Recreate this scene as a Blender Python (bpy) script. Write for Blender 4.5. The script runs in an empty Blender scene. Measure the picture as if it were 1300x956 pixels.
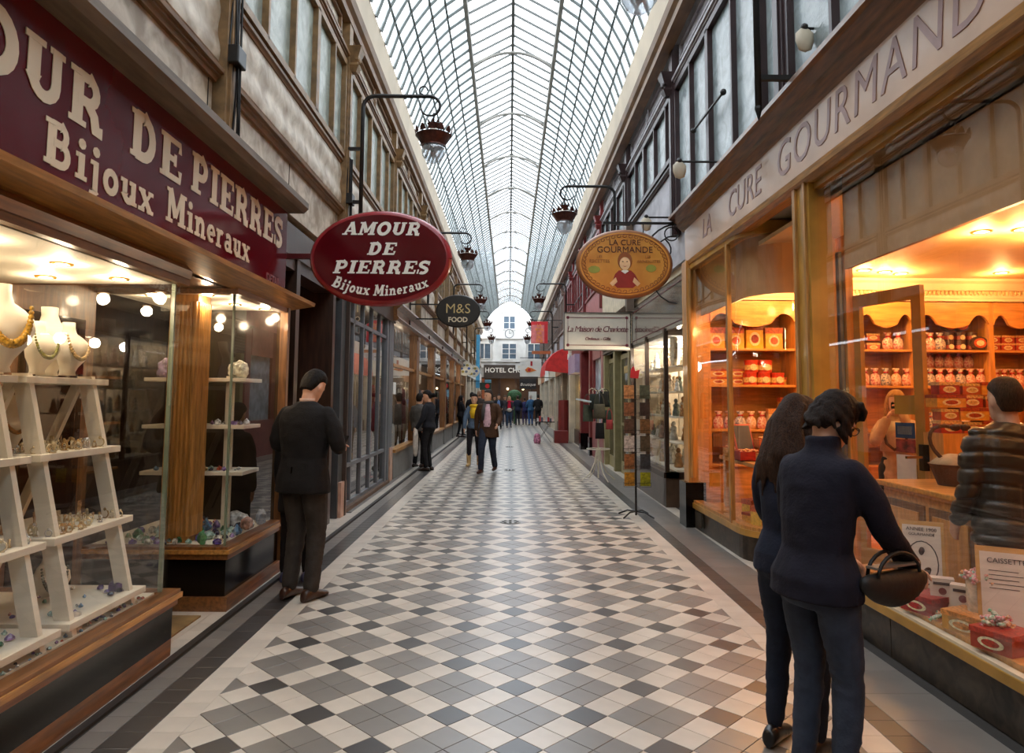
import bpy, bmesh, math, random
from mathutils import Vector, Matrix, noise
random.seed(7)
SC = bpy.context.scene
COL = SC.collection

# ------------------------------------------------------------ camera
FPX, CXP, CYP, EYE = 880.0, 650.0, 433.0, 1.55
ROLL, PITCH, YAW = 0.00698, 0.08279, -0.00395
cam_d = bpy.data.cameras.new('camera')
cam = bpy.data.objects.new('camera', cam_d)
COL.objects.link(cam)
_fw = Vector((-math.cos(PITCH)*math.sin(YAW), math.cos(PITCH)*math.cos(YAW), math.sin(PITCH)))
_rx = Vector((math.cos(YAW), math.sin(YAW), 0))
_dn = Vector((-math.sin(PITCH)*math.sin(YAW), math.sin(PITCH)*math.cos(YAW), -math.cos(PITCH)))
_r = _rx*math.cos(ROLL) - _dn*math.sin(ROLL)
_u = -(_rx*math.sin(ROLL) + _dn*math.cos(ROLL))
_b = -_fw
mw = Matrix(((_r.x, _u.x, _b.x, 0), (_r.y, _u.y, _b.y, 0), (_r.z, _u.z, _b.z, EYE), (0, 0, 0, 1)))
cam.matrix_world = mw
cam_d.sensor_width = 36.0
cam_d.lens = FPX/1300*36
cam_d.shift_y = -45/1300
cam_d.clip_start = 0.05
SC.camera = cam

# ------------------------------------------------------------ world and exposure
SC.view_settings.view_transform = 'Standard'
SC.view_settings.look = 'None'
SC.view_settings.gamma = 1.0
SC.view_settings.use_curve_mapping = False
SC.view_settings.exposure = 0.0
W = bpy.data.worlds.new('overcast_sky'); SC.world = W; W.use_nodes = True
_n = W.node_tree.nodes; _bg = _n['Background']
_tc = _n.new('ShaderNodeTexCoord'); _nz = _n.new('ShaderNodeTexNoise'); _nz.inputs['Scale'].default_value = 2.2; _nz.inputs['Detail'].default_value = 4
_rp = _n.new('ShaderNodeValToRGB')
_rp.color_ramp.elements[0].position = .3; _rp.color_ramp.elements[0].color = (.80, .89, 1.0, 1)
_rp.color_ramp.elements[1].position = .7; _rp.color_ramp.elements[1].color = (.97, .985, 1.0, 1)
_l = W.node_tree.links
_l.new(_tc.outputs['Generated'], _nz.inputs['Vector']); _l.new(_nz.outputs['Fac'], _rp.inputs['Fac']); _l.new(_rp.outputs['Color'], _bg.inputs['Color'])
_bg.inputs['Strength'].default_value = 5.6
SC.cycles.max_bounces = 7
SC.cycles.diffuse_bounces = 3
SC.cycles.glossy_bounces = 3
SC.cycles.transmission_bounces = 4
SC.cycles.transparent_max_bounces = 14
SC.cycles.caustics_reflective = False
SC.cycles.caustics_refractive = False
SC.cycles.sample_clamp_indirect = 4.0
SC.cycles.use_denoising = True

def lamp(name, loc, energy, color, size=.12, kind='POINT', rot=None, sy=None):
    d = bpy.data.lights.new(name, kind); d.energy = energy; d.color = color
    if kind == 'AREA':
        d.size = size
        if sy: d.shape = 'RECTANGLE'; d.size_y = sy
    else: d.shadow_soft_size = size
    if kind == 'SPOT': d.spot_size = math.radians(115); d.spot_blend = .8
    o = bpy.data.objects.new(name, d); o.location = loc
    if rot: o.rotation_euler = rot
    COL.objects.link(o); return o

# ------------------------------------------------------------ helpers
def rgb(r, g, b):
    f = lambda c: ((c/255+.055)/1.055)**2.4 if c/255 > .04045 else c/255/12.92
    return (f(r), f(g), f(b), 1)

def T(o, label=None, cat=None, group=None, kind=None):
    if label: o['label'] = label
    if cat: o['category'] = cat
    if group: o['group'] = group
    if kind: o['kind'] = kind
    return o

def E(name, loc=(0, 0, 0), rz=0, label=None, cat=None, group=None, kind=None, parent=None):
    o = bpy.data.objects.new(name, None); o.location = loc; o.rotation_euler = (0, 0, rz); o.empty_display_size = .1
    COL.objects.link(o)
    if parent: o.parent = parent
    return T(o, label, cat, group, kind)

def wloc(o):
    l = Vector((0, 0, 0))
    while o is not None:
        l += o.location; o = o.parent
    return l

class MB:
    def __init__(s): s.v = []; s.f = []; s.m = []; s.cur = 0
    def mi(s, i): s.cur = i; return s
    def add(s, vs, fs):
        b = len(s.v); s.v += [tuple(v) for v in vs]; s.f += [tuple(b+i for i in f) for f in fs]; s.m += [s.cur]*len(fs); return s
    def box(s, x0, x1, y0, y1, z0, z1):
        return s.add([(x0,y0,z0),(x1,y0,z0),(x1,y1,z0),(x0,y1,z0),(x0,y0,z1),(x1,y0,z1),(x1,y1,z1),(x0,y1,z1)],
                     [(0,3,2,1),(4,5,6,7),(0,1,5,4),(1,2,6,5),(2,3,7,6),(3,0,4,7)])
    def bar(s, a, b, w, h, up=(0, 0, 1)):
        a, b, up = Vector(a), Vector(b), Vector(up); d = (b-a).normalized()
        sd = d.cross(up)
        if sd.length < 1e-4: sd = d.cross(Vector((0, 1, 0)))
        sd.normalize(); u = sd.cross(d)
        r = []
        for p in (a, b):
            for i, j in ((-1,-1),(1,-1),(1,1),(-1,1)): r.append(p+sd*(i*w/2)+u*(j*h/2))
        return s.add(r, [(3,2,1,0),(4,5,6,7),(0,1,5,4),(1,2,6,5),(2,3,7,6),(3,0,4,7)])
    def prism(s, pts, axis, a, b):
        def P(p, q): return (q, p[0], p[1]) if axis == 'x' else (p[0], q, p[1]) if axis == 'y' else (p[0], p[1], q)
        n = len(pts)
        return s.add([P(p, a) for p in pts]+[P(p, b) for p in pts],
                     [tuple(range(n))[::-1], tuple(range(n, 2*n))]+[(i, (i+1) % n, n+(i+1) % n, n+i) for i in range(n)])
    def loft(s, rings, cap=True, closed=False):
        n = len(rings[0]); vs = [p for r in rings for p in r]; k = len(rings)
        fs = [(i*n+j, i*n+(j+1) % n, (i+1) % k*n+(j+1) % n, (i+1) % k*n+j) for i in range(k if closed else k-1) for j in range(n)]
        if cap and not closed: fs += [tuple(range(n))[::-1], tuple(range((k-1)*n, k*n))]
        return s.add(vs, fs)
    def tube(s, pts, r, n=8, cap=True, flat=None):
        pts = [Vector(p) for p in pts]; k = len(pts); rr = r if isinstance(r, (list, tuple)) else [r]*k
        ref = None; rings = []
        for i, p in enumerate(pts):
            d = (pts[min(i+1, k-1)]-pts[max(i-1, 0)])
            if d.length < 1e-9: d = Vector((0, 0, 1))
            d.normalize()
            if ref is None:
                ref = Vector((0, 0, 1)) if abs(d.z) < .9 else Vector((1, 0, 0))
            a = ref-d*ref.dot(d)
            if a.length < 1e-6: a = d.orthogonal()
            a.normalize(); b = d.cross(a); ref = a
            fl = flat if flat else 1
            rings.append([p+a*(math.cos(2*math.pi*j/n)*rr[i])+b*(math.sin(2*math.pi*j/n)*rr[i]*fl) for j in range(n)])
        return s.loft(rings, cap)
    def lathe(s, prof, c=(0, 0, 0), n=16, a0=0, a1=2*math.pi, sx=1, sy=1):
        full = abs(a1-a0-2*math.pi) < 1e-6
        m = n if full else n+1
        rings = [[(c[0]+r*math.cos(a0+(a1-a0)*j/n)*sx, c[1]+r*math.sin(a0+(a1-a0)*j/n)*sy, c[2]+z) for j in range(m)] for r, z in prof]
        return s.loft(rings, True)
    def ell(s, c, r, n=12, m=8, M=None):
        c = Vector(c); rings = []
        if not isinstance(r, (list, tuple)): r = (r, r, r)
        for i in range(m+1):
            t = math.pi*i/m; st = max(math.sin(t), .02); ct = -math.cos(t)
            ring = []
            for j in range(n):
                p = Vector((r[0]*st*math.cos(2*math.pi*j/n), r[1]*st*math.sin(2*math.pi*j/n), r[2]*ct))
                ring.append(c+(M @ p if M else p))
            rings.append(ring)
        return s.loft(rings)
    def sheet(s, a, b, c, d): return s.add([a, b, c, d], [(0, 1, 2, 3)])
    def mesh(s, name, mats, off=(0, 0, 0), smooth=False, recalc=True):
        me = bpy.data.meshes.new(name); ox, oy, oz = off
        me.from_pydata([(x-ox, y-oy, z-oz) for x, y, z in s.v], [], s.f)
        if not isinstance(mats, (list, tuple)): mats = [mats]
        for m in mats: me.materials.append(m)
        if len(mats) > 1: me.polygons.foreach_set('material_index', s.m)
        if recalc:
            bm = bmesh.new(); bm.from_mesh(me); bmesh.ops.recalc_face_normals(bm, faces=bm.faces); bm.to_mesh(me); bm.free()
        if smooth:
            me.polygons.foreach_set('use_smooth', [True]*len(me.polygons))
        me.update(); return me
    def build(s, name, mats, parent=None, loc=None, smooth=False, bevel=0, label=None, cat=None, group=None, kind=None, recalc=True):
        """vertices are world coordinates; the object's origin goes to loc (or the parent's place)"""
        pl = wloc(parent) if parent else Vector((0, 0, 0))
        off = Vector(loc) if loc is not None else pl
        o = bpy.data.objects.new(name, s.mesh(name, mats, off, smooth, recalc))
        o.location = off-pl
        COL.objects.link(o)
        if parent: o.parent = parent
        if smooth == 'auto': autosmooth(o)
        if bevel:
            b = o.modifiers.new('bevel', 'BEVEL'); b.width = bevel; b.segments = 2; b.limit_method = 'ANGLE'
        return T(o, label, cat, group, kind)

def autosmooth(o):
    me = o.data
    bm = bmesh.new(); bm.from_mesh(me)
    for e in bm.edges:
        e.smooth = not (len(e.link_faces) == 2 and e.calc_face_angle(0) > .6)
    bm.to_mesh(me); bm.free()

def inst(o, name, loc, parent=None, rot=None, scale=None):
    """copy sharing mesh data"""
    c = bpy.data.objects.new(name, o.data if hasattr(o, 'data') else o)
    c.location = loc
    if rot: c.rotation_euler = rot
    if scale: c.scale = scale if isinstance(scale, (tuple, list)) else (scale,)*3
    COL.objects.link(c)
    if parent: c.parent = parent
    return c

def copy_tree(o, loc=None, rz=None, parent=None):
    c = o.copy(); COL.objects.link(c); c.parent = parent
    if loc is not None: c.location = loc
    if rz is not None: c.rotation_euler.z = rz
    for ch in list(o.children): copy_tree(ch, parent=c)
    return c

# ------------------------------------------------------------ materials
MATS = {}
def mat(name, c=(.5, .5, .5, 1), rough=.55, metal=0, var=.12, scale=6, bump=0, bscale=60, spec=.5, emit=None, es=1,
        stretch=(1, 1, 1), c2=None, island=0, sheen=0, coat=0, trans=0, dist=0):
    if name in MATS: return MATS[name]
    m = bpy.data.materials.new(name); m.use_nodes = True; N = m.node_tree.nodes; L = m.node_tree.links
    p = N['Principled BSDF']
    p.inputs['Roughness'].default_value = rough; p.inputs['Metallic'].default_value = metal
    p.inputs['Specular IOR Level'].default_value = spec
    if coat: p.inputs['Coat Weight'].default_value = coat; p.inputs['Coat Roughness'].default_value = .08
    if sheen: p.inputs['Sheen Weight'].default_value = sheen
    tc = N.new('ShaderNodeTexCoord'); mp = N.new('ShaderNodeMapping'); mp.inputs['Scale'].default_value = stretch
    L.new(tc.outputs['Object'], mp.inputs['Vector'])
    nz = N.new('ShaderNodeTexNoise'); nz.inputs['Scale'].default_value = scale; nz.inputs['Detail'].default_value = 5
    nz.inputs['Distortion'].default_value = dist
    L.new(mp.outputs['Vector'], nz.inputs['Vector'])
    rp = N.new('ShaderNodeValToRGB'); rp.color_ramp.elements[0].position = .32; rp.color_ramp.elements[1].position = .68
    a = c2 if c2 else tuple(x*(1-var*1.6) for x in c[:3])+(1,)
    rp.color_ramp.elements[0].color = a
    rp.color_ramp.elements[1].color = c if c2 else tuple(min(1, x*(1+var)) for x in c[:3])+(1,)
    L.new(nz.outputs['Fac'], rp.inputs['Fac'])
    out = rp.outputs['Color']
    if island:
        g = N.new('ShaderNodeNewGeometry'); oi = N.new('ShaderNodeObjectInfo'); ad = N.new('ShaderNodeMath'); ad.operation = 'ADD'
        fr = N.new('ShaderNodeMath'); fr.operation = 'FRACT'
        L.new(g.outputs['Random Per Island'], ad.inputs[0]); L.new(oi.outputs['Random'], ad.inputs[1]); L.new(ad.outputs[0], fr.inputs[0])
        mr = N.new('ShaderNodeMapRange'); mr.inputs['To Min'].default_value = 1-island; mr.inputs['To Max'].default_value = 1+island
        L.new(fr.outputs[0], mr.inputs['Value'])
        mx = N.new('ShaderNodeVectorMath'); mx.operation = 'SCALE'
        L.new(out, mx.inputs[0]); L.new(mr.outputs['Result'], mx.inputs['Scale']); out = mx.outputs['Vector']
    L.new(out, p.inputs['Base Color'])
    if bump:
        bz = N.new('ShaderNodeTexNoise'); bz.inputs['Scale'].default_value = bscale; bz.inputs['Detail'].default_value = 3
        L.new(mp.outputs['Vector'], bz.inputs['Vector'])
        bp = N.new('ShaderNodeBump'); bp.inputs['Strength'].default_value = bump; bp.inputs['Distance'].default_value = .01
        L.new(bz.outputs['Fac'], bp.inputs['Height']); L.new(bp.outputs['Normal'], p.inputs['Normal'])
    if emit:
        p.inputs['Emission Color'].default_value = emit; p.inputs['Emission Strength'].default_value = es
    if trans: p.inputs['Transmission Weight'].default_value = trans
    MATS[name] = m; return m

def glass(name, tint=(1, 1, 1, 1), refl=1.0, dirt=0.0, dcol=(.8, .85, .9, 1), dscale=3, rough=0.0, ior=1.5):
    """thin pane: transparent + Fresnel reflection, optionally a film of dirt that scatters light"""
    if name in MATS: return MATS[name]
    m = bpy.data.materials.new(name); m.use_nodes = True; N = m.node_tree.nodes; L = m.node_tree.links
    N.remove(N['Principled BSDF']); out = N['Material Output']
    tr = N.new('ShaderNodeBsdfTransparent'); tr.inputs['Color'].default_value = tint
    gl = N.new('ShaderNodeBsdfGlossy'); gl.inputs['Roughness'].default_value = rough
    ge = N.new('ShaderNodeNewGeometry'); dt = N.new('ShaderNodeVectorMath'); dt.operation = 'DOT_PRODUCT'
    L.new(ge.outputs['Incoming'], dt.inputs[0]); L.new(ge.outputs['Normal'], dt.inputs[1])
    ab = N.new('ShaderNodeMath'); ab.operation = 'ABSOLUTE'; L.new(dt.outputs['Value'], ab.inputs[0])
    om = N.new('ShaderNodeMath'); om.operation = 'SUBTRACT'; om.inputs[0].default_value = 1; L.new(ab.outputs[0], om.inputs[1])
    pw = N.new('ShaderNodeMath'); pw.operation = 'POWER'; pw.inputs[1].default_value = 4.2; L.new(om.outputs[0], pw.inputs[0])
    ml = N.new('ShaderNodeMath'); ml.operation = 'MULTIPLY_ADD'; ml.inputs[1].default_value = min(1, .9*refl); ml.inputs[2].default_value = .06*refl; ml.use_clamp = True
    L.new(pw.outputs[0], ml.inputs[0])
    mx = N.new('ShaderNodeMixShader'); L.new(ml.outputs[0], mx.inputs[0])
    base = tr.outputs[0]
    if dirt:
        tl = N.new('ShaderNodeBsdfTranslucent'); tl.inputs['Color'].default_value = dcol
        df = N.new('ShaderNodeBsdfDiffuse'); df.inputs['Color'].default_value = dcol
        m1 = N.new('ShaderNodeMixShader'); m1.inputs[0].default_value = .35; L.new(tl.outputs[0], m1.inputs[1]); L.new(df.outputs[0], m1.inputs[2])
        tc = N.new('ShaderNodeTexCoord'); nz = N.new('ShaderNodeTexNoise'); nz.inputs['Scale'].default_value = dscale; nz.inputs['Detail'].default_value = 4
        L.new(tc.outputs['Object'], nz.inputs['Vector'])
        mr = N.new('ShaderNodeMapRange'); mr.inputs['From Min'].default_value = .35; mr.inputs['From Max'].default_value = .7
        mr.inputs['To Min'].default_value = dirt*.5; mr.inputs['To Max'].default_value = min(1, dirt*1.4)
        L.new(nz.outputs['Fac'], mr.inputs['Value'])
        m2 = N.new('ShaderNodeMixShader'); L.new(mr.outputs[0], m2.inputs[0]); L.new(base, m2.inputs[1]); L.new(m1.outputs[0], m2.inputs[2])
        base = m2.outputs[0]
    L.new(base, mx.inputs[1]); L.new(gl.outputs[0], mx.inputs[2]); L.new(mx.outputs[0], out.inputs['Surface'])
    MATS[name] = m; return m

def cloth(r, g, b, rough=.85, var=.15, bump=.25, bs=90): return mat('cloth_%d_%d_%d_%d' % (r, g, b, int(rough*100)), rgb(r, g, b), rough, var=var, scale=14, bump=bump, bscale=bs, spec=.25)

M_wood_gold = mat('wood_gold', rgb(176, 124, 62), .38, var=.25, scale=5, stretch=(9, 9, .8), coat=.25)
M_wood_goldh = mat('wood_gold_long', rgb(176, 124, 62), .38, var=.25, scale=5, stretch=(9, .8, 9), coat=.25)
M_wood_brown = mat('wood_brown', rgb(122, 80, 42), .42, var=.3, scale=5, stretch=(8, 8, .8), coat=.2)
M_wood_brownh = mat('wood_brown_long', rgb(120, 76, 38), .38, var=.3, scale=5, stretch=(8, .8, 8), coat=.3)
M_wood_dark = mat('wood_dark', rgb(58, 38, 26), .4, var=.3, scale=4, stretch=(6, 6, .8), coat=.2)
M_wood_honey = mat('wood_honey', rgb(214, 150, 76), .35, var=.18, scale=5, stretch=(6, 6, .7), coat=.3)
M_wood_honeyh = mat('wood_honey_long', rgb(214, 150, 76), .35, var=.18, scale=5, stretch=(.7, 6, 6), coat=.3)
M_ochre = mat('ochre_frame', rgb(178, 130, 52), .35, var=.15, scale=4, coat=.3)
M_blackpanel = mat('black_gloss_panel', rgb(12, 9, 8), .16, var=.1, scale=3, spec=.28)
M_granite = mat('granite_plinth', rgb(74, 62, 50), .3, var=.5, scale=9, c2=rgb(30, 24, 20), dist=1.2)
M_greypanel = mat('grey_plinth', rgb(118, 116, 112), .5, var=.12, scale=4)
M_pinkstone = mat('pink_stone', rgb(188, 150, 130), .5, var=.15, scale=8)
M_cream = mat('cream_plaster', rgb(208, 194, 172), .7, var=.14, scale=2.5, bump=.1, bscale=30)
M_creamdirt = mat('stained_cream_marble', rgb(204, 190, 168), .5, c2=rgb(140, 120, 96), scale=5.5, dist=.5, bump=.05, bscale=24)
M_white = mat('white_plaster', rgb(226, 224, 218), .75, var=.07, scale=2)
M_gutter = mat('painted_gutter_board', rgb(196, 178, 152), .6, var=.1, scale=1.2)
M_ironbrown = mat('brown_moulding', rgb(120, 88, 56), .5, var=.2, scale=7, stretch=(1, .4, 1))
M_iron = mat('dark_iron', rgb(34, 30, 28), .42, metal=.3, var=.2, scale=20)
M_steel = mat('grey_painted_iron', rgb(104, 106, 110), .4, var=.08, scale=9)
M_roofiron = mat('roof_iron', rgb(84, 88, 84), .5, var=.15, scale=9)
M_lantiron = mat('lantern_edge_iron', rgb(128, 126, 118), .55, var=.15, scale=9)
M_frost = mat('frosted_glass', rgb(146, 152, 140), .22, var=.2, scale=5, bump=.25, bscale=70, spec=.25, dist=1)
M_frostR = mat('frosted_glass_grey', rgb(142, 152, 152), .18, var=.25, scale=4, bump=.3, bscale=50, spec=.4, dist=1)
M_purple = mat('aubergine_frame', rgb(54, 34, 34), .4, var=.15, scale=7)
M_red = mat('oxblood_paint', rgb(118, 36, 34), .45, var=.15, scale=3)
M_redaw = mat('red_awning_cloth', rgb(196, 42, 40), .75, var=.15, scale=6, bump=.1)
M_burg = mat('burgundy_gloss_sign', rgb(88, 10, 20), .12, var=.06, scale=2, spec=.5)
M_letter = mat('cream_lettering', rgb(216, 198, 168), .45, var=.05, scale=3)
M_letterw = mat('white_lettering', rgb(245, 240, 228), .45, var=.03, scale=3)
M_tl = mat('floor_tile_light', rgb(188, 177, 163), .33, var=.07, scale=5, island=.07, spec=1.0)
M_tg = mat('floor_tile_grey', rgb(112, 106, 100), .33, var=.08, scale=5, island=.08, spec=1.0)
M_td = mat('floor_tile_dark', rgb(52, 48, 46), .33, var=.1, scale=5, island=.1, spec=1.0)
M_grout = mat('grout', rgb(44, 38, 33), .8)
M_displaywhite = mat('white_display_board', rgb(228, 216, 196), .5, var=.05)
M_brass = mat('brass', rgb(200, 150, 70), .25, metal=.9, var=.08)
M_chrome = mat('chrome', rgb(200, 200, 200), .15, metal=1, var=.03)
M_emitw = mat('lit_downlight', (1, 1, 1, 1), emit=(1, .86, .66, 1), es=14)
M_emito = mat('lit_downlight_warm', (1, 1, 1, 1), emit=(1, .72, .42, 1), es=14)
M_glass = glass('shop_glass', (.97, .98, .97, 1), 1.15)
M_glassdark = glass('grey_framed_glass', (.75, .78, .78, 1), 2.6)
M_roofglass = glass('roof_side_glass', (.84, .90, .93, 1), .7, dirt=.5, dcol=(.78, .86, .90, 1), dscale=5)
M_lantglass = glass('roof_lantern_glass', (.97, .98, 1, 1), .5, dirt=.12)
M_clearglass = glass('lamp_glass', (.86, .88, .9, 1), 3.2, dirt=.34)

# ------------------------------------------------------------ lettering
def text(s, size, m, parent, loc, R, ext=.003, shear=0, spacing=1.0, bold=0, name='lettering', align='CENTER'):
    """flat lettering; R = 3x3 columns (right, up, out)"""
    cu = bpy.data.curves.new(name, 'FONT'); cu.body = s; cu.size = size; cu.extrude = ext; cu.align_x = align; cu.align_y = 'CENTER'
    cu.shear = shear; cu.space_character = spacing; cu.offset = bold; cu.resolution_u = 3
    t = bpy.data.objects.new(name, cu); COL.objects.link(t)
    bpy.context.view_layer.update()
    me = bpy.data.meshes.new_from_object(t.evaluated_get(bpy.context.evaluated_depsgraph_get()))
    bpy.data.objects.remove(t); bpy.data.curves.remove(cu)
    me.materials.clear(); me.materials.append(m)
    M4 = Matrix.Translation(Vector(loc)-(wloc(parent) if parent else Vector((0, 0, 0)))) @ R.to_4x4()
    me.transform(M4)
    o = bpy.data.objects.new(name, me); COL.objects.link(o)
    if parent: o.parent = parent
    return o

R_FRONT = Matrix(((1, 0, 0), (0, 0, -1), (0, 1, 0)))           # faces -Y (to the camera)
R_LEFT = Matrix(((0, 0, 1), (1, 0, 0), (0, 1, 0)))             # on the left wall, faces +X, reads along +Y
R_RIGHT = Matrix(((0, 0, -1), (-1, 0, 0), (0, 1, 0)))          # on the right wall, faces -X, reads along -Y
def arc(cx, cy, rx, ry, a0, a1, n=9): return [(cx+rx*math.cos(math.radians(a0+(a1-a0)*i/n)), cy+ry*math.sin(math.radians(a0+(a1-a0)*i/n))) for i in range(n+1)]
GL = {
 'A': (.96, [([(.16,.03),(.46,1)],.13), ([(.46,1),(.78,.03)],.26), ([(.26,.3),(.66,.3)],.12)], [(0,.34,0),(.58,.98,0)]),
 'M': (1.16, [([(.2,0),(.2,1)],.15), ([(.22,1),(.56,.2)],.24), ([(.56,.2),(.88,1)],.14), ([(.92,0),(.92,1)],.26)], [(.02,.38,0),(.7,1.14,0),(.02,.3,1),(.86,1.14,1)]),
 'O': (.94, [(arc(.47,.5,.33,.43,0,360,20),.24)], []),
 'U': (.96, [([(.24,1),(.24,.36)]+arc(.48,.36,.24,.27,180,360,8)+[(.72,1)],.2), ([(.24,1),(.24,.3)],.26)], [(.04,.46,1),(.56,.9,1)]),
 'R': (.98, [([(.24,0),(.24,1)],.26), ([(.24,.92),(.5,.92)]+arc(.5,.7,.2,.22,90,-90,7)+[(.24,.48)],.19), ([(.48,.48),(.66,.3),(.72,.07),(.9,.07)],.22)], [(.03,.46,0),(.03,.3,1)]),
 'D': (.96, [([(.24,0),(.24,1)],.26), ([(.2,.92),(.44,.92)]+arc(.44,.5,.3,.42,90,-90,9)+[(.2,.08)],.22)], [(.03,.3,0),(.03,.3,1)]),
 'E': (.86, [([(.24,0),(.24,1)],.26), ([(.2,.93),(.76,.93),(.76,.72)],.13), ([(.3,.5),(.58,.5)],.14), ([(.58,.36),(.58,.64)],.1), ([(.2,.07),(.78,.07),(.78,.3)],.14)], [(.03,.3,0),(.03,.3,1)]),
 'P': (.9, [([(.24,0),(.24,1)],.26), ([(.24,.92),(.5,.92)]+arc(.5,.68,.22,.24,90,-90,7)+[(.24,.44)],.2)], [(.03,.5,0),(.03,.3,1)]),
 'I': (.52, [([(.26,0),(.26,1)],.26)], [(.03,.49,0),(.03,.49,1)]),
 'S': (.8, [([(.66,.9)]+arc(.4,.73,.24,.2,50,250,8)[0:]+[(.42,.5)]+arc(.4,.27,.24,.2,70,-130,8),.22), ([(.68,.68),(.68,.98)],.1), ([(.1,.02),(.1,.34)],.1)], []),
 'B': (.92, [([(.24,0),(.24,1)],.26), ([(.24,.93),(.5,.93)]+arc(.5,.73,.17,.2,90,-90,7)+[(.3,.53)],.17), ([(.3,.53),(.54,.53)]+arc(.54,.3,.2,.23,90,-90,7)+[(.24,.07)],.18)], [(.03,.3,0),(.03,.3,1)]),
 'T': (.9, [([(.45,0),(.45,1)],.24), ([(.08,.72),(.08,.93),(.82,.93),(.82,.72)],.13)], [(.22,.68,0)]),
 'L': (.8, [([(.24,0),(.24,1)],.25), ([(.2,.07),(.74,.07),(.74,.32)],.13)], [(.03,.48,1),(.03,.3,0)]),
 'i': (.46, [([(.23,0),(.23,.62)],.2), (arc(.22,.84,.06,.06,0,360,8),.13)], [(.04,.42,0),(.04,.24,.62)]),
 'j': (.44, [([(.24,.62),(.24,-.1)]+arc(.1,-.1,.14,.12,0,-120,5),.18), (arc(.23,.84,.06,.06,0,360,8),.13)], [(.04,.26,.62)]),
 'o': (.66, [(arc(.33,.31,.21,.25,0,360,16),.18)], []),
 'u': (.76, [([(.2,.62),(.2,.24)]+arc(.36,.24,.16,.18,180,350,6),.18), ([(.56,0),(.56,.62)],.19)], [(.02,.22,.62),(.38,.58,.62),(.56,.74,0)]),
 'x': (.7, [([(.14,.58),(.56,.04)],.2), ([(.56,.58),(.14,.04)],.1)], [(.0,.3,.62),(.44,.68,.62),(.0,.28,0),(.4,.7,0)]),
 'n': (.78, [([(.2,0),(.2,.62)],.19), ([(.24,.42)]+arc(.4,.4,.16,.17,160,0,6)+[(.56,0)],.18)], [(.02,.36,0),(.42,.74,0),(.02,.2,.62)]),
 'e': (.64, [([(.16,.32),(.5,.32)]+arc(.33,.32,.19,.24,0,310,14),.13), (arc(.33,.31,.2,.24,110,250,8),.18)], []),
 'r': (.58, [([(.2,0),(.2,.62)],.19), ([(.24,.42)]+arc(.4,.42,.14,.14,150,40,5),.16)], [(.02,.4,0),(.02,.2,.62)]),
 'a': (.68, [([(.16,.5)]+arc(.32,.44,.16,.13,150,0,6)+[(.5,0)],.17), (arc(.28,.19,.16,.14,0,360,12),.13)], [(.48,.66,0)]),
}
def ribbon(mb, pts, w, f3):
    n = len(pts); L = []
    for i, p in enumerate(pts):
        a = pts[max(i-1, 0)]; b = pts[min(i+1, n-1)]
        if n > 3 and pts[0] == pts[-1] or (n > 3 and abs(pts[0][0]-pts[-1][0])+abs(pts[0][1]-pts[-1][1]) < 1e-6):
            a = pts[i-1] if i > 0 else pts[-2]; b = pts[i+1] if i < n-1 else pts[1]
        dx, dy = b[0]-a[0], b[1]-a[1]; l = math.hypot(dx, dy) or 1
        k = 1.0
        if 0 < i < n-1:
            ax, ay = p[0]-a[0], p[1]-a[1]; l1 = math.hypot(ax, ay) or 1
            cs = (ax*dx+ay*dy)/(l1*l); k = 1/max(cs, .6)
        L.append(((p[0]-dy/l*w/2*k, p[1]+dx/l*w/2*k), (p[0]+dy/l*w/2*k, p[1]-dx/l*w/2*k)))
    for i in range(n-1):
        q = [L[i][0], L[i+1][0], L[i+1][1], L[i][1]]
        vs = [f3(x, y, 0) for x, y in q]+[f3(x, y, 1) for x, y in q]
        mb.add(vs, [(3, 2, 1, 0), (4, 5, 6, 7), (0, 1, 5, 4), (1, 2, 6, 5), (2, 3, 7, 6), (3, 0, 4, 7)])
def slab_text(s, h, m, parent, loc, R, ext=.002, shear=0, width=None, curve=None, gap=.04):
    """heavy slab-serif lettering. loc = centre of the baseline; width squeezes the line; curve = (radius) bends it upward at both ends"""
    tot = sum((GL[c][0]+gap) if c in GL else .42 for c in s)-gap
    sx = (width/(tot*h)) if width else 1
    mb = MB(); x = 0; R3 = R; q = [0]
    for c in s:
        if c not in GL: x += .42; continue
        w, st, se = GL[c]
        def f3(px, py, k, x0=x):
            X = ((x0+px-tot/2)+py*shear)*h*sx; Y = py*h
            if curve:
                a = ((x0+px-tot/2)*h*sx)/curve
                X, Y = (curve-Y)*math.sin(a)+py*shear*h*sx, curve-(curve-Y)*math.cos(a)
            return Vector(loc)+R3 @ Vector((X, Y, k*(ext+q[0]*.0003)))
        for pts, wd in st: ribbon(mb, pts, wd, f3); q[0] = (q[0]+1) % 9
        for x0, x1, yy in se:
            a, b = (0, .11) if yy == 0 else (yy-.11, yy)
            q[0] = (q[0]+1) % 9
            ribbon(mb, [(x0, (a+b)/2), ((x0+x1)/2, (a+b)/2), (x1, (a+b)/2)], .11, f3)
        x += w+gap
    return mb.build('lettering', m, parent)
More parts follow.
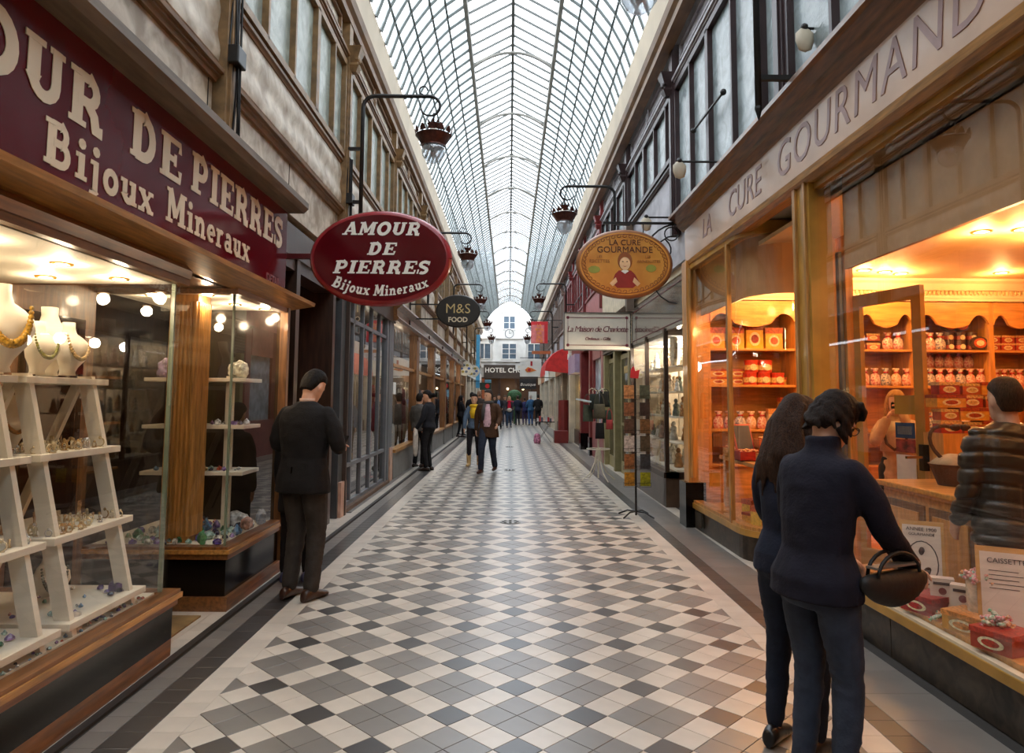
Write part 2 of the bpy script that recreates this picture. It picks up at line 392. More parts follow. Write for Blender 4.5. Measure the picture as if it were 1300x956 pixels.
# ================================================================ FLOOR
floor = MB().box(-7, 7, -12, 60, -.12, -.006).build('floor', M_grout, kind='structure')
XL, XR = -1.50, 1.60
TS = .1572
def clip(poly, x, keep_less):
    out = []
    for i, p in enumerate(poly):
        q = poly[(i+1) % len(poly)]
        ip = (p[0] <= x) == keep_less or p[0] == x; iq = (q[0] <= x) == keep_less or q[0] == x
        if ip: out.append(p)
        if ip != iq:
            t = (x-p[0])/(q[0]-p[0]); out.append((x, p[1]+t*(q[1]-p[1])))
    return out
tiles = []           # (distance, polygon, kind)
s2 = math.sqrt(.5)
def slab(poly): return poly
jm = int(70/TS)
for i in range(-jm, jm):
    for j in range(-jm, jm):
        u, v = i*TS, j*TS
        cx, cy = .385+(u-v)*s2, 4.21+(u+v)*s2
        if cx < XL-.12 or cx > XR+.12 or cy < -3 or cy > 53.5: continue
        h = TS/2-.0017
        poly = [(cx+(a-b)*s2, cy+(a+b)*s2) for a, b in ((-h,-h),(h,-h),(h,h),(-h,h))]
        poly = clip(clip(poly, XL, False), XR, True)
        if len(poly) < 3: continue
        k = 2 if i % 3 == 0 and j % 3 == 0 else 0 if (i % 3 == 0 or j % 3 == 0) else 1
        tiles.append((math.hypot(cx, cy), cy, poly, k))
def strip(x0, x1, step, k, y1=53.5, nx=1, y0=-3):
    n = int((y1-y0)/step)
    for a in range(nx):
        xa, xb = x0+(x1-x0)*a/nx+.0012, x0+(x1-x0)*(a+1)/nx-.0012
        for b in range(n):
            ya, yb = y0+b*step+.0012, y0+(b+1)*step-.0012
            tiles.append((math.hypot((xa+xb)/2, ya), ya, [(xa, ya), (xb, ya), (xb, yb), (xa, yb)], k))
strip(-1.655, XL, .155, 0); strip(-1.81, -1.655, .155, 2); strip(-1.94, -1.81, .155, 1)
strip(XR, 1.755, .155, 0); strip(1.755, 1.89, .155, 2); strip(1.89, 2.26, .31, 1, nx=1)
strip(2.26, 2.42, .155, 0, nx=1, y0=4.9); strip(2.42, 2.9, .155, 0, nx=3, y1=9, y0=5.4)
strip(-2.12, -1.975, .155, 0); strip(-2.42, -2.12, .155, 0, nx=2, y0=6.4, y1=9.6)
strip(-3.2, -2.12, .155, 0, nx=7, y0=4.25, y1=5.2)
strip(-2.3, -2.12, .31, 1, y0=9.6); 
tiles.sort(key=lambda t: t[0])
near = [t for t in tiles if t[1] > 2.85][:298]
nid = set(id(t) for t in near)
def tile_mb(mb, poly, off=0):
    n = len(poly); cx = sum(p[0] for p in poly)/n; cy = sum(p[1] for p in poly)/n
    e = .0012
    ins = []
    for x, y in poly:
        d = math.hypot(x-cx, y-cy); f = max(0, 1-e*1.4/d); ins.append((cx+(x-cx)*f, cy+(y-cy)*f))
    vs = [(x, y, -.006) for x, y in poly]+[(x, y, -.0008) for x, y in poly]+[(x, y, 0) for x, y in ins]
    fs = [tuple(range(2*n, 3*n))]
    for i in range(n):
        j = (i+1) % n; fs += [(i, j, n+j, n+i), (n+i, n+j, 2*n+j, 2*n+i)]
    mb.add(vs, fs)
TM = [M_tl, M_tg, M_td]
for d, _, poly, k in near:
    n = len(poly); cx = sum(p[0] for p in poly)/n; cy = sum(p[1] for p in poly)/n
    mb = MB(); tile_mb(mb, poly); mb.build('tile', TM[k], floor, loc=(cx, cy, 0), recalc=False)
far = MB()
for t in tiles:
    if id(t) in nid: continue
    far.mi(t[3]); 
    if t[1] < 14: tile_mb(far, t[2])
    else:
        n = len(t[2]); far.add([(x, y, 0) for x, y in t[2]], [tuple(range(n))])
far.build('tile', TM, floor, kind='stuff', recalc=False)
MB().box(-2.0, -1.955, -3, 53, -.02, .012).build('curb_joint', mat('curb_dark', rgb(40, 34, 30), .5), floor)
# cast drain grates let into the floor
for dy in (8.88, 15.22, 22.5):
    g = MB()
    g.lathe([(.0, 0), (.13, 0), (.13, .006), (0, .006)], (.03, dy, 0), 20)
    r = E('floor_drain', (.03, dy, 0), label={8.88: 'round iron floor drain in the chequered tiles, nearest the camera', 15.22: 'round iron floor drain beside the walking man in brown jacket', 22.5: 'small round iron floor drain far down the tiled passage'}[dy], cat='drain')
    g.build('grate', mat('drain_metal', rgb(120, 116, 110), .35, metal=.6), r)
    for a in range(9):
        t = a*math.pi/4; q_ = .09 if a < 8 else 0; MB().lathe([(0, 0), (.018, 0), (.018, .0095), (0, .0095)], (.03+q_*math.cos(t), dy+q_*math.sin(t), 0), 8).build('hole', mat('drain_hole', rgb(12, 10, 10), .9), r)

# ================================================================ ROOF
ROOF_Y0, ROOF_Y1 = -10.0, 53.0
PR = [(1.97, 6.97), (1.835, 7.37), (1.64, 7.74), (1.39, 8.08), (1.17, 8.31), (.85, 8.55)]
RID = (0, 9.03)
CXR = .03
ceiling = E('ceiling', (CXR, 20, 6.9), kind='structure')
SP = .39
n_b = int((ROOF_Y1-ROOF_Y0)/SP)
# glazing bars: one arch each, shared mesh
arch = MB()
def arch_pts(sg): return [(sg*x, 0, z) for x, z in PR]
for sg in (-1, 1):
    fine = []
    P = [Vector(p) for p in arch_pts(sg)]
    for a, b in zip(P[:-1], P[1:]): arch.bar(a, b+(b-a).normalized()*.01, .022, .05, (0, 1, 0)) if False else arch.bar(a, b, .055, .03, (0, 1, 0))
    arch.bar((sg*.85, 0, 8.6), (0, 0, 9.06), .04, .026, (0, 1, 0))
am = arch.mesh('glazing_bar', M_roofiron, (0, 0, 0))
for i in range(n_b+1):
    o = bpy.data.objects.new('glazing_bar', am); o.location = (0, ROOF_Y0+i*SP-20, -6.9); COL.objects.link(o); o.parent = ceiling
# panes
pane_me = []
def pane_mesh(a, b, m, seg=1, lift=.012):
    mb = MB(); y0, y1 = .014, SP-.014
    mb.add([(a[0], y0, a[1]+lift), (b[0], y0, b[1]+lift), (b[0], y1, b[1]+lift), (a[0], y1, a[1]+lift)], [(0, 1, 2, 3)])
    return mb
rows = []
for sg in (-1, 1):
    for (a, b) in zip(PR[:-1], PR[1:]): rows.append(((sg*a[0], a[1]), (sg*b[0], b[1]), 0))
    rows.append(((sg*.84, 8.62), (0, 9.08), 1))
RM = [M_roofglass, M_lantglass]
cnt = 0
row_me = [pane_mesh(a, b, None).mesh('pane', RM[k], recalc=False) for a, b, k in rows]
stuffp = [MB(), MB()]
for i in range(n_b):
    y = ROOF_Y0+i*SP
    for r, (a, b, k) in enumerate(rows):
        if y >= 8.3 and cnt < 300 and not (k == 1 and y < 11.5):
            o = bpy.data.objects.new('pane', row_me[r]); o.location = (0, y-20, -6.9); COL.objects.link(o); o.parent = ceiling; cnt += 1
        else:
            p = pane_mesh(a, b, None); stuffp[k].add([(x+CXR, yy+y, z) for x, yy, z in p.v], p.f)
for k in (0, 1): stuffp[k].build('pane', RM[k], ceiling, kind='stuff', recalc=False)
for sg in (-1, 1):
    for x, z in PR[1:-1]:
        MB().box(sg*x-.018+CXR, sg*x+.018+CXR, ROOF_Y0, ROOF_Y1, z-.03, z-.006).build('purlin', M_roofiron, ceiling)
    MB().box(sg*.85-.035+CXR, sg*.85+.035+CXR, ROOF_Y0, ROOF_Y1, 8.46, 8.66).build('edge_beam', M_lantiron, ceiling)
MB().box(CXR-.03, CXR+.03, ROOF_Y0, ROOF_Y1, 8.97, 9.09).build('ridge_beam', M_roofiron, ceiling)
y = 14.1-3.15*7
while y < ROOF_Y1:
    pts = [(CXR+.85*math.sin(t*math.pi/2*.999) if False else CXR+.85*t, y, 8.5+.34*(1-t*t)) for t in [k/6-1 for k in range(13)]]
    MB().tube(pts, .034, 6).build('tie_arch', M_lantiron, ceiling); y += 3.15
# gutter boards the roof springs from
for sg, nm in ((-1, 'trim_1'), (1, 'trim_2')):
    xx = [1.97, 2.0, 2.14, 2.14]
    MB().prism([(sg*1.95+CXR*0, 6.99), (sg*2.0, 6.62), (sg*2.22, 6.55), (sg*2.3, 6.99)], 'y', ROOF_Y0, ROOF_Y1).build(nm, M_gutter, kind='structure')
    MB().prism([(sg*2.0, 6.62), (sg*2.03, 6.54), (sg*2.08, 6.5), (sg*2.09, 6.42), (sg*2.25, 6.42), (sg*2.25, 6.6)], 'y', ROOF_Y0, ROOF_Y1).build('trim_3' if sg < 0 else 'trim_4', M_ironbrown, kind='structure')

# ================================================================ UPPER WALLS
ML = [5.03+3.73*k for k in range(-4, 13)]
MR = [9.4+3.8*k for k in range(-5, 12)]
wall_left = E('wall_left', (-2.3, 20, 3.3), kind='structure')
wall_right = E('wall_right', (2.4, 20, 3.3), kind='structure')
MB().box(-2.5, -2.2, -10, 53, 3.37, 6.99).build('masonry', M_creamdirt, wall_left)
MB().box(2.34, 2.6, -10, 53, 3.42, 6.99).build('masonry', mat('grey_lilac_plaster', rgb(186, 182, 186), .5, c2=rgb(140, 134, 140), scale=2.5, dist=.8), wall_right)
def mould(sg, x, z, prof, name, m, y0, y1, parent, loc=None):
    MB().prism([(sg*(abs(x)-a), z+b) for a, b in prof], 'y', y0, y1).build(name, m, parent)
LEDGE = [(-.04, 0), (.02, .0), (.03, .03), (.05, .035), (.05, .055), (.075, .06), (.08, .09), (-.04, .1)]
SILL = [(-.04, 0), (.02, .0), (.03, .02), (.05, .03), (.05, .06), (-.04, .07)]
wn = [1]
def upper(sg, posts, wall, frost, frame, mould_m, X, sill, head, ledge=None, y_from=-10, patt=(.8, 1.55, 2.33, 3.05), thick=(2,)):
    for k, y0 in enumerate(posts[:-1]):
        y1 = posts[k+1]; L = y1-y0
        if y1 < y_from or y0 > 52.5: continue
        y1c = min(y1, 53)
        zs = sill(y0) if callable(sill) else sill
        fr = frame(y0) if callable(frame) else frame
        w = E('window_%d' % wn[0], (sg*X, y0+L/2, zs), kind='structure'); wn[0] += 1
        fb = MB()
        xo, xi = sg*(X-.05), sg*(X+.03)
        xa, xb = min(xo, xi), max(xo, xi)
        fb.box(xa, xb, y0+.1, y1c-.1, zs, zs+.07).box(xa, xb, y0+.1, y1c-.1, head-.08, head)
        cuts = [y0+.1]+[y0+p/3.73*L for p in patt if y0+p/3.73*L < y1c-.2]+[y1c-.1]
        for q, cyy in enumerate(cuts):
            th = .055 if (q in (0, len(cuts)-1) or (q-1) in thick) else .022
            mb = MB().box(xa if th > .03 else xa+.015*(1 if sg < 0 else 0), xb, cyy-th, cyy+th, zs+.05, head-.05)
            mb.build('mullion', fr, w)
        fb.build('frame', fr, w)
        for a, b in zip(cuts[:-1], cuts[1:]):
            xp = sg*(X+.01); MB().box(min(xp, xp+sg*.006), max(xp, xp+sg*.006), a+.02, b-.02, zs+.06, head-.06).build('pane', frost, w)
        # post between bays
        p = MB(); xq = sg*(X-.07)
        a, b = min(xq, sg*(X+.06)), max(xq, sg*(X+.06))
        p.box(a, b, y0-.09, y0+.09, ledge or zs-.5, 6.5)
        p.box(min(xq-sg*.02, a), max(xq-sg*.02, b), y0-.05, y0+.05, ledge or zs-.5, 5.9)
        p.build('pilaster', fr, wall)
        cp = MB(); cx = sg*(X-.1)
        cp.loft([[(cx-sg*.0-e, y0-e*.9, z), (cx+e, y0-e*.9, z), (cx+e, y0+e*.9, z), (cx-e, y0+e*.9, z)] for e, z in ((.05, 5.78), (.09, 5.86), (.06, 5.9), (.085, 5.98), (.12, 6.08), (.13, 6.1))])
        cp.ell((cx-sg*.06, y0-.04, 5.95), .04, 6, 5).ell((cx-sg*.06, y0+.04, 5.95), .04, 6, 5)
        cp.build('capital', fr, wall)
        # frieze panel with roundel
        fp = MB(); xf = sg*(X-.015)
        for (za, zb, ya, yb) in ((6.16, 6.19, y0+.3, y1c-.3), (6.37, 6.4, y0+.3, y1c-.3), (6.16, 6.4, y0+.3, y0+.33), (6.16, 6.4, y1c-.33, y1c-.3)):
            fp.box(min(xf, xf+sg*.04), max(xf, xf+sg*.04), ya, yb, za, zb)
        ym = (y0+y1c)/2
        fp.tube([(xf, ym+.09*math.cos(t), 6.28+.13*math.sin(t)) for t in [q*math.pi/6 for q in range(13)]], .016, 5)
        fp.tube([(xf, ym+.04*math.cos(t), 6.28+.06*math.sin(t)) for t in [q*math.pi/4 for q in range(9)]], .012, 5)
        fp.build('frieze_moulding', mould_m, wall)
    mould(sg, X, head+.01, LEDGE, 'cornice', mould_m, -10, 53, wall)
upper(-1, ML, wall_left, M_frost, mat('window_frame_brown', rgb(128, 98, 62), .5, var=.25, scale=9), M_ironbrown, 2.17, 4.62, 5.9, ledge=3.3)
def frR(y): return M_red if 16 < y < 26 else M_purple if y < 16 else mat('window_frame_grey', rgb(120, 100, 90), .5)
upper(1, MR, wall_right, M_frostR, frR, mat('grey_moulding', rgb(150, 144, 146), .45, var=.15), 2.31, lambda y: 3.9 if y < 9 else 4.92 if y < 16 else 4.4, 5.9, ledge=3.8, patt=(.45, 1.25, 2.1, 2.85))
mould(-1, 2.19, 3.86, LEDGE, 'ledge', M_ironbrown, -10, 53, wall_left)
mould(-1, 2.19, 4.54, SILL, 'sill', M_ironbrown, -10, 53, wall_left)
mould(1, 2.33, 4.84, SILL, 'sill', M_purple, 9.4, 53, wall_right)
# light and shadow ripples modelled as a wavy band between ledge and sill, left
prof = [(-2.18, 4.0)]
for k in range(13):
    t = k/12; prof.append((-2.2+.026+.010*math.sin(t*math.pi*3.2)+.014*(1-t), 4.02+t*.5))
prof += [(-2.18, 4.54), (-2.24, 4.54), (-2.24, 4.0)]
MB().prism(prof, 'y', -10, 53).build('light_ripple_band', M_creamdirt, wall_left, smooth='auto')
# joints of the marble slabs
for k in range(14):
    yy = 3.0+k*3.73/2
    MB().box(-2.203, -2.196, yy, yy+.01, 3.38, 3.86).build('joint', M_grout, wall_left)
# red boards on the right upper wall
MB().box(2.3, 2.36, 16.9, 27.5, 3.3, 4.4).build('red_boarding', mat('dusty_rose_panel', rgb(170, 96, 96), .5, var=.15), wall_right)
# cable bundles hanging down the left posts
for k, y0 in enumerate((5.03, 8.76, 12.49)):
    cb = E('cable_bundle', (-2.1, y0, 3.3), label=['bundle of black cables on the wall above the burgundy sign', 'black cables on the post holding the nearest left lamp', 'thin black cables on the second post beyond the nearest left lamp'][k], cat='cables')
    for j in range(5):
        x = -2.10+.012*j; yo = y0-.05+.025*j
        pts = [(x+.012*math.sin(z*3+j), yo+.015*math.sin(z*4.3+j*2), z) for z in [3.32+q*.12 for q in range(12)]]
        MB().tube(pts, .009, 5).build('cable', M_iron, cb)
    MB().box(-2.12, -2.02, y0-.08, y0+.08, 4.02, 4.16).build('junction_box', M_iron, cb, bevel=.01)

# ================================================================ LOWER WALL SHELL (behind the shop fronts)
M_inner = mat('dark_interior_wall', rgb(60, 44, 34), .8)
wl = MB(); wl.box(-5.2, -5.0, -10, 53, 0, 3.2).build('wall_1', M_inner, kind='structure')
MB().box(7.0, 7.2, -10, 53, 0, 3.4).build('wall_2', M_inner, kind='structure')
MB().box(-5.2, -2.31, -10, 53, 3.3, 3.37).build('ceiling_1', M_inner, kind='structure')
MB().box(2.4, 7.2, -10, 53, 3.32, 3.42).build('ceiling_2', mat('shop_ceiling', rgb(232, 214, 184), .6, var=.04), kind='structure')
MB().box(-5.2, 7.2, -10.2, -10, 0, 9.2).build('added_back_wall', M_cream, kind='structure')  # unseen end wall, added to stop sky light leaking in from behind
MB().box(-5.0, -2.15, 9.28, 9.34, 0, 3.0).build('wall_3', M_inner, kind='structure')
# continuing shop fronts behind the camera, plain
for sg, nm in ((-1, 'wall_4'), (1, 'wall_5')):
    X = 2.1 if sg < 0 else 2.3
    w = E(nm, (sg*X, -5, 0), kind='structure')
    y = -10
    while y < -1.2:
        MB().box(sg*X-.08, sg*X+.08, y, y+.25, 0, 3.3).build('pilaster', M_wood_brown, w)
        MB().box(sg*X-.06, sg*X+.06, y+.25, y+2.2, 0, .45).build('plinth', M_granite, w)
        MB().box(sg*X-.01, sg*X+.01, y+.25, y+2.2, .45, 2.6).build('glass', mat('dim_glass', rgb(40, 34, 28), .08), w)
        MB().box(sg*X-.06, sg*X+.06, y+.25, y+2.2, 2.6, 3.3).build('fascia', M_cream, w)
        y += 2.2

# ================================================================ FAR END: the facade that closes the passage
fac = E('hotel_facade', (.1, 54, 0), label='white hotel facade with gable and clock closing the far end of the passage', cat='building')
FW = mat('facade_white', rgb(232, 230, 226), .7, var=.06, scale=2)
wall_pts = [(-4.6, 3.2), (4.9, 3.2), (4.9, 7.0), (2.3, 7.0)]+[(.12+2.1*math.cos(t), 7.0+1.35*math.sin(t)) for t in [q*math.pi/12 for q in range(1, 12)]]+[(-2.1, 7.0), (-4.6, 7.0)]
MB().prism(wall_pts, 'y', 54, 54.4).build('wall', FW, fac)
MB().tube([(.12+2.0*math.cos(t), 53.95, 7.0+1.4*math.sin(t)) for t in [q*math.pi/14 for q in range(15)]], .07, 6).build('gable_moulding', FW, fac)
MB().tube([(.12-1.0, 53.9, 8.3), (.12, 53.9, 8.75), (1.12, 53.9, 8.3)], .07, 6).build('pediment', FW, fac)
M_bluepane = mat('dull_blue_pane', rgb(96, 112, 128), .2, spec=.6)
def fwin(x, z0, w, h, nx, nz, arch=False):
    f = MB().box(x-w/2-.08, x+w/2+.08, 53.9, 54.0, z0-.08, z0).box(x-w/2-.08, x-w/2, 53.9, 54, z0, z0+h).box(x+w/2, x+w/2+.08, 53.9, 54, z0, z0+h).box(x-w/2-.08, x+w/2+.08, 53.9, 54, z0+h, z0+h+.08)
    for k in range(1, nx): f.box(x-w/2+w*k/nx-.04, x-w/2+w*k/nx+.04, 53.92, 53.99, z0, z0+h)
    for k in range(1, nz): f.box(x-w/2, x+w/2, 53.93, 53.99, z0+h*k/nz-.02, z0+h*k/nz+.02)
    win = f.build('window', FW, fac, loc=(x, 54, z0))
    MB().box(x-w/2, x+w/2, 53.97, 54.01, z0, z0+h).build('pane', M_bluepane, win)
fwin(-.0, 7.0, .85, .95, 2, 2); fwin(0, 4.65, 1.05, 1.15, 2, 3); fwin(-1.95, 4.65, .95, 1.15, 2, 1); fwin(1.95, 4.65, .95, 1.15, 2, 2)
MB().prism([(.4*math.cos(t), 6.6+.4*math.sin(t)) for t in [q*math.pi/10 for q in range(20)]], 'y', 53.86, 54).build('clock', FW, fac)
ck = MB().bar((0, 53.84, 6.6), (0, 53.84, 6.85), .03, .02, (0, 1, 0)).bar((0, 53.84, 6.6), (.16, 53.84, 6.66), .03, .02, (0, 1, 0)); ck.tube([(.33*math.cos(t), 53.85, 6.6+.33*math.sin(t)) for t in [q*math.pi/10 for q in range(21)]], .025, 5); ck.build('clock_hands', M_steel, fac)
for zz in (6.2, 4.4, 3.95): MB().box(-4.6, 4.9, 53.85, 54, zz, zz+.1).build('string_course', FW, fac)
for xx in (-2.7, -1.2, 1.2, 2.7): MB().box(xx-.12, xx+.12, 53.9, 54, 4.0, 6.2).build('pilaster', FW, fac)
sgn = MB().box(-1.95, 2.3, 53.7, 54, 3.1, 4.15).build('signboard', mat('dark_brown_signboard', rgb(66, 54, 46), .5), fac)
text('HOTEL CHOPIN', .5, M_letterw, sgn, (.0, 53.69, 3.72), R_FRONT, bold=.012, spacing=1.05)
gf = MB().box(-4.6, 4.9, 54.3, 54.5, 0, 3.2); gf.build('shopfront_back', mat('lobby_glow', rgb(52, 32, 22), .6, emit=(.5, .22, .08, 1), es=.05), fac)  # back wall itself emits a weak warm glow in place of lobby light
for xx in (-4.4, -3.3, -2.0, -.75, .55, 1.75, 2.9, 4.2): MB().box(xx-.09, xx+.09, 53.9, 54.3, 0, 3.1).build('post', M_wood_dark if abs(xx) < 2 else mat('orange_brick', rgb(176, 96, 58), .7), fac)
for xx in (-1.4, -.1, 1.15): MB().box(xx-.55, xx+.55, 54.0, 54.05, .0, .7).build('lower_panel', M_wood_dark, fac)
for xx in (-.1, 1.1): MB().ell((xx, 54.0, 2.3), .09, 8, 6).build('lantern', mat('lobby_lamp', (1, 1, 1, 1), emit=(1, .75, .4, 1), es=5), fac)
lamp('lobby_light', (.2, 53.2, 2.4), 18, (1, .7, .4), .2)
MB().box(-5.2, -2.3, 53.0, 53.3, 0, 7).build('wall_6', M_cream, kind='structure')
MB().box(2.5, 7.2, 53.0, 53.3, 0, 7).build('wall_7', M_cream, kind='structure')
for x0, x1, nm in ((-7, -5.2, 'wall_8'), (7.0, 8.6, 'wall_9')):
    pass
# ================================================================ LEFT: JEWELLERY SHOP
shopL = E('jewellery_shop_front', (-2.05, 3, 0), label='wood and black jewellery shop front under the burgundy sign, left side', cat='shop front')
# --- burgundy sign panel
sp_ = E('shop_sign_panel', (-2.0, 4, 2.45), label='long burgundy fascia sign reading AMOUR DE PIERRES Bijoux Mineraux', cat='sign')
MB().box(-2.14, -2.0, -1.2, 6.12, 2.45, 3.2).build('sign_board', M_burg, sp_)
# letters: every word placed from the photograph's spacing
slab_text('AMOUR', .26, M_letter, sp_, (-1.998, 2.55, 2.8), R_LEFT, width=1.55)
slab_text('DE', .255, M_letter, sp_, (-1.998, 3.83, 2.82), R_LEFT, width=.58)
slab_text('PIERRES', .25, M_letter, sp_, (-1.998, 5.12, 2.84), R_LEFT, width=1.76)
slab_text('Bijoux', .2, M_letter, sp_, (-1.998, 3.35, 2.55), R_LEFT, width=.92)
slab_text('Mineraux', .2, M_letter, sp_, (-1.998, 4.6, 2.57), R_LEFT, width=1.3)
text('DETAIL', .1, mat('faint_grey_lettering', rgb(120, 60, 62), .5), sp_, (-1.998, 5.8, 2.53), R_LEFT, bold=.002)
corn = [(-1.86, 3.20), (-1.82, 3.24), (-1.82, 3.29), (-1.88, 3.31), (-1.9, 3.35), (-2.2, 3.40), (-2.2, 3.20)]
MB().prism(corn, 'y', -1.2, 6.15).build('cornice', mat('weathered_grey_cornice', rgb(110, 98, 84), .6, var=.2, stretch=(4, .5, 4)), shopL)
# sloping soffit board below the sign
MB().prism([(-1.84, 2.40), (-1.83, 2.43), (-2.02, 2.47), (-2.14, 2.47), (-2.14, 2.36), (-2.07, 2.36)], 'y', -1.2, 6.5).build('soffit_board', M_wood_goldh, shopL)
MB().prism([(-2.0, 2.28), (-1.99, 2.33), (-2.03, 2.37), (-2.12, 2.37), (-2.12, 2.26), (-2.05, 2.26)], 'y', -1.2, 4.31).build('upper_moulding', M_wood_brownh, shopL)

def bay(name, label, pts, ztop, zc, y_corner):
    """pts = outline (x,y) of the glass line, open polyline; plinth, trims, glass panes, ceiling"""
    b = E(name, (pts[0][0], pts[0][1], 0), label=label, cat='display window')
    def wall(o0, o1, z0, z1, nm, m, sm=0):
        # a band that follows the polyline between outward offsets o0 and o1
        n = len(pts); off = []
        for o in (o0, o1):
            r = []
            for i, p in enumerate(pts):
                a = pts[max(i-1, 0)]; c = pts[min(i+1, n-1)]
                d1 = Vector((p[0]-a[0], p[1]-a[1])); d2 = Vector((c[0]-p[0], c[1]-p[1]))
                if d1.length < 1e-6: d1 = d2
                if d2.length < 1e-6: d2 = d1
                d1.normalize(); d2.normalize()
                n1 = Vector((d1.y, -d1.x)); n2 = Vector((d2.y, -d2.x)); nn = (n1+n2).normalized(); k = 1/max(nn.dot(n1), .5)
                r.append((p[0]+nn.x*o*k, p[1]+nn.y*o*k))
            off.append(r)
        mb = MB()
        rings = [[(off[0][i][0], off[0][i][1], z0), (off[1][i][0], off[1][i][1], z0), (off[1][i][0], off[1][i][1], z1), (off[0][i][0], off[0][i][1], z1)] for i in range(n)]
        mb.loft(rings); return mb.build(nm, m, b)
    wall(-.04, .03, 0, .1, 'skirting', M_wood_brownh)
    wall(-.04, .0, .1, zc-.08, 'black_panel', M_blackpanel)
    wall(-.06, .02, zc-.09, zc-.05, 'lower_trim', M_wood_brownh)
    wall(-.08, .035, zc-.05, zc-.02, 'sill_trim', M_wood_goldh)
    wall(-.07, .02, zc-.02, zc, 'sill_bead', M_wood_brownh)
    wall(-.05, .02, ztop-.06, ztop, 'head_trim', M_wood_brownh)
    for i in range(len(pts)-1):
        a, c = pts[i], pts[i+1]
        d = Vector((c[0]-a[0], c[1]-a[1], 0)).normalized(); nn = Vector((d.y, -d.x, 0))
        p0 = Vector((a[0], a[1], 0))-nn*.02; p1 = Vector((c[0], c[1], 0))-nn*.02
        z0, z1 = zc, ztop-.05
        MB().sheet(p0+Vector((0, 0, z0)), p1+Vector((0, 0, z0)), p1+Vector((0, 0, z1)), p0+Vector((0, 0, z1))).build('glass_pane', M_glass, b, recalc=False)
    return b, wall
# bay 1 : outline runs near -> corner -> back into the entrance
b1, w1 = bay('display_bay', 'large lit jewellery window with leaning white shelves, nearest left', [(-3.1, 4.27), (-2.06, 4.27), (-2.06, -1.2)], 2.30, .385, 4.27)
MB().box(-2.085, -2.062, 4.245, 4.262, .385, 2.26).build('corner_joint', mat('glass_edge', rgb(120, 130, 110), .2), b1)
MB().box(-3.1, -2.1, -1.2, 4.24, .33, .385).build('display_floor', M_displaywhite, b1)
MB().box(-3.15, -2.06, -1.2, 4.26, 2.24, 2.30).build('bay_ceiling', mat('bay_ceiling_white', rgb(235, 226, 208), .6, var=.03), b1)
b2, w2 = bay('display_bay', 'mineral display window with fluted wood column behind the glass corner', [(-3.1, 5.19), (-2.06, 5.19), (-2.06, 6.36)][::-1][::-1], 2.38, .455, 5.2)
MB().box(-2.09, -2.075, 5.205, 5.22, .45, 2.33).build('corner_joint', mat('glass_edge', rgb(120, 130, 110), .2), b2)
MB().box(-3.1, -2.1, 5.23, 6.33, .40, .452).build('display_floor', M_displaywhite, b2)
MB().box(-3.1, -2.06, 5.19, 6.36, 2.34, 2.38).build('bay_ceiling', mat('bay_ceiling_white', rgb(235, 226, 208), .6, var=.03), b2)
MB().box(-3.12, -2.06, 6.34, 6.37, .1, 2.36).build('end_glass_backing', mat('dim_smoked_panel', rgb(44, 38, 32), .1), b2)
MB().box(-2.1, -2.03, 6.33, 6.39, 0, 2.42).build('end_post', M_wood_brown, b2)
# fluted column
pl = MB(); pl.box(-2.62, -2.40, 5.32, 5.54, .452, 2.34)
for k in range(7):
    x = -2.605+k*.0315
    pl.tube([(x, 5.318, .5), (x, 5.318, 2.28)], .012, 8)
    pl.tube([(-2.398, 5.335+k*.0315, .5), (-2.398, 5.335+k*.0315, 2.28)], .012, 8)
pl.build('fluted_column', M_wood_gold, b2)
# back panels of the bays
bk = E('shop_backdrop', (-3.15, 3, 0), kind='structure')
MB().box(-3.9, -3.86, -1.2, 9.2, .0, 2.9).build('back_panel', M_wood_dark, bk)
for y in (0.4, 1.6, 2.8): MB().box(-3.86, -3.82, y, y+.9, .7, 2.0).build('cabinet_door', M_wood_brown, bk)
for y in (2.9, 4.05): MB().box(-3.24, -3.16, y, y+.1, .385, 2.15).build('olive_post', mat('olive_frame', rgb(112, 100, 44), .4), bk)
MB().box(-3.24, -3.16, 2.9, 4.15, 2.05, 2.15).build('olive_rail', mat('olive_frame', rgb(112, 100, 44), .4), bk)
MB().box(-3.22, -3.17, 3.05, 4.05, 1.86, 2.0).build('cream_panel', mat('cream_blind', rgb(222, 200, 160), .7), bk)
MB().box(-3.16, -3.12, 4.16, 4.26, .385, 2.26).build('brown_post', M_wood_brown, bk)
for z in (.9, 1.3, 1.7): MB().box(-3.85, -3.5, 3.0, 6.3, z, z+.02).build('glass_shelf', M_wood_brown, bk)
MB().box(-3.16, -3.11, 4.27, 5.19, 0, 2.9).build('entrance_panel', M_wood_brown, bk)
MB().box(-3.11, -3.10, 4.4, 5.06, .2, 2.1).build('entrance_door_glass', mat('door_smoked', rgb(48, 26, 16), .08), bk)
MB().box(-3.1, -2.1, 4.27, 5.19, 2.36, 2.46).build('entrance_ceiling', M_wood_brownh, bk)
T(MB().box(-2.95, -2.16, 4.42, 5.04, 0.001, .012).build('door_mat', mat('coir_mat', rgb(132, 104, 62), .95, var=.3, bump=.6, bscale=200), loc=(-2.5, 4.7, 0)), 'brown coir mat in the tiled entrance between the two jewellery windows', 'mat')

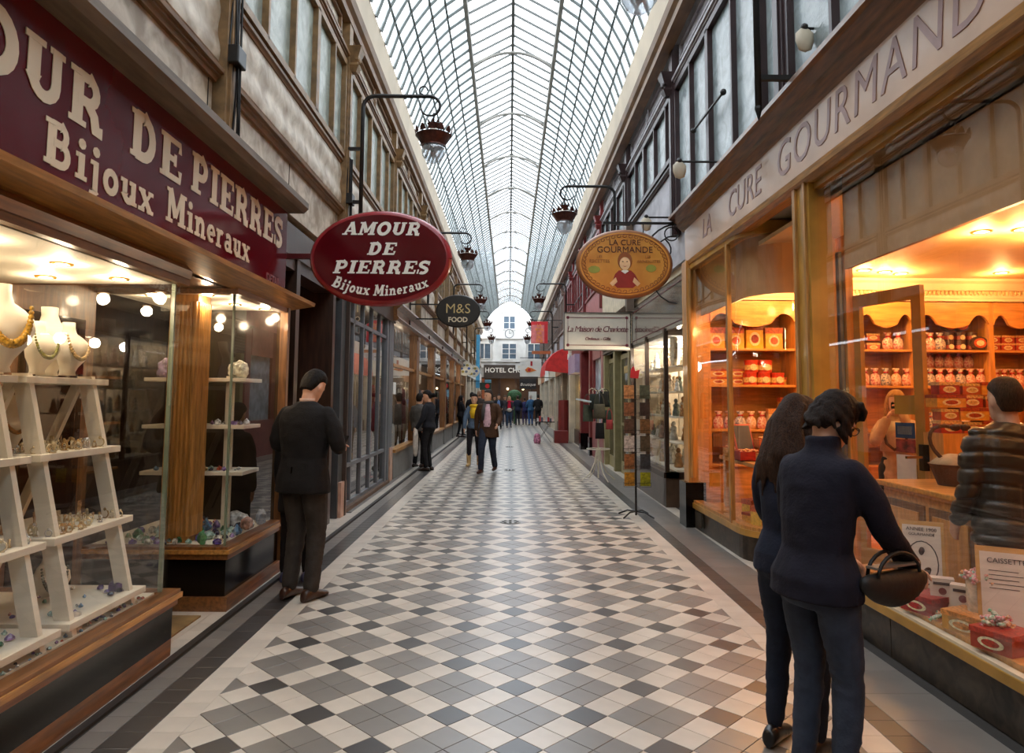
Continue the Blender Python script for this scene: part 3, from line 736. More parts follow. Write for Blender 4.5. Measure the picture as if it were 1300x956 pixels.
# --- leaning white ladder shelves
def ladder(y0, y1, label):
    r = E('ladder_shelf', (-2.4, y0, .385), label=label, cat='shelf', group=None)
    def X(z): return -2.14-(z-.42)*.235
    for y in (y0+.05, y1-.12):
        MB().prism([(X(.385)+.03, .385), (X(1.66)+.03, 1.66), (X(1.66)-.05, 1.66), (X(.385)-.05, .385)], 'y', y, y+.035).build('upright', M_displaywhite, r)
        MB().prism([(-2.95, .385), (X(1.62)-.04, 1.62), (X(1.62)-.09, 1.62), (-3.0, .385)], 'y', y, y+.035).build('upright', M_displaywhite, r)
    for z, d in ((.46, .5), (.86, .46), (1.26, .4), (1.645, .34)):
        MB().box(X(z)-d, X(z)+.06, y0, y1, z-.035, z).build('shelf', M_displaywhite, r, bevel=.003)
    return X
LX = ladder(1.9, 3.36, 'leaning white ladder shelf of jewellery, nearest the camera')
ladder(3.42, 4.12, 'leaning white ladder shelf at the glass corner by the entrance')
# --- white shelves in bay 2
r = E('shelf_unit', (-2.5, 5.8, .455), label='white shelf unit of minerals behind the fluted column', cat='shelf')
for x in (-2.32, -2.72): MB().box(x-.03, x+.03, 5.78, 5.82, .455, 1.72).build('upright', M_displaywhite, r)
for z in (.95, 1.32, 1.70): MB().box(-2.95, -2.13, 5.62, 6.0, z-.03, z).build('shelf', M_displaywhite, r, bevel=.003)

# --- necklace busts
M_bust = mat('bust_cloth_white', rgb(240, 232, 216), .6, var=.03)
def bust_mb(s=1.0):
    mb = MB()
    rings = []
    for z, rx, ry, cy in ((0, .045, .05, .03), (.02, .04, .045, .03), (.05, .05, .05, .02), (.10, .085, .06, 0), (.155, .105, .055, -.015), (.20, .10, .045, -.01), (.235, .075, .035, .012), (.26, .045, .032, .03), (.29, .035, .033, .035), (.33, .036, .036, .04)):
        rings.append([(rx*s*math.cos(t), (cy+ry*math.sin(t))*s, z*s) for t in [q*math.pi/8 for q in range(16)]])
    mb.loft(rings); return mb
def necklace_mb(s, zlow, w, bead, n=26):
    mb = MB()
    for k in range(n):
        t = -math.pi*.98+math.pi*.96*k/(n-1)
        x = w*math.cos(t); z = .25+(.25-zlow)*math.sin(t)
        y = -.052-.034*abs(math.sin(t))
        b = bead*(.6+.7*abs(math.sin(t)))
        mb.ell((x*s, y*s, z*s), b*s*1.25, 6, 4)
    return mb
bust0 = bust_mb().mesh('bust_form', M_bust, smooth=True)
busts = [  # x, y, z, rotation, scale, bead colour, label
 (-2.44, 3.33, 1.66, 1.0, 1.3, (196, 150, 50), 'white bust with broad gold and blue bead collar, cut by left edge'),
 (-2.66, 3.62, 1.66, 1.1, .8, (190, 70, 60), 'small white bust with a red charm necklace on the top shelf'),
 (-2.47, 3.66, 1.66, 1.1, .85, (120, 120, 40), 'small bust with a gold-green necklace between two taller busts'),
 (-2.62, 3.97, 1.66, 1.0, 1.2, (50, 40, 60), 'tallest white bust with a black pointed collar, right end of top shelf'),
 (-2.44, 3.87, 1.66, 1.2, .9, (190, 160, 110), 'low white bust with a sparse metal necklace in front of the tallest bust'),
 (-2.62, 3.7, 1.27, .9, .85, (160, 110, 60), 'tan bust with a pendant on the second ladder shelf'),
 (-2.66, 3.25, .46, .9, 1.2, (30, 30, 44), 'bust with heavy dark beads standing low in the nearest window'),
 (-2.5, 3.9, .40, .9, .9, (120, 130, 120), 'low bust with a grey stone necklace on the window floor'),
 (-2.66, 5.75, .95, .5, .8, (200, 190, 170), 'white bust with silver chain on lower shelf left of the fluted column'),
 (-2.66, 5.75, 1.32, .5, .8, (110, 100, 90), 'white bust with dark chain on middle shelf left of the fluted column'),
]
for x, y, z, rz, s, c, lab in busts:
    b = E('necklace_bust', (x, y, z+.001), rz, lab, 'jewellery bust', group='necklace busts in the jewellery window')
    o = inst(bust0, 'bust', (0, 0, 0), b); o.scale = (s, s, s)
    ne = necklace_mb(s, .1, .07, .0085 if s < 1 else .011).mesh('necklace', mat('beads_%d_%d_%d' % c, rgb(*c), .25, var=.4, scale=90), smooth=True)
    inst(ne, 'necklace', (0, 0, 0), b)
# --- small jewellery: rings, pendants, stones; each an object
def gem_mesh(i):
    rd = random.Random(i); mb = MB()
    n = rd.choice((5, 6, 7))
    mb.lathe([(.3, 0), (.8+rd.random()*.3, .25), (1, .6+rd.random()*.3), (.55, 1.1+rd.random()*.5), (.05, 1.3+rd.random()*.6)], (0, 0, 0), n, sx=1, sy=.6+rd.random()*.5)
    return mb
cols = [(150, 120, 180), (90, 70, 150), (170, 200, 190), (70, 130, 90), (220, 210, 200), (200, 170, 120), (60, 60, 80), (190, 90, 70), (110, 150, 190), (230, 225, 215)]
gems = [gem_mesh(i).mesh('gem', mat('gem_%d' % i, rgb(*cols[i % 10]), .12, var=.5, scale=1.2, coat=.5)) for i in range(20)]
ring_me = []
for i, c in enumerate(((225, 200, 150), (210, 205, 200), (235, 215, 175), (190, 150, 90))):
    mb = MB(); mb.tube([(.9*math.cos(t), 0, 1.0+.9*math.sin(t)) for t in [q*math.pi/5 for q in range(11)]], .16, 5); mb.ell((0, 0, 2.0), .45, 6, 4)
    mb.box(-.6, .6, -.5, .5, 0, .2)
    ring_me.append(mb.mesh('ring_stand', mat('ring_metal_%d' % i, rgb(*c), .25, metal=.5, var=.2), smooth=False))
CN_ = ['lilac', 'violet', 'pale green', 'green', 'cream', 'amber', 'black', 'rust red', 'light blue', 'white']
CNAME = {'gem_%d' % i: CN_[i % 10] for i in range(20)}; CNAME.update({'ring_metal_%d' % i: w for i, w in enumerate(('pale gold', 'silver', 'champagne', 'bronze'))})
rd = random.Random(3)
def scatter(meshes, n, x0, x1, y0, y1, z, s0, s1, name, label, cat, group, flat=False, slope=0):
    pts = []
    tries = 0
    while len(pts) < n and tries < n*30:
        tries += 1
        x, y = rd.uniform(x0, x1), rd.uniform(y0, y1); s = rd.uniform(s0, s1)
        if any((x-a)**2+(y-b)**2 < (1.6*max(s, c))**2 for a, b, c in pts): continue
        pts.append((x, y, s))
        me = rd.choice(meshes); o = inst(me, name, (x, y, z), None, (0, 0, rd.uniform(0, 6.3)), s)
        w = CNAME[me.materials[0].name]; T(o, w+' '+label, cat, group+', '+w)
for z, nm in ((.861, 'bottom'), (1.261, 'middle')):
    X = -2.14-(z-.42)*.235
    scatter(ring_me, 62, X-.18, X+.04, 2.0, 3.3, z, .016, .026, 'ring', 'tiny ring on a stand among many, %s ladder shelf nearest the camera' % nm, 'ring', 'rings on the %s near shelf' % nm)
    scatter(ring_me, 38, X-.18, X+.04, 3.46, 4.08, z, .016, .026, 'ring', 'tiny ring on a stand among many, %s ladder shelf by the corner' % nm, 'ring', 'rings on the %s corner shelf' % nm)
scatter(gems, 50, -2.62, -2.12, 2.3, 4.15, .386 if False else .462, .010, .022, 'gemstone', 'small polished stone lying on the lowest board of the jewellery window', 'gemstone', 'stones on the window floor') if False else None
scatter(gems, 46, -2.135, -2.09, 2.5, 4.18, .386, .007, .012, 'gemstone', 'stone on the white strip along the glass of the nearest window', 'gemstone', 'stones along the glass')
scatter(gems, 40, -2.55, -2.16, 2.3, 3.3, .461, .010, .02, 'gemstone', 'small stone on the lowest ladder board nearest the camera', 'gemstone', 'stones on the lowest near board')
scatter(gems, 24, -2.55, -2.16, 3.5, 4.05, .461, .010, .02, 'gemstone', 'small stone on the lowest ladder board by the corner', 'gemstone', 'stones on the lowest corner board')
scatter(gems, 95, -2.95, -2.14, 5.23, 6.28, .453, .018, .048, 'mineral', 'rough mineral in the heap on the corner window floor', 'mineral', 'minerals on the corner window floor')
scatter(gems, 22, -2.9, -2.16, 5.64, 5.95, .951, .012, .03, 'mineral', 'small mineral on the lowest white shelf of the corner window', 'mineral', 'minerals on the lowest shelf')
scatter(gems, 16, -2.5, -2.16, 5.64, 5.95, 1.321, .012, .03, 'mineral', 'small mineral on the middle white shelf of the corner window', 'mineral', 'minerals on the middle shelf')
pend = []
for i, c in enumerate(((232, 214, 180), (214, 186, 140), (240, 236, 226), (190, 150, 100), (150, 160, 150))):
    mb = MB(); mb.box(-.9, .9, -.5, .5, 0, .18).prism([(-.7, .18), (.7, .18), (.5, 2.6), (-.5, 2.6)], 'y', -.06, .06)
    for q in range(9): t_ = math.pi*(1+q/8); mb.ell((.42*math.cos(t_), -.12, 2.1+.9*math.sin(t_)), .13, 5, 4)
    pend.append(mb.mesh('pendant_stand', mat('pendant_%d' % i, rgb(*c), .4, var=.35, scale=3)))
CNAME.update({'pendant_%d' % i: w for i, w in enumerate(('cream', 'sand', 'white', 'tan', 'grey'))})
for z, nm, h_ in ((.861, 'bottom', 1), (1.261, 'middle', 1)):
    X = -2.14-(z-.42)*.235
    scatter(pend, 12, X-.3, X-.19, 2.0, 3.3, z, .022, .034, 'pendant_stand', 'small pendant card at the back of the %s near ladder shelf' % nm, 'jewellery stand', 'pendant cards on the %s near shelf' % nm)
    scatter(pend, 7, X-.3, X-.19, 3.46, 4.08, z, .022, .034, 'pendant_stand', 'small pendant card at the back of the %s corner ladder shelf' % nm, 'jewellery stand', 'pendant cards on the %s corner shelf' % nm)
def rock(name, x, y, z, r, c, label, seed=0, c2=None, metalish=.3):
    bm = bmesh.new(); bmesh.ops.create_icosphere(bm, subdivisions=3, radius=1)
    for v in bm.verts:
        k = 1+.35*noise.noise(v.co*1.7+Vector((seed, 0, 0)))+.12*noise.noise(v.co*6+Vector((0, seed, 0)))
        v.co = Vector((v.co.x*r[0]*k, v.co.y*r[1]*k, max(v.co.z*r[2]*k, -r[2]*.8)+r[2]*.8))
    me = bpy.data.meshes.new(name); bm.to_mesh(me); bm.free(); me.materials.append(mat('rock_%d' % seed, rgb(*c), metalish, var=.5, scale=22, c2=c2, bump=.5, bscale=40, coat=.3))
    o = inst(me, name, (x, y, z)); return T(o, label, 'mineral')
rock('amethyst_cluster', -2.2, 4.02, .387, (.06, .05, .07), (74, 56, 110), 'dark purple amethyst cluster at the glass corner of the nearest window', 2)
rock('rock_crystal', -2.16, 3.55, .387, (.05, .06, .05), (206, 190, 170), 'pale quartz lump by the glass in the nearest window', 3)
rock('violet_crystal', -2.155, 3.73, .387, (.03, .03, .03), (70, 50, 140), 'small violet crystal beside the pale quartz lump', 4)
rock('agate_slice', -2.66, 5.82, 1.701, (.13, .03, .14), (70, 90, 110), 'large dark blue agate slice on the top shelf left of the column', 5, rgb(30, 40, 44))
rock('lilac_geode', -2.84, 5.76, 1.701, (.07, .06, .09), (150, 130, 170), 'lilac geode beside the blue agate slice on the top shelf', 6)
rock('white_coral', -2.25, 5.78, 1.701, (.08, .07, .08), (232, 222, 196), 'cream coral lump on the top shelf right of the column', 7)
rock('dark_geode', -2.13, 6.1, .455, (.04, .06, .07), (60, 70, 84), 'dark geode at the right end of the corner window floor', 8)
rock('white_selenite', -2.3, 6.0, .455, (.1, .08, .07), (232, 228, 224), 'white crystal lump in the middle of the corner window floor', 9)
rock('pink_stone', -2.16, 5.85, .455, (.045, .04, .06), (200, 150, 130), 'pink stone by the right glass of the corner window', 10)
rock('green_figurine', -2.27, 5.26, .455, (.03, .03, .055), (86, 150, 104), 'green carved stone at the foot of the fluted column', 11)
# ceiling spots
k = 0
for x, y, bay_ in ((-2.35, 2.35, 1), (-2.75, 2.75, 1), (-2.35, 3.0, 1), (-2.75, 3.35, 1), (-2.35, 3.6, 1), (-2.7, 4.0, 1), (-2.3, 4.05, 1), (-2.35, 5.35, 2), (-2.8, 5.4, 2), (-2.35, 5.9, 2), (-2.75, 6.1, 2), (-2.2, 6.2, 2)):
    zc = 2.24 if bay_ == 1 else 2.34
    r = E('ceiling_spot', (x, y, zc), label='round recessed spot in the %s, %s' % ('nearest jewellery window' if bay_ == 1 else 'mineral window', ['first', 'second', 'third', 'fourth', 'fifth', 'sixth', 'seventh', 'first', 'second', 'third', 'fourth', 'fifth'][k]+' counting away from the camera'), cat='spotlight', group='ceiling spots of the jewellery shop')
    MB().lathe([(.055, 0), (.055, -.008), (.04, -.01), (.04, 0)], (x, y, zc), 16).build('rim', M_brass, r)
    MB().lathe([(0, -.004), (.038, -.004), (.038, -.006), (0, -.006)], (x, y, zc), 12).build('bulb', M_emitw, r)
    lamp('spot_light', (x, y, zc-.05), 6.5, (1, .78, .52), .04)
    k += 1
r = E('ceiling_lamp', (-2.55, 2.65, 2.24), label='square recessed lamp among the round spots of the nearest window', cat='ceiling lamp')
MB().box(-2.66, -2.44, 2.56, 2.78, 2.225, 2.24).build('frame', M_brass, r)
MB().box(-2.64, -2.46, 2.58, 2.76, 2.222, 2.226).build('diffuser', M_emitw, r)
lamp('inner_shop_light', (-3.5, 3.5, 2.6), 14, (1, .72, .42), .3)
lamp('inner_shop_light', (-3.5, 6.0, 2.6), 8, (1, .72, .42), .3)

# ================================================================ dark doorway y 6.4 .. 9.3
dw = E('dark_doorway', (-2.4, 7.8, 0), label='unlit doorway with a dark red panel behind the man reading his phone', cat='doorway')
MB().box(-2.75, -2.7, 6.4, 9.28, 0, 3.0).build('back_panel', M_wood_dark, dw)
MB().box(-2.7, -2.66, 7.3, 8.5, 1.9, 2.9).build('red_panel', mat('dark_red_panel', rgb(92, 18, 20), .3), dw)
MB().box(-2.7, -2.66, 7.3, 8.5, .15, 1.85).build('wood_panel', M_wood_brown, dw)
for y in (6.42, 7.1, 8.6): MB().box(-2.7, -2.2, y, y+.12, 0, 3.0).build('post', M_wood_dark, dw)
MB().box(-2.45, -2.22, 6.4, 9.3, 2.85, 3.3).build('lintel', M_wood_dark, dw)
MB().box(-2.36, -2.2, 9.05, 9.33, 0, 3.05).build('grey_jamb', mat('dark_grey_frame', rgb(70, 72, 74), .35), dw)
MB().box(-2.40, -2.16, 9.1, 9.4, 0, .45).build('stone_foot', M_pinkstone, dw)
MB().box(-2.3, -2.19, 6.12, 13.3, 2.97, 3.28).build('fascia', M_wood_dark, dw)

# ================================================================ grey metal glazing y 9.4 .. 12.9
gz = E('metal_glazing', (-2.27, 11, 0), label='tall grey iron-framed glazed front reflecting the passage, left', cat='glazed screen')
def gb(y0, y1, z0, z1, nm='bar', t=.03): MB().box(-2.27-t, -2.27+t, y0, y1, z0, z1).build(nm, M_steel, gz)
ys = [9.4, 9.95, 10.62, 11.3, 11.98, 12.62]
for y in ys[:-1]: gb(y, y+.06, .07, 2.98, 'mullion')
gb(12.6, 12.75, 0, 3.15, 'post', .05); gb(12.86, 13.0, 0, 3.15, 'post', .05); MB().box(-2.3, -2.26, 12.75, 12.86, 0, 3.15).build('post_web', M_steel, gz)
for z in (.05, .58, 2.62): gb(9.4, 12.62, z, z+.055, 'rail')
gb(9.4, 12.7, 3.0, 3.12, 'head_rail')
for a, b in zip(ys[:-1], ys[1:]):
    for z0, z1 in ((.105, .58), (.635, 2.62), (2.675, 3.0)):
        MB().sheet((-2.27, a+.06, z0), (-2.27, b, z0), (-2.27, b, z1), (-2.27, a+.06, z1)).build('pane', M_glassdark, gz, recalc=False)
MB().box(-2.35, -2.18, 9.4, 12.9, -.0, .05).build('threshold', mat('brown_threshold', rgb(90, 66, 48), .6), gz)
MB().box(-3.4, -3.35, 9.4, 13.2, 0, 3.0).build('inner_wall', mat('dim_interior', rgb(70, 60, 52), .7), gz)

# ================================================================ wooden shop with grey plinths y 13 .. 34
wf = E('wooden_shop_front', (-2.25, 20, 0), label='long brown wooden shop front with grey plinths along the left side', cat='shop front')
MB().box(-2.33, -2.2, 13.02, 13.3, 0, .62).build('pink_pilaster', M_pinkstone, wf)
MB().box(-2.33, -2.22, 13.02, 13.3, .62, 3.0).build('grey_pilaster', M_steel, wf)
PL = [13.2, 16.45, 20.1, 23.8, 27.4, 30.9, 34.3]
for k, y in enumerate(PL[1:]):
    MB().box(-2.34, -2.16, y-.22, y+.22, .5, 3.0).build('pilaster', M_wood_brown, wf)
    MB().box(-2.36, -2.14, y-.2, y+.2, 2.9, 3.0).build('capital', M_wood_brown, wf, bevel=.015)
    MB().box(-2.34, -2.17, y-.22, y+.22, 0, .5).build('plinth_block', M_greypanel, wf)
for a, b in zip(PL[:-1], PL[1:]):
    MB().box(-2.34, -2.2, a+.2, b-.22, 0, .5).build('plinth', M_greypanel, wf)
    MB().box(-2.36, -2.16, a+.2, b-.22, .5, .56).build('sill', M_wood_goldh, wf)
    MB().sheet((-2.25, a+.1, .56), (-2.25, b-.2, .56), (-2.25, b-.2, 3.0), (-2.25, a+.1, 3.0)).build('pane', M_glass, wf, recalc=False)
    MB().box(-2.29, -2.21, a+.1, b-.2, 2.15, 2.21).build('transom', M_wood_goldh, wf)
MB().prism([(-2.12, 3.0), (-2.08, 3.05), (-2.12, 3.1), (-2.12, 3.22), (-2.02, 3.3), (-2.05, 3.36), (-2.3, 3.36), (-2.3, 3.0)], 'y', 13.0, 34.5).build('fascia', M_wood_brownh, wf)
for a in PL[1:]:
    MB().box(-2.19, -2.15, a-.03, a+.03, 3.36, 3.9).build('panel_batten', M_ironbrown, wf)
    MB().box(-2.14, -2.09, a-1.9, a-1.82, 3.08, 3.18).build('fascia_block', M_wood_dark, wf)
# goods inside: dim racks with colourful garments
MB().box(-4.0, -3.95, 13.2, 34.5, 0, 3.0).build('inner_wall', mat('shop_inner_cream', rgb(170, 150, 124), .7), wf)
GW = ['red', 'brown', 'dark grey', 'beige', 'rust', 'off-white', 'dark red', 'slate blue']
gc = [(170, 40, 44), (90, 70, 50), (60, 60, 66), (190, 170, 140), (140, 90, 60), (200, 190, 180), (120, 40, 40), (70, 90, 110)]
for k in range(30):
    y = 13.7+k*.66; c = gc[(k*5) % 8]
    if min(abs(y-p) for p in PL) < .3: continue
    g = MB(); rings = []
    for z, rx, ry in ((0, .17, .1), (.2, .16, .09), (.5, .13, .08), (.75, .17, .08), (.86, .12, .06), (.9, .04, .04)):
        rings.append([(-2.7+ry*math.cos(t), y+rx*math.sin(t), .9+z) for t in [q*math.pi/6 for q in range(12)]])
    g.loft(rings); g.tube([(-2.7, y, .0), (-2.7, y, .9)], .015, 6); g.lathe([(0, 0), (.12, 0), (.12, .02), (0, .02)], (-2.7, y, 0), 10)
    T(g.build('garment_stand', cloth(*c), loc=(-2.7, y, 0), smooth=True), '%s garment on a stand behind the glass of the wooden shop front' % GW[(k*5) % 8], 'garment', 'garments in the wooden shop front, '+GW[(k*5) % 8])
for y in (14.3, 18.2, 22, 26, 30): lamp('shop_light', (-3.0, y, 2.8), 45, (1, .82, .6), .2)
# poster and notice on the first pane
T(MB().box(-2.245, -2.235, 13.45, 13.75, 1.62, 1.85).build('paper_notice', mat('paper_white', rgb(235, 232, 226), .6, var=.02), loc=(-2.24, 13.6, 1.62)), 'small white notice taped inside the first wooden shop window', 'notice')
hd = MB().prism([(13.5+.0, .56)]+[(13.75+.25*math.cos(t), .82+.22*math.sin(t)) for t in [q*math.pi/8 for q in range(9)]][::-1]+[(14.0, .56)], 'x', -2.32, -2.28)
T(hd.build('headstone_sign', M_white, loc=(-2.3, 13.75, .56)), 'white round-topped placard standing on the sill of the first wooden shop window', 'placard')

# ================================================================ cream fronts y 34.5 .. 53
for k, (a, b) in enumerate(((34.5, 38.2), (38.2, 42), (42, 45.7), (45.7, 49.5), (49.5, 53))):
    f = E('cream_shop_front', (-2.2, (a+b)/2, 0), label=['first', 'second', 'third', 'fourth', 'last'][k]+' cream-painted shop front beyond the wooden one, left side', cat='shop front')
    MB().box(-2.4, -2.12, a, a+.5, 0, 3.3).build('pilaster', M_cream, f)
    MB().box(-2.4, -2.12, b-.3, b, 0, 3.3).build('pilaster', M_cream, f)
    MB().box(-2.4, -2.16, a+.5, b-.3, 0, .5).build('plinth', M_cream, f)
    MB().box(-2.4, -2.1, a, b, 2.7, 3.35).build('fascia', M_white, f)
    MB().box(-2.26, -2.25, a+.5, b-.3, .5, 2.7).build('pane', mat('warm_window', rgb(120, 100, 76), .1, var=.5, scale=3), f)
# blue drainpipe-like banner
T(MB().box(-2.1, -1.86, 44, 44.05, 2.2, 5.6).build('blue_banner', mat('blue_banner', rgb(80, 160, 200), .6), loc=(-1.98, 44, 2.2)), 'tall narrow sky-blue banner far down on the left wall', 'banner')
# ================================================================ RIGHT: SWEET SHOP
sw = E('sweet_shop_front', (2.34, 4, 0), label='ochre and gold sweet shop front with granite plinth, right side', cat='shop front')
M_frieze = mat('frieze_rose_beige', rgb(196, 158, 128), .35, var=.1, scale=2, coat=.2)
fz = E('frieze_sign', (2.28, 4, 3.3), label='long beige fascia reading LA CURE GOURMANDE above the sweet shop windows', cat='sign')
MB().box(2.27, 2.335, -1.2, 8.85, 3.3, 3.76).build('sign_board', M_frieze, fz)
M_faint = mat('faint_mauve_lettering', rgb(156, 118, 110), .4)
for s_, y_, sz in (('LA', 7.85, .32), ('CURE', 6.6, .38), ('GOURMANDE', 4.33, .42)):
    text(s_, sz, M_faint, fz, (2.268, y_, 3.54), R_RIGHT, shear=.12, bold=0, spacing=1.12 if len(s_) > 5 else 1.0)
MB().prism([(2.27, 3.74), (2.2, 3.8), (2.19, 3.84), (2.12, 3.89), (2.08, 3.9), (2.08, 3.94), (2.335, 3.99), (2.335, 3.74)], 'y', -1.2, 8.95).build('cornice', M_wood_brownh, sw)
MB().prism([(2.27, 3.32), (2.24, 3.3), (2.25, 3.25), (2.30, 3.22), (2.4, 3.22), (2.4, 3.34)], 'y', -1.2, 8.85).build('lower_moulding', M_wood_goldh, sw)
MB().box(2.22, 2.42, 8.62, 8.84, .54, 3.3).build('end_post', M_wood_honey, sw)
MB().tube([(2.26, 8.60, .6), (2.26, 8.60, 3.2)], .03, 8).build('post_reeding', M_wood_gold, sw)
MB().box(2.17, 2.42, 8.58, 8.9, 0, .54).build('black_plinth', M_blackpanel, sw)
MB().box(2.29, 2.46, 5.2, 5.5, .24, 3.25).build('middle_post', M_ochre, sw)
MB().box(2.27, 2.33, 5.42, 5.47, .24, 3.25).build('post_bead', M_wood_gold, sw)
MB().box(2.27, 2.33, 5.24, 5.28, .24, 3.25).build('post_bead', M_wood_gold, sw)
# straight window 2
for k, (a, b) in enumerate(((-1.2, 1.0), (1.0, 3.1), (3.1, 4.35), (4.35, 5.5))):
    MB().box(2.34, 2.5, a+.004, b-.004, 0, .24).build('granite_slab', M_granite, sw)
MB().box(2.31, 2.5, -1.2, 5.5, .24, .3).build('sill', M_ochre, sw, bevel=.006)
MB().box(2.315, 2.36, -1.2, 5.5, .30, .315).build('sill_bead', mat('pale_sill', rgb(212, 190, 160), .4), sw)
MB().box(2.33, 2.39, -1.2, 5.2, 3.17, 3.24).build('head_bar', M_ochre, sw)
MB().sheet((2.35, -1.2, .3), (2.35, 5.2, .3), (2.35, 5.2, 3.22), (2.35, -1.2, 3.22)).build('glass_pane', M_glass, sw, recalc=False)
# inner pelmet behind the glass
M_pelmet = mat('tan_pelmet', rgb(190, 140, 92), .6, var=.06)
MB().box(2.50, 2.53, -1.2, 5.1, 2.53, 3.3).build('pelmet', M_pelmet, sw)
# bow window
bow = E('bow_window', (2.3, 7.7, 0), label='curved glass display window of the sweet shop with gold frame', cat='display window')
BP = [(2.28, 8.62), (2.29, 7.9), (2.30, 7.25)]+[(2.30+.42*(1-math.cos(t)), 7.02-.42*math.sin(t)) for t in [q*math.pi/2/8 for q in range(9)]]+[(2.86, 6.6)]
def band(pts, o0, o1, z0, z1, nm, m, par, smooth=False):
    n = len(pts); rings = []
    for i, p in enumerate(pts):
        a = pts[max(i-1, 0)]; c = pts[min(i+1, n-1)]
        d = Vector((c[0]-a[0], c[1]-a[1])).normalized(); nn = Vector((d.y, -d.x))*-1
        nn = -nn if False else nn
        rings.append([(p[0]+nn.x*o*-1, p[1]+nn.y*o*-1, z) for o, z in ((o0, z0), (o1, z0), (o1, z1), (o0, z1))])
    return MB().loft(rings).build(nm, m, par, smooth=smooth)
band(BP, -.12, 0, 0, .24, 'granite_base', M_granite, bow)
band(BP, -.12, .03, .24, .30, 'sill', M_ochre, bow); band(BP, -.1, .015, .30, .33, 'sill_bead', M_wood_gold, bow)
band(BP, -.05, .02, 3.18, 3.3, 'head_rail', M_ochre, bow)
band([(x+.12, y+.08) for x, y in BP], -.02, 0, 2.6, 3.25, 'pelmet', M_pelmet, bow)
gm = MB()
for a, b in zip(BP[:-1], BP[1:]): gm.sheet((a[0], a[1], .33), (b[0], b[1], .33), (b[0], b[1], 3.18), (a[0], a[1], 3.18))
g_o = gm.build('glass_pane', M_glass, bow, recalc=False); 
bm = bmesh.new(); bm.from_mesh(g_o.data); bmesh.ops.remove_doubles(bm, verts=bm.verts, dist=1e-4); bm.to_mesh(g_o.data); bm.free()
g_o.data.polygons.foreach_set('use_smooth', [True]*len(g_o.data.polygons))
MB().box(2.275, 2.32, 7.18, 7.235, .3, 3.2).build('mullion', M_wood_gold, bow)
MB().tube([(2.86, 6.6, .3), (2.86, 6.6, 3.2)], .02, 8).build('end_stile', M_chrome, bow)
MB().box(2.25, 2.28, 8.2, 8.45, .06, .22).build('vent', mat('vent_grille', rgb(60, 52, 40), .6, metal=.5, bump=.8, bscale=150), bow)
MB().prism([(x, y) for x, y in BP]+[(2.86, 8.6)], 'z', 3.2, 3.26).build('soffit', mat('honey_soffit', rgb(214, 150, 70), .5), bow)
# door frame and open door
df = E('shop_doorway', (3.0, 6.5, 0), label='honey wood door frame beside the curved sweet shop window', cat='door frame')
MB().box(2.9, 3.08, 6.46, 6.62, 0, 3.1).build('jamb', M_wood_honey, df)
MB().box(3.09, 3.12, 6.42, 6.6, 0, 2.95).build('steel_strip', M_steel, df)
MB().box(3.13, 3.2, 6.38, 6.6, 0, 3.1).build('jamb', M_wood_honey, df)
dr = E('glass_door', (3.2, 6.36, 0), label='open gold-framed glass door with stickers inside the sweet shop', cat='door')
A_, B_ = Vector((3.2, 6.36, 0)), Vector((3.43, 5.7, 0)); dd = (B_-A_).normalized()
def dbar(t0, t1, z0, z1, nm, th=.05, m=M_ochre):
    a = A_+dd*t0; b = A_+dd*t1; mid = (z0+z1)/2
    MB().bar(a+Vector((0, 0, mid)), b+Vector((0, 0, mid)), th, z1-z0).build(nm, m, dr)
Lw = (B_-A_).length
dbar(0, .07, .05, 2.52, 'stile'); dbar(Lw-.09, Lw, .05, 2.52, 'stile'); dbar(.07, Lw-.09, 2.41, 2.52, 'top_rail'); dbar(.07, Lw-.09, .05, .25, 'bottom_rail')
a = A_+dd*.07; b = A_+dd*(Lw-.09)
MB().sheet(a+Vector((0, 0, .25)), b+Vector((0, 0, .25)), b+Vector((0, 0, 2.41)), a+Vector((0, 0, 2.41))).build('glass', M_glass, dr, recalc=False)
dn = Vector((dd.y, -dd.x, 0)) * 1
if dn.y > 0: dn = -dn
def sticker(t, z0, z1, w, m, nm):
    p = A_+dd*t+dn*.01; q = p+dd*w
    MB().bar(p+Vector((0, 0, (z0+z1)/2)), q+Vector((0, 0, (z0+z1)/2)), .004, z1-z0).build(nm, m, dr)
sticker(.40, 1.24, 1.37, .19, mat('sticker_blue', rgb(40, 70, 110), .4), 'sticker'); sticker(.42, 1.27, 1.34, .14, mat('sticker_pale', rgb(200, 200, 190), .4), 'sticker')
sticker(.40, 1.12, 1.23, .19, mat('sticker_red', rgb(150, 60, 50), .4, var=.5, scale=20), 'sticker')
sticker(.40, .84, 1.1, .19, mat('sticker_paper', rgb(224, 208, 190), .6), 'sticker'); sticker(.38, .62, .82, .21, mat('sticker_paper', rgb(224, 208, 190), .6), 'sticker')
sticker(.40, 1.44, 1.6, .21, mat('gold_notice', rgb(170, 130, 40), .5), 'sticker')
MB().box(3.35, 3.44, 5.64, 5.7, .99, 1.2).build('lock', M_blackpanel, dr); MB().bar((3.38, 5.66, 1.1), (3.2, 5.62, 1.1), .02, .02).build('handle', M_brass, dr)
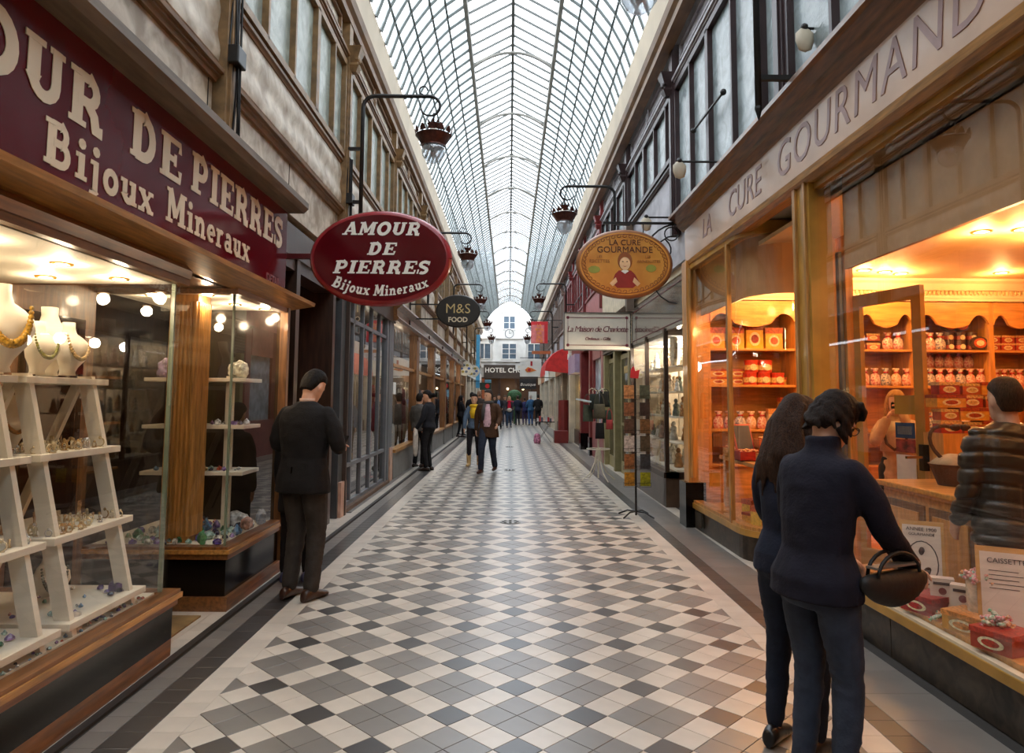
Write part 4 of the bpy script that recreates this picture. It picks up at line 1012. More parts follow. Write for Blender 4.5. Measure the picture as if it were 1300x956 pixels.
# interior shell
sh = E('shop_interior', (4.8, 5, 0), kind='structure')
MB().box(2.42, 6.98, -1.4, 9.6, -.005, .004).build('floor_boards', mat('amber_floor', rgb(190, 120, 60), .25, var=.15, stretch=(1, 6, 1)), sh)
MB().box(2.5, 6.98, -1.4, 9.3, 3.1, 3.14).build('ceiling_panel', mat('shop_ceiling_cream', rgb(238, 204, 150), .6, var=.03), sh)
cp = [(8.75, 3.1), (8.75, 2.82), (8.9, 2.82), (8.9, 3.1)]
MB().prism([(8.62, 3.1), (8.62, 3.07), (8.66, 3.04), (8.7, 2.96), (8.74, 2.95), (8.74, 2.87), (8.70, 2.85), (8.70, 2.82), (9.2, 2.82), (9.2, 3.1)], 'x', 2.5, 6.98).build('crown_moulding', mat('crown_cream', rgb(236, 210, 170), .6, var=.03), sh)
for k in range(62):
    x = 3.75+k*.052
    if k == 0: lf = MB().ell((0, 0, 0), (.022, .014, .035), 6, 5).ell((0, -.006, .03), (.012, .012, .012), 5, 4).mesh('moulding_leaf', mat('crown_leaf', rgb(214, 176, 120), .6))
    inst(lf, 'moulding_leaf', (x-4.8, 8.73-5, 2.935), sh)
MB().box(2.43, 6.98, 9.25, 9.35, 0, 3.1).build('back_wall', M_wood_honeyh, sh)
MB().box(6.9, 6.98, -1.4, 9.3, 0, 3.1).build('side_wall', M_wood_honeyh, sh)
MB().box(2.43, 6.98, -1.5, -1.4, 0, 3.1).build('near_wall', M_wood_honeyh, sh)
MB().box(2.43, 2.5, 8.7, 9.3, 0, 3.1).build('partition', M_wood_honeyh, sh)
# shelving
cab = E('shelving', (4.6, 8.95, 0), label='honey wood wall shelving with scalloped valance full of sweet tins', cat='shelving')
XS = [2.52, 3.66, 4.42, 5.15, 6.13, 6.85]
for x in XS: MB().box(x-.03, x+.03, 8.75, 9.25, 0, 2.82).build('divider', M_wood_honey, cab)
for a, b in zip(XS[:-1], XS[1:]):
    for z in (.75, 1.185, 1.745, 2.206):
        MB().box(a+.03, b-.03, 8.76, 9.25, z-.03, z).build('shelf', M_wood_honeyh, cab, bevel=.004)
    n = 28; pts = [(a+.03, 2.81), (b-.03, 2.81)]
    for q in range(n+1):
        t = 1-q/n; x = a+.03+(b-a-.06)*t
        zz = 2.53 + .11*(1-math.cos(t*2*math.pi)*-1)*.0+ (.12 if abs(t-.5) > .23 else .0)*abs(math.sin((t if t < .5 else 1-t)/.27*math.pi/1.0))**.7 - (.05*math.cos((t-.5)/.23*math.pi/2) if abs(t-.5) < .23 else 0)
        pts.append((x, zz))
    MB().prism(pts, 'y', 8.73, 8.77).build('valance', M_wood_honeyh, cab)
    MB().box(a+.03, b-.03, 8.8, 9.2, .0, .72).build('base_cupboard', M_wood_honeyh, cab)
    nd = max(2, int((b-a)/.3))
    for q in range(nd):
        x0 = a+.05+(b-a-.1)*q/nd; x1 = a+.05+(b-a-.1)*(q+1)/nd-.02
        d_ = MB().box(x0, x1, 8.77, 8.8, .97, 1.14).build('drawer', M_wood_brown, cab, loc=((x0+x1)/2, 8.77, 1.05))
        MB().ell(((x0+x1)/2, 8.765, 1.05), .012, 6, 5).build('knob', M_brass, d_)
# goods
def tin_box_mesh(w, d, h, c, c2):
    mb = MB(); mb.box(-w/2, w/2, -d/2, d/2, 0, h*.74); mb.mi(1).box(-w/2-.004, w/2+.004, -d/2-.004, d/2+.004, h*.74, h)
    mb.mi(2); mb.prism([(w*.32*math.cos(t), h*.40+h*.27*math.sin(t)) for t in [q*math.pi/8 for q in range(16)]], 'y', -d/2-.003, -d/2+.001)
    mb.mi(1); mb.prism([(w*.22*math.cos(t), h*.40+h*.17*math.sin(t)) for t in [q*math.pi/8 for q in range(16)]], 'y', -d/2-.005, -d/2-.002)
    return mb.mesh('tin', [mat('tin_%d_%d_%d' % c, rgb(*c), .35, var=.15, scale=30), mat('tin_%d_%d_%d' % c2, rgb(*c2), .35, var=.3, scale=60), mat('tin_cream', rgb(240, 222, 178), .4, var=.2, scale=70)])
def tin_round_mesh(r, h, c, c2):
    mb = MB(); mb.lathe([(r, 0), (r, h*.8), (r+.004, h*.8), (r+.004, h), (.0, h)], (0, 0, 0), 20)
    mb.mi(1).lathe([(r+.002, h*.2), (r+.002, h*.6)], (0, 0, 0), 20); mb.mi(2)
    mb.prism([(r*.5*math.cos(t), h*.42+h*.27*math.sin(t)) for t in [q*math.pi/6 for q in range(12)]], 'y', -r-.006, -r+.002)
    return mb.mesh('tin', [mat('tin_%d_%d_%d' % c, rgb(*c), .3, var=.15, scale=30), mat('tin_%d_%d_%d' % c2, rgb(*c2), .35, var=.3, scale=60), mat('tin_cream', rgb(240, 222, 178), .4, var=.2, scale=70)])
def oval_tin_mesh():
    mb = MB(); mb.prism([(.105*math.cos(t), .09+.085*math.sin(t)) for t in [q*math.pi/9 for q in range(18)]], 'y', -.03, .03)
    mb.mi(1).prism([(.08*math.cos(t), .09+.062*math.sin(t)) for t in [q*math.pi/9 for q in range(18)]], 'y', -.034, -.03)
    mb.mi(2).prism([(.05*math.cos(t), .09+.036*math.sin(t)) for t in [q*math.pi/9 for q in range(18)]], 'y', -.038, -.034)
    return mb.mesh('tin', [mat('tin_dark', rgb(70, 50, 44), .3), mat('tin_orange', rgb(206, 92, 50), .35, var=.3, scale=60), mat('tin_cream', rgb(240, 222, 178), .4, var=.2, scale=70)])
def bag_mesh(c, seed):
    rd_ = random.Random(seed); mb = MB(); rings = []
    for z, rx, ry in ((0, .055, .035), (.03, .066, .042), (.1, .066, .04), (.14, .05, .03), (.165, .016, .014), (.175, .014, .012), (.21, .045, .02), (.225, .05, .012)):
        rings.append([(rx*math.cos(t)*(1+.12*rd_.uniform(-1, 1)), ry*math.sin(t)*(1+.1*rd_.uniform(-1, 1)), z) for t in [q*math.pi/6 for q in range(12)]])
    mb.loft(rings); mb.mi(1).tube([(.017*math.cos(t), .017*math.sin(t), .17) for t in [q*math.pi/4 for q in range(9)]], .005, 5)
    mb.ell((.02, -.015, .172), (.018, .006, .01), 6, 4).ell((-.02, -.015, .172), (.018, .006, .01), 6, 4)
    return mb.mesh('sweet_bag', [mat('bag_%d_%d_%d' % c, rgb(*c), .15, var=.5, scale=38, c2=rgb(240, 226, 206), dist=.5), mat('ribbon_red', rgb(190, 30, 40), .3)], smooth=True)
TB1 = tin_box_mesh(.2, .14, .2, (230, 180, 70), (200, 90, 50)); TB2 = tin_box_mesh(.24, .16, .1, (226, 160, 60), (170, 70, 40)); TB3 = tin_box_mesh(.2, .14, .24, (236, 176, 40), (150, 50, 40))
TB4 = tin_box_mesh(.16, .12, .09, (196, 96, 60), (228, 190, 120)); TB5 = tin_box_mesh(.17, .12, .1, (176, 60, 50), (230, 180, 120))
TR1 = tin_round_mesh(.075, .13, (196, 60, 40), (236, 200, 130)); TR2 = tin_round_mesh(.065, .12, (88, 60, 50), (180, 80, 60)); OV = oval_tin_mesh()
BG = [bag_mesh(c, i) for i, c in enumerate(((190, 40, 44), (170, 60, 90), (60, 60, 110), (206, 120, 60), (200, 60, 40)))]
def put(me, nm, x, y, z, lab, cat, grp, rz=0, s=1):
    o = inst(me, nm, (x, y, z+.0005), None, (0, 0, rz), s); return T(o, lab, cat, grp)
gl = [('second', 1.745), ('middle', 1.185), ('top', 2.206)]
# bay 1 (seen through the bow window)
x0 = 2.66
for k, (me, w) in enumerate(((TB1, .22), (TB1, .22), (TB3, .24), (TB1, .22))): put(me, 'tin_box', x0+.02+k*.25, 9.0, 2.206, ['yellow tin at the left end of the top shelf behind the bow window', 'second yellow tin from the left on the top shelf behind the bow window', 'taller golden tin with red-brown lid on the top shelf behind the bow window', 'yellow tin nearest the divider on the top shelf behind the bow window'][k], 'tin', 'tins on the top shelf behind the bow window', s=(1.1, 1, 1.4))
for k in range(4): put(TB2, 'tin_box', x0+.03+k*.25, 8.97, 1.745, 'flat orange tin on the second shelf behind the bow window', 'tin', 'flat tins on the second shelf behind the bow window')
for k in range(2): put(TB2, 'tin_box', x0+.03+k*.25, 8.97, 1.846, 'flat orange tin, upper of a pile on the second shelf', 'tin', 'upper flat tins on the second shelf')
for k in range(3): put(TR1, 'round_tin', x0+.42+k*.175, 8.86, 1.745, 'round red tin, lower row on the second shelf behind the bow window', 'tin', 'round red tins lower row', s=(1.12, 1.12, 1.2))
for k in range(2): put(TR1, 'round_tin', x0+.44+k*.175, 8.86, 1.903, 'round red tin, upper row on the second shelf behind the bow window', 'tin', 'round red tins upper row', s=(1.12, 1.12, 1.2))
for k in range(5): put(BG[k], 'sweet_bag', x0+.02+k*.14, 8.9, 1.185, ['bag of sweets at the left end of the middle shelf', 'second bag of sweets on the middle shelf behind the bow window', 'blue-flecked bag of sweets on the middle shelf behind the bow window', 'orange bag of sweets on the middle shelf behind the bow window', 'last bag of sweets before the tall carton on the middle shelf'][k], 'bag', 'sweet bags behind the bow window')
put(tin_box_mesh(.17, .08, .26, (240, 206, 150), (214, 150, 90)), 'tall_carton', x0+.72, 8.86, 1.185, 'tall pale carton with picture on the middle shelf', 'box', None)
for k in range(2): put(TB1, 'tin_box', x0+.9, 8.95+k*.0, 1.185+k*.201, ['yellow tin right of the tall pale carton, lower of two', 'yellow tin right of the tall pale carton, upper of two'][k], 'tin', None, s=(.8, .8, 1))
# right bays
def run(me_list, nm, xa, xb, step, z, y, lab, cat, grp, rows=1, dz=0):
    x = xa; k = 0
    while x < xb:
        for r_ in range(rows): put(me_list[k % len(me_list)], nm, x, y, z+r_*dz, lab, cat, grp, rd.uniform(-.08, .08))
        x += step; k += 1
run([TR2], 'round_tin', 3.82, 4.35, .15, 2.206, 8.95, 'round brown tin piled on the top shelf above the woman with the camera', 'tin', 'brown round tins, top left', 2, .121)
run([TR2, TB4], 'round_tin', 4.55, 4.8, .15, 2.206, 8.95, 'brown tin on the top shelf beside the open door edge', 'tin', 'brown tins by the door edge', 2, .121)
run(BG, 'sweet_bag', 4.86, 5.1, .13, 2.206, 8.85, 'bag of sweets behind the door stile on the top shelf', 'bag', 'bags behind the door stile')
run([BG[0], BG[4], BG[2]], 'sweet_bag', 5.28, 5.62, .125, 2.206, 8.85, 'red bag of sweets on the top shelf right of the door', 'bag', 'red bags top right')
for k in range(3):
    put(TR2, 'round_tin', 5.70+k*.15, 8.95, 2.206, 'dark round tin, lower of two under an upright oval tin', 'tin', 'dark tins under oval tins'); put(TR2, 'round_tin', 5.70+k*.15, 8.95, 2.327, 'dark round tin, upper of two under an upright oval tin', 'tin', 'dark tins upper under oval tins')
    put(OV, 'oval_tin', 5.70+k*.15+.01, 8.82 if k == 2 else 8.93, 2.449 if k < 2 else 2.207, ['oval orange tin standing first on the dark tins, top right shelf', 'oval orange tin standing second on the dark tins, top right shelf', 'oval orange tin propped lower in front of the dark tins'][k], 'tin', None)
for k in range(3): put(OV, 'oval_tin', 3.86+k*.22, 8.86, [1.93, 1.86, 1.88][k], ['oval orange tin above piled tins, left of the camera woman head', 'oval orange tin directly above the camera woman', 'oval orange tin beside the shelf divider by the door'][k], 'tin', None, .1)
run([TB4], 'tin_box', 3.82, 4.4, .18, 1.745, 8.92, 'flat rust-coloured tin piled on the shelf behind the camera woman', 'tin', 'rust tins behind camera woman', 1, .091)
for k in range(3): put(TB4, 'tin_box', 3.86+k*.22, 8.88, 1.836, 'flat rust-coloured tin, second layer under the oval tins', 'tin', 'rust tins second layer', s=(1, 1, .9 if k == 0 else .25))
run(BG, 'sweet_bag', 4.55, 5.1, .135, 1.745, 8.86, 'bag of sweets on the second shelf left of the door stile', 'bag', 'bags second shelf left')
run([BG[0], BG[2], BG[4]], 'sweet_bag', 5.26, 6.05, .13, 1.745, 8.86, 'red and blue bag of sweets on the second shelf right of the door', 'bag', 'bags second shelf right')
run([BG[1], BG[4], BG[0]], 'sweet_bag', 5.26, 6.05, .13, 1.99, 9.08, 'bag of sweets on the small back step of the second shelf', 'bag', 'bags on the back step')
MB().box(5.2, 6.1, 8.98, 9.2, 1.965, 1.989).build('back_step', M_wood_honeyh, cab)
run([TB5], 'tin_box', 6.25, 6.8, .19, 2.206, 8.95, 'framed-looking red tin at the right end of the top shelf', 'tin', 'red tins far right', 2, .101)
run([BG[0], BG[4]], 'sweet_bag', 6.24, 6.8, .1, 1.745, 8.86, 'tall red packet in the crowded row at the far right shelf', 'bag', 'red packets far right', 1)
run([BG[3], BG[0], BG[1]], 'sweet_bag', 3.82, 4.4, .13, 1.185, 8.9, 'bag of sweets on the middle shelf behind the camera woman', 'bag', 'bags middle shelf')
run([BG[3], BG[2]], 'sweet_bag', 5.26, 6.0, .15, 1.185, 8.9, 'bag of sweets on the middle shelf above the counter', 'bag', 'bags middle shelf right')
# display inside the bow window
st = E('display_table', (2.9, 7.5, 0), label='low wooden display table with drawers inside the bow window', cat='table')
MB().box(2.5, 3.3, 6.95, 8.3, .86, .9).build('table_top', M_wood_honeyh, st)
for x in (2.54, 3.22):
    for y in (7.0, 8.2): MB().box(x, x+.06, y, y+.06, .3, .86).build('leg', M_wood_honey, st)
MB().box(2.42, 3.4, 6.78, 8.6, .26, .3).build('base_board', M_wood_honeyh, st)
for k in range(5):
    d_ = MB().box(2.72, 3.05, 6.84, 7.1, .305+k*.13, .425+k*.13).build('drawer', M_wood_brown, st, loc=(2.88, 6.84, .36+k*.13))
    MB().tube([(2.84, 6.835, .365+k*.13), (2.88, 6.82, .355+k*.13), (2.92, 6.835, .365+k*.13)], .006, 5).build('handle', M_brass, d_)
crc = [(206, 140, 70), (170, 40, 30), (206, 140, 70), (220, 160, 80), (190, 110, 60)]
CRL = ['wooden crate of sweets at the far left of the display table', 'red lacquered box in front of the slate frame on the display table', 'wooden crate of sweets right of the window mullion', 'wooden crate of wrapped sweets nearest the curved glass', 'upper wooden crate of sweets on the display table', 'upper right crate of sweets on the display table']
for k, (x, y, z) in enumerate(((2.5, 8.05, .9), (2.47, 7.55, .9), (2.6, 7.25, .9), (2.85, 7.1, .9), (2.75, 7.75, 1.02), (3.05, 7.45, 1.02))):
    c = E('sweet_crate', (x+.12, y, z), label=CRL[k], cat='crate'); m_ = mat('crate_%d' % (k % 5), rgb(*crc[k % 5]), .4, var=.2, stretch=(2, 2, 8))
    for (a0, a1, b0, b1) in ((0, .26, -.1, -.085), (0, .26, .085, .1), (0, .015, -.085, .085), (.245, .26, -.085, .085)): MB().box(x+a0, x+a1, y+b0, y+b1, z, z+.1).build('side', m_, c)
    MB().box(x, x+.26, y-.1, y+.1, z, z+.012).build('bottom', m_, c)
    sm = MB()
    for q in range(26): sm.ell((x+.03+rd.random()*.2, y-.07+rd.random()*.14, z+.085+rd.random()*.035), (.022, .014, .013), 6, 4)
    sm.build('sweets', mat('wrapped_sweets', rgb(230, 190, 120), .25, var=.6, scale=40, c2=rgb(190, 70, 60)), c, kind='stuff', smooth=True)
fr = E('slate_board', (2.5, 7.62, 1.0), label='tilted slate board in a red frame on the display table', cat='slate board')
def tilt_board(par, p, w, h, lean, yawv, mats, names, b=.012):
    """upright panel leaning back; p = bottom centre; yawv = direction of its width"""
    u = Vector((math.cos(yawv), math.sin(yawv), 0)); nrm = Vector((math.sin(yawv), -math.cos(yawv), 0)); up = (Vector((0, 0, 1))*math.cos(lean)-nrm*math.sin(lean)).normalized()
    p = Vector(p)
    mb = MB().bar(p, p+up*h, w, b, nrm if abs(nrm.dot(up)) < .9 else (0, 1, 0)); mb.build(names[0], mats[0], par)
    q = p+nrm*(b/2+.002)+up*(h*.06)
    MB().bar(q, q+up*h*.88, w*.86, .003, nrm).build(names[1], mats[1], par)
    return u, up, p+nrm*(b/2+.004)
tilt_board(fr, (2.62, 7.72, 1.0), .22, .3, .35, .2, [mat('red_lacquer', rgb(170, 40, 30), .3), mat('slate', rgb(70, 70, 72), .6)], ['frame', 'slate'])
T(MB().bar((2.62, 7.0, .66), (2.74, 7.02, .98), .16, .1).build('silver_packet', mat('silver_pack', rgb(150, 140, 130), .25, metal=.6), loc=(2.66, 7.0, .66)), 'tilted silver box in the bow window right of the mullion', 'box')
put(BG[2], 'sweet_bag', 2.95, 6.92, .96, 'large clear bag of sweets tied with ribbon on the drawer stack', 'bag', None, s=1.6)
for k, (x, y) in enumerate(((2.42, 7.0), (2.44, 7.25), (2.5, 7.5), (2.52, 6.8))): put(TB2 if k % 2 else TB1, 'tin_box', x+.12, y, .30, ['yellow tin on the bow window floor by the curved glass', 'flat tin on the bow window floor behind the mullion', 'yellow tin on the bow window floor farther left', 'flat tin on the bow window floor nearest the entrance'][k], 'tin', None, .4)
# counter
ct = E('shop_counter', (3.1, 4.7, 0), label='panelled honey wood counter behind the low display shelf', cat='counter')
MB().box(2.84, 3.5, 4.2, 5.3, .0, .92).build('body', M_wood_honeyh, ct); MB().box(2.80, 3.54, 4.16, 5.34, .92, .96).build('worktop', M_wood_honeyh, ct, bevel=.008)
for (a, b) in ((4.26, 4.72), (4.78, 5.24)):
    MB().box(2.825, 2.84, a, b, .3, .84).build('panel_moulding', M_wood_brown, ct); MB().box(2.815, 2.83, a+.05, b-.05, .35, .79).build('raised_panel', M_wood_honey, ct)
bs = E('wreath_basket', (3.15, 4.95, .96), label='dark wicker heart-handled basket with cloth on the counter', cat='basket')
MB().lathe([(.1, 0), (.15, .14), (.16, .15), (.14, .15), (.09, .02), (0, .02)], (3.15, 4.95, .961), 16).build('basket', mat('wicker', rgb(80, 50, 30), .7, bump=.8, bscale=120), bs)
MB().tube([(3.15+.16*math.sin(t)*(1 if True else 1), 4.95, 1.24+.13*math.cos(t)+.05*abs(math.sin(t))) for t in [q*math.pi/10 for q in range(21)]], .014, 6).build('heart_handle', mat('wicker', rgb(80, 50, 30), .7), bs)
MB().lathe([(.0, .13), (.13, .135), (.15, .15), (.09, .2), (.03, .22), (.001, .22)], (3.15, 4.95, .961), 12).build('cloth', cloth(190, 164, 130), bs, smooth=True)
MB().ell((3.12, 4.86, 1.37), (.04, .015, .025), 8, 5).ell((3.19, 4.86, 1.37), (.04, .015, .025), 8, 5).build('bow', mat('bow_dark', rgb(50, 26, 20), .5), bs)
ss = E('tall_plinth', (3.67, 5.6, 0), label='honey wood pedestal carrying the stacked sweet boxes', cat='pedestal')
MB().box(3.4, 3.95, 5.45, 5.75, 0, 1.3).build('pedestal', M_wood_honey, ss)
stk = [('gold box with red side, top right of the box stack', TB5, 0), ('pale box at the top left of the stack', TB4, 0)]
for r_ in range(4):
    for q in range(3): put([TB5, TB4, TB2][(r_+q) % 3], 'sweet_box', 3.5+q*.18, 5.56, 1.301+r_*.102, 'patterned %s box in the %s column of the box stack, %s layer' % (['red', 'rust', 'orange'][(r_+q) % 3], ['left', 'middle', 'right'][q], ['bottom', 'second', 'third', 'top'][r_]), 'box', 'stacked sweet boxes', s=(.95, .95, .98))
# low display ledge behind the straight window
lg = MB().box(2.37, 2.62, -1.2, 5.1, .28, .34).build('display_ledge', M_wood_honeyh, sw)
cards = [((2.52, 4.3, .40), .24, .42, .25, 'white leaning card with black oval heart drawing in the low display', 1), ((2.56, 3.62, .36), .27, .44, .25, 'white leaning card headed CAISSETTE at the right edge of the display', 2)]
M_paper = mat('card_paper', rgb(226, 204, 186), .6, var=.04); M_ink = mat('card_ink', rgb(70, 44, 40), .6)
for p, w, h, lean, lab, k in cards:
    c = E('display_card', p, label=lab, cat='card')
    u, up, o0 = tilt_board(c, p, w, h, lean, -.55, [mat('card_back', rgb(206, 150, 80), .5), M_paper], ['backing', 'paper'], .01)
    nr = u.cross(up)
    Rm = Matrix((u, up, nr)).transposed()
    if k == 1:
        MB().tube([o0+up*(.17+.13*math.sin(t))+u*(.085*math.cos(t)) for t in [q*math.pi/10 for q in range(21)]], .0035, 5).build('oval', M_ink, c)
        MB().ell(o0+up*.24, (.02, .01, .026), 8, 6).build('heart', M_ink, c)
        MB().ell(o0+up*.12+u*.03, (.03, .008, .03), 8, 6).ell(o0+up*.12-u*.03, (.03, .008, .03), 8, 6).build('figures', M_ink, c)
        text('ANNEE 1900', .03, M_ink, c, o0+up*.37, Rm); text('GOURMANDE', .022, M_ink, c, o0+up*.34, Rm)
    else:
        text('CAISSETTE', .036, M_ink, c, o0+up*.37, Rm)
        for q in range(5): MB().bar(o0+up*(.32-q*.022)-u*.08, o0+up*(.32-q*.022)+u*(.05+.02*(q % 2)), .002, .003).build('text_line', M_ink, c)
def leaflet(x, y, rz, lab):
    b = E('folded_box', (x, y, .341), rz, lab, 'box'); mb = MB().box(-.06, .06, -.035, .035, 0, .2); mb.build('carton', M_paper, None).parent = b
    for nm, z, r_ in (('emblem', .13, .02), ('emblem', .07, .03)):
        o = MB().prism([(r_*math.cos(t), z+r_*math.sin(t)) for t in [q*math.pi/6 for q in range(12)]], 'y', -.039, -.035).build(nm, mat('print_maroon', rgb(130, 50, 46), .5), None); o.parent = b
    o = MB().box(-.045, .045, -.039, -.035, .165, .18).build('band', M_ink, None); o.parent = b
leaflet(2.5, 4.08, -.5, 'small upright carton with red emblem, left of the fallen carton'); leaflet(2.52, 3.92, -.7, 'white carton with double heart print beside the sweets heap')
def low_box(x, y, w, c, lab, z=.341, h=.1):
    b = tin_box_mesh(w, .2, h, c, (min(255, c[0]+20), c[1], c[2])); put(b, 'low_box', x, y, z, lab, 'box', None, -1.2)
low_box(2.44, 4.4, .2, (170, 120, 60), 'low yellow tin under the oval-heart card'); low_box(2.44, 4.12, .2, (150, 40, 36), 'low red tin beneath the upright cartons'); low_box(2.47, 3.76, .22, (196, 140, 70), 'low tan box under the jar of sweets'); low_box(2.44, 3.5, .2, (160, 60, 40), 'low rust tin at the right edge of the low display'); low_box(2.44, 4.72, .2, (180, 130, 60), 'low gold tin behind the handbag in the low display')
jr = E('sweet_jar', (2.5, 3.78, .442), label='clear jar overflowing with pink and white wrapped sweets', cat='jar')
MB().lathe([(.045, 0), (.05, .05), (.05, .16), (.055, .17)], (2.5, 3.78, .442), 18).build('jar', mat('milky_jar', rgb(226, 200, 170), .1, var=.2, scale=30), jr)
def candies(nm, cx, cy, cz, n, R_, par, hh=.05):
    for q in range(n):
        a = rd.random()*6.3; r_ = R_*math.sqrt(rd.random()); me = MB().ell((0, 0, 0), (.02, .012, .012), 8, 5).lathe([(0.001, .018), (.012, .034)], (0, 0, 0), 8) if q == 0 else None
        if me: candies.me = [MB().ell((0, 0, 0), (.02, .013, .013), 8, 5).tube([(-.018, 0, 0), (-.034, 0, 0)], [.003, .012], 6).tube([(.018, 0, 0), (.034, 0, 0)], [.003, .012], 6).mesh('sweet', mat('sweet_%d' % k, rgb(*c), .2, var=.4, scale=60, c2=rgb(240, 224, 210)), smooth=True) for k, c in enumerate(((210, 60, 90), (230, 150, 80), (90, 160, 120), (220, 90, 70)))]
        o = inst(rd.choice(candies.me), 'sweet', (cx+r_*math.cos(a), cy+r_*math.sin(a), cz+hh*(1-r_/R_)*rd.random()+.012), None, (rd.uniform(-.6, .6), rd.uniform(-.6, .6), a))
        T(o, 'wrapped sweet in the heap %s' % nm, 'sweet', 'sweets '+nm)
candies('spilling out of the clear jar', 2.5, 3.78, .60, 22, .06, None, .08)
candies('beside the fallen carton', 2.44, 3.93, .342, 18, .07, None, .05)
candies('right of the clear jar', 2.44, 3.55, .442, 16, .06, None, .05)
for k, (x, y) in enumerate(((4.2, 8.1), (4.5, 8.2), (4.75, 8.3), (4.3, 6.2), (4.6, 6.1), (5.0, 6.3), (3.6, 4.5), (4.6, 4.0), (5.9, 8.2), (3.4, 8.1), (3.1, 8.2), (4.0, 2.4), (5.6, 5.2))):
    r = E('ceiling_spot', (x, y, 3.1), label='round warm ceiling spot of the sweet shop, %s' % ['rear left group, first', 'rear left group, second', 'rear left group, third', 'middle group, first', 'middle group, second', 'middle group, third', 'over the counter', 'over the quilted man', 'rear right', 'over the bow window shelves, right', 'over the bow window shelves, left', 'near the camera side', 'right side of the shop'][k], cat='spotlight', group='ceiling spots of the sweet shop')
    MB().lathe([(.085, 0), (.085, -.01), (.065, -.012), (.065, 0)], (x, y, 3.1), 18).build('rim', M_brass, r)
    MB().lathe([(0, -.004), (.062, -.004), (.062, -.007), (0, -.007)], (x, y, 3.1), 14).build('bulb', M_emito, r)
    lamp('spot_light', (x, y, 3.0), 25, (1, .50, .17), .06)
lamp('window_light', (2.6, 7.6, 2.5), 22, (1, .55, .2), .06); lamp('window_light', (2.7, 7.0, 2.5), 14, (1, .55, .2), .06)
lamp('window_light', (2.7, 3.6, 2.45), 16, (1, .58, .25), .08); lamp('window_light', (2.7, 1.4, 2.45), 16, (1, .58, .25), .08)

# ================================================================ RIGHT: SOUVENIR SHOP with La Maison de Charlotte sign  y 9 .. 13.2
sv = E('souvenir_shop_front', (2.3, 11, 0), label='bright glass souvenir shop front with dark plinth beyond the sweet shop', cat='shop front')
MB().box(2.28, 2.45, 10.2, 13.1, 0, .42).build('plinth', mat('brown_plinth', rgb(84, 66, 52), .3, var=.2), sv)
MB().box(2.28, 4.4, 10.15, 10.25, 0, .42).build('plinth_return', mat('brown_plinth', rgb(84, 66, 52), .3, var=.2), sv)
MB().box(2.25, 2.47, 10.13, 13.1, .42, .5).build('sill', M_wood_dark, sv)
MB().box(2.28, 4.4, 10.13, 10.27, .42, .5).build('sill_return', M_wood_dark, sv)
for x, y in ((2.31, 10.2), (2.31, 11.6), (2.31, 13.0)): MB().box(x-.03, x+.03, y-.03, y+.03, .5, 2.6).build('post', M_wood_dark, sv)
MB().sheet((2.31, 10.2, .5), (2.31, 13.0, .5), (2.31, 13.0, 2.5), (2.31, 10.2, 2.5)).build('glass_pane', M_glass, sv, recalc=False)
MB().sheet((2.31, 10.2, .5), (4.4, 10.2, .5), (4.4, 10.2, 2.5), (2.31, 10.2, 2.5)).build('glass_pane', M_glass, sv, recalc=False)
MB().box(2.33, 4.5, 10.2, 13.1, 2.5, 2.56).build('ceiling_panel', M_white, sv)
MB().box(4.4, 4.5, 9.0, 13.1, 0, 2.56).build('back_wall', mat('pale_shop_wall', rgb(220, 204, 180), .7), sv)
MB().box(2.33, 4.4, 13.1, 13.2, 0, 3.2).build('side_wall', mat('pale_shop_wall', rgb(220, 204, 180), .7), sv)
MB().box(2.45, 4.5, 9.35, 9.4, 0, 3.2).build('near_wall', M_wood_dark, sv)
MB().box(2.33, 4.4, 10.25, 13.1, .44, .49).build('display_floor', M_displaywhite, sv)
su = E('glass_shelving', (2.8, 11.6, .49), label='lit white shelving of figurines inside the souvenir shop', cat='shelving')
for z in (.49, .88, 1.27, 1.66, 2.05):
    MB().box(2.5, 3.0, 10.4, 13.0, z, z+.02).build('shelf', M_displaywhite, su)
for y in (10.42, 11.3, 12.2, 12.98): MB().box(2.98, 3.02, y-.02, y+.02, .49, 2.45).build('upright', M_displaywhite, su)
fig = []
for i, c in enumerate(((230, 220, 200), (190, 140, 90), (220, 200, 170), (120, 130, 120), (206, 170, 150), (240, 236, 226))):
    mb = MB().lathe([(.035, 0), (.05, .01), (.045, .05), (.03, .1), (.04, .13), (.02, .16), (.001, .165)], (0, 0, 0), 10).ell((0, 0, .185), (.026, .026, .03), 8, 6)
    fig.append(mb.mesh('figurine', mat('figurine_%d' % i, rgb(*c), .3, var=.3, scale=25), smooth=True))
sl = ['bottom', 'second', 'third', 'fourth', 'top']
for zi, z in enumerate((.511, .901, 1.291, 1.681, 2.071)):
    for k in range(17):
        o = inst(rd.choice(fig), 'figurine', (2.6+rd.random()*.3, 10.5+k*.148, z), None, (0, 0, rd.random()*6), rd.uniform(.8, 1.5))
        T(o, 'small pale figurine on the %s shelf of the souvenir shop' % sl[zi], 'figurine', 'figurines on the %s souvenir shelf' % sl[zi])
T(MB().prism([(10.45+.16*math.cos(t)+.16, 2.05+.28*math.sin(t)+.3) for t in [q*math.pi/10 for q in range(20)]], 'x', 2.5, 2.55).build('oval_plaque', mat('carved_ivory', rgb(222, 206, 176), .5, var=.3, scale=20, bump=.6, bscale=30), loc=(2.52, 10.6, 2.07)), 'large ivory oval plaque on the top shelf near the shop corner', 'plaque')
for x, y in ((2.8, 10.6), (2.8, 11.5), (2.8, 12.4), (3.6, 11), (3.6, 12.2)): lamp('shop_light', (x, y, 2.42), 42, (1, .86, .68), .08)
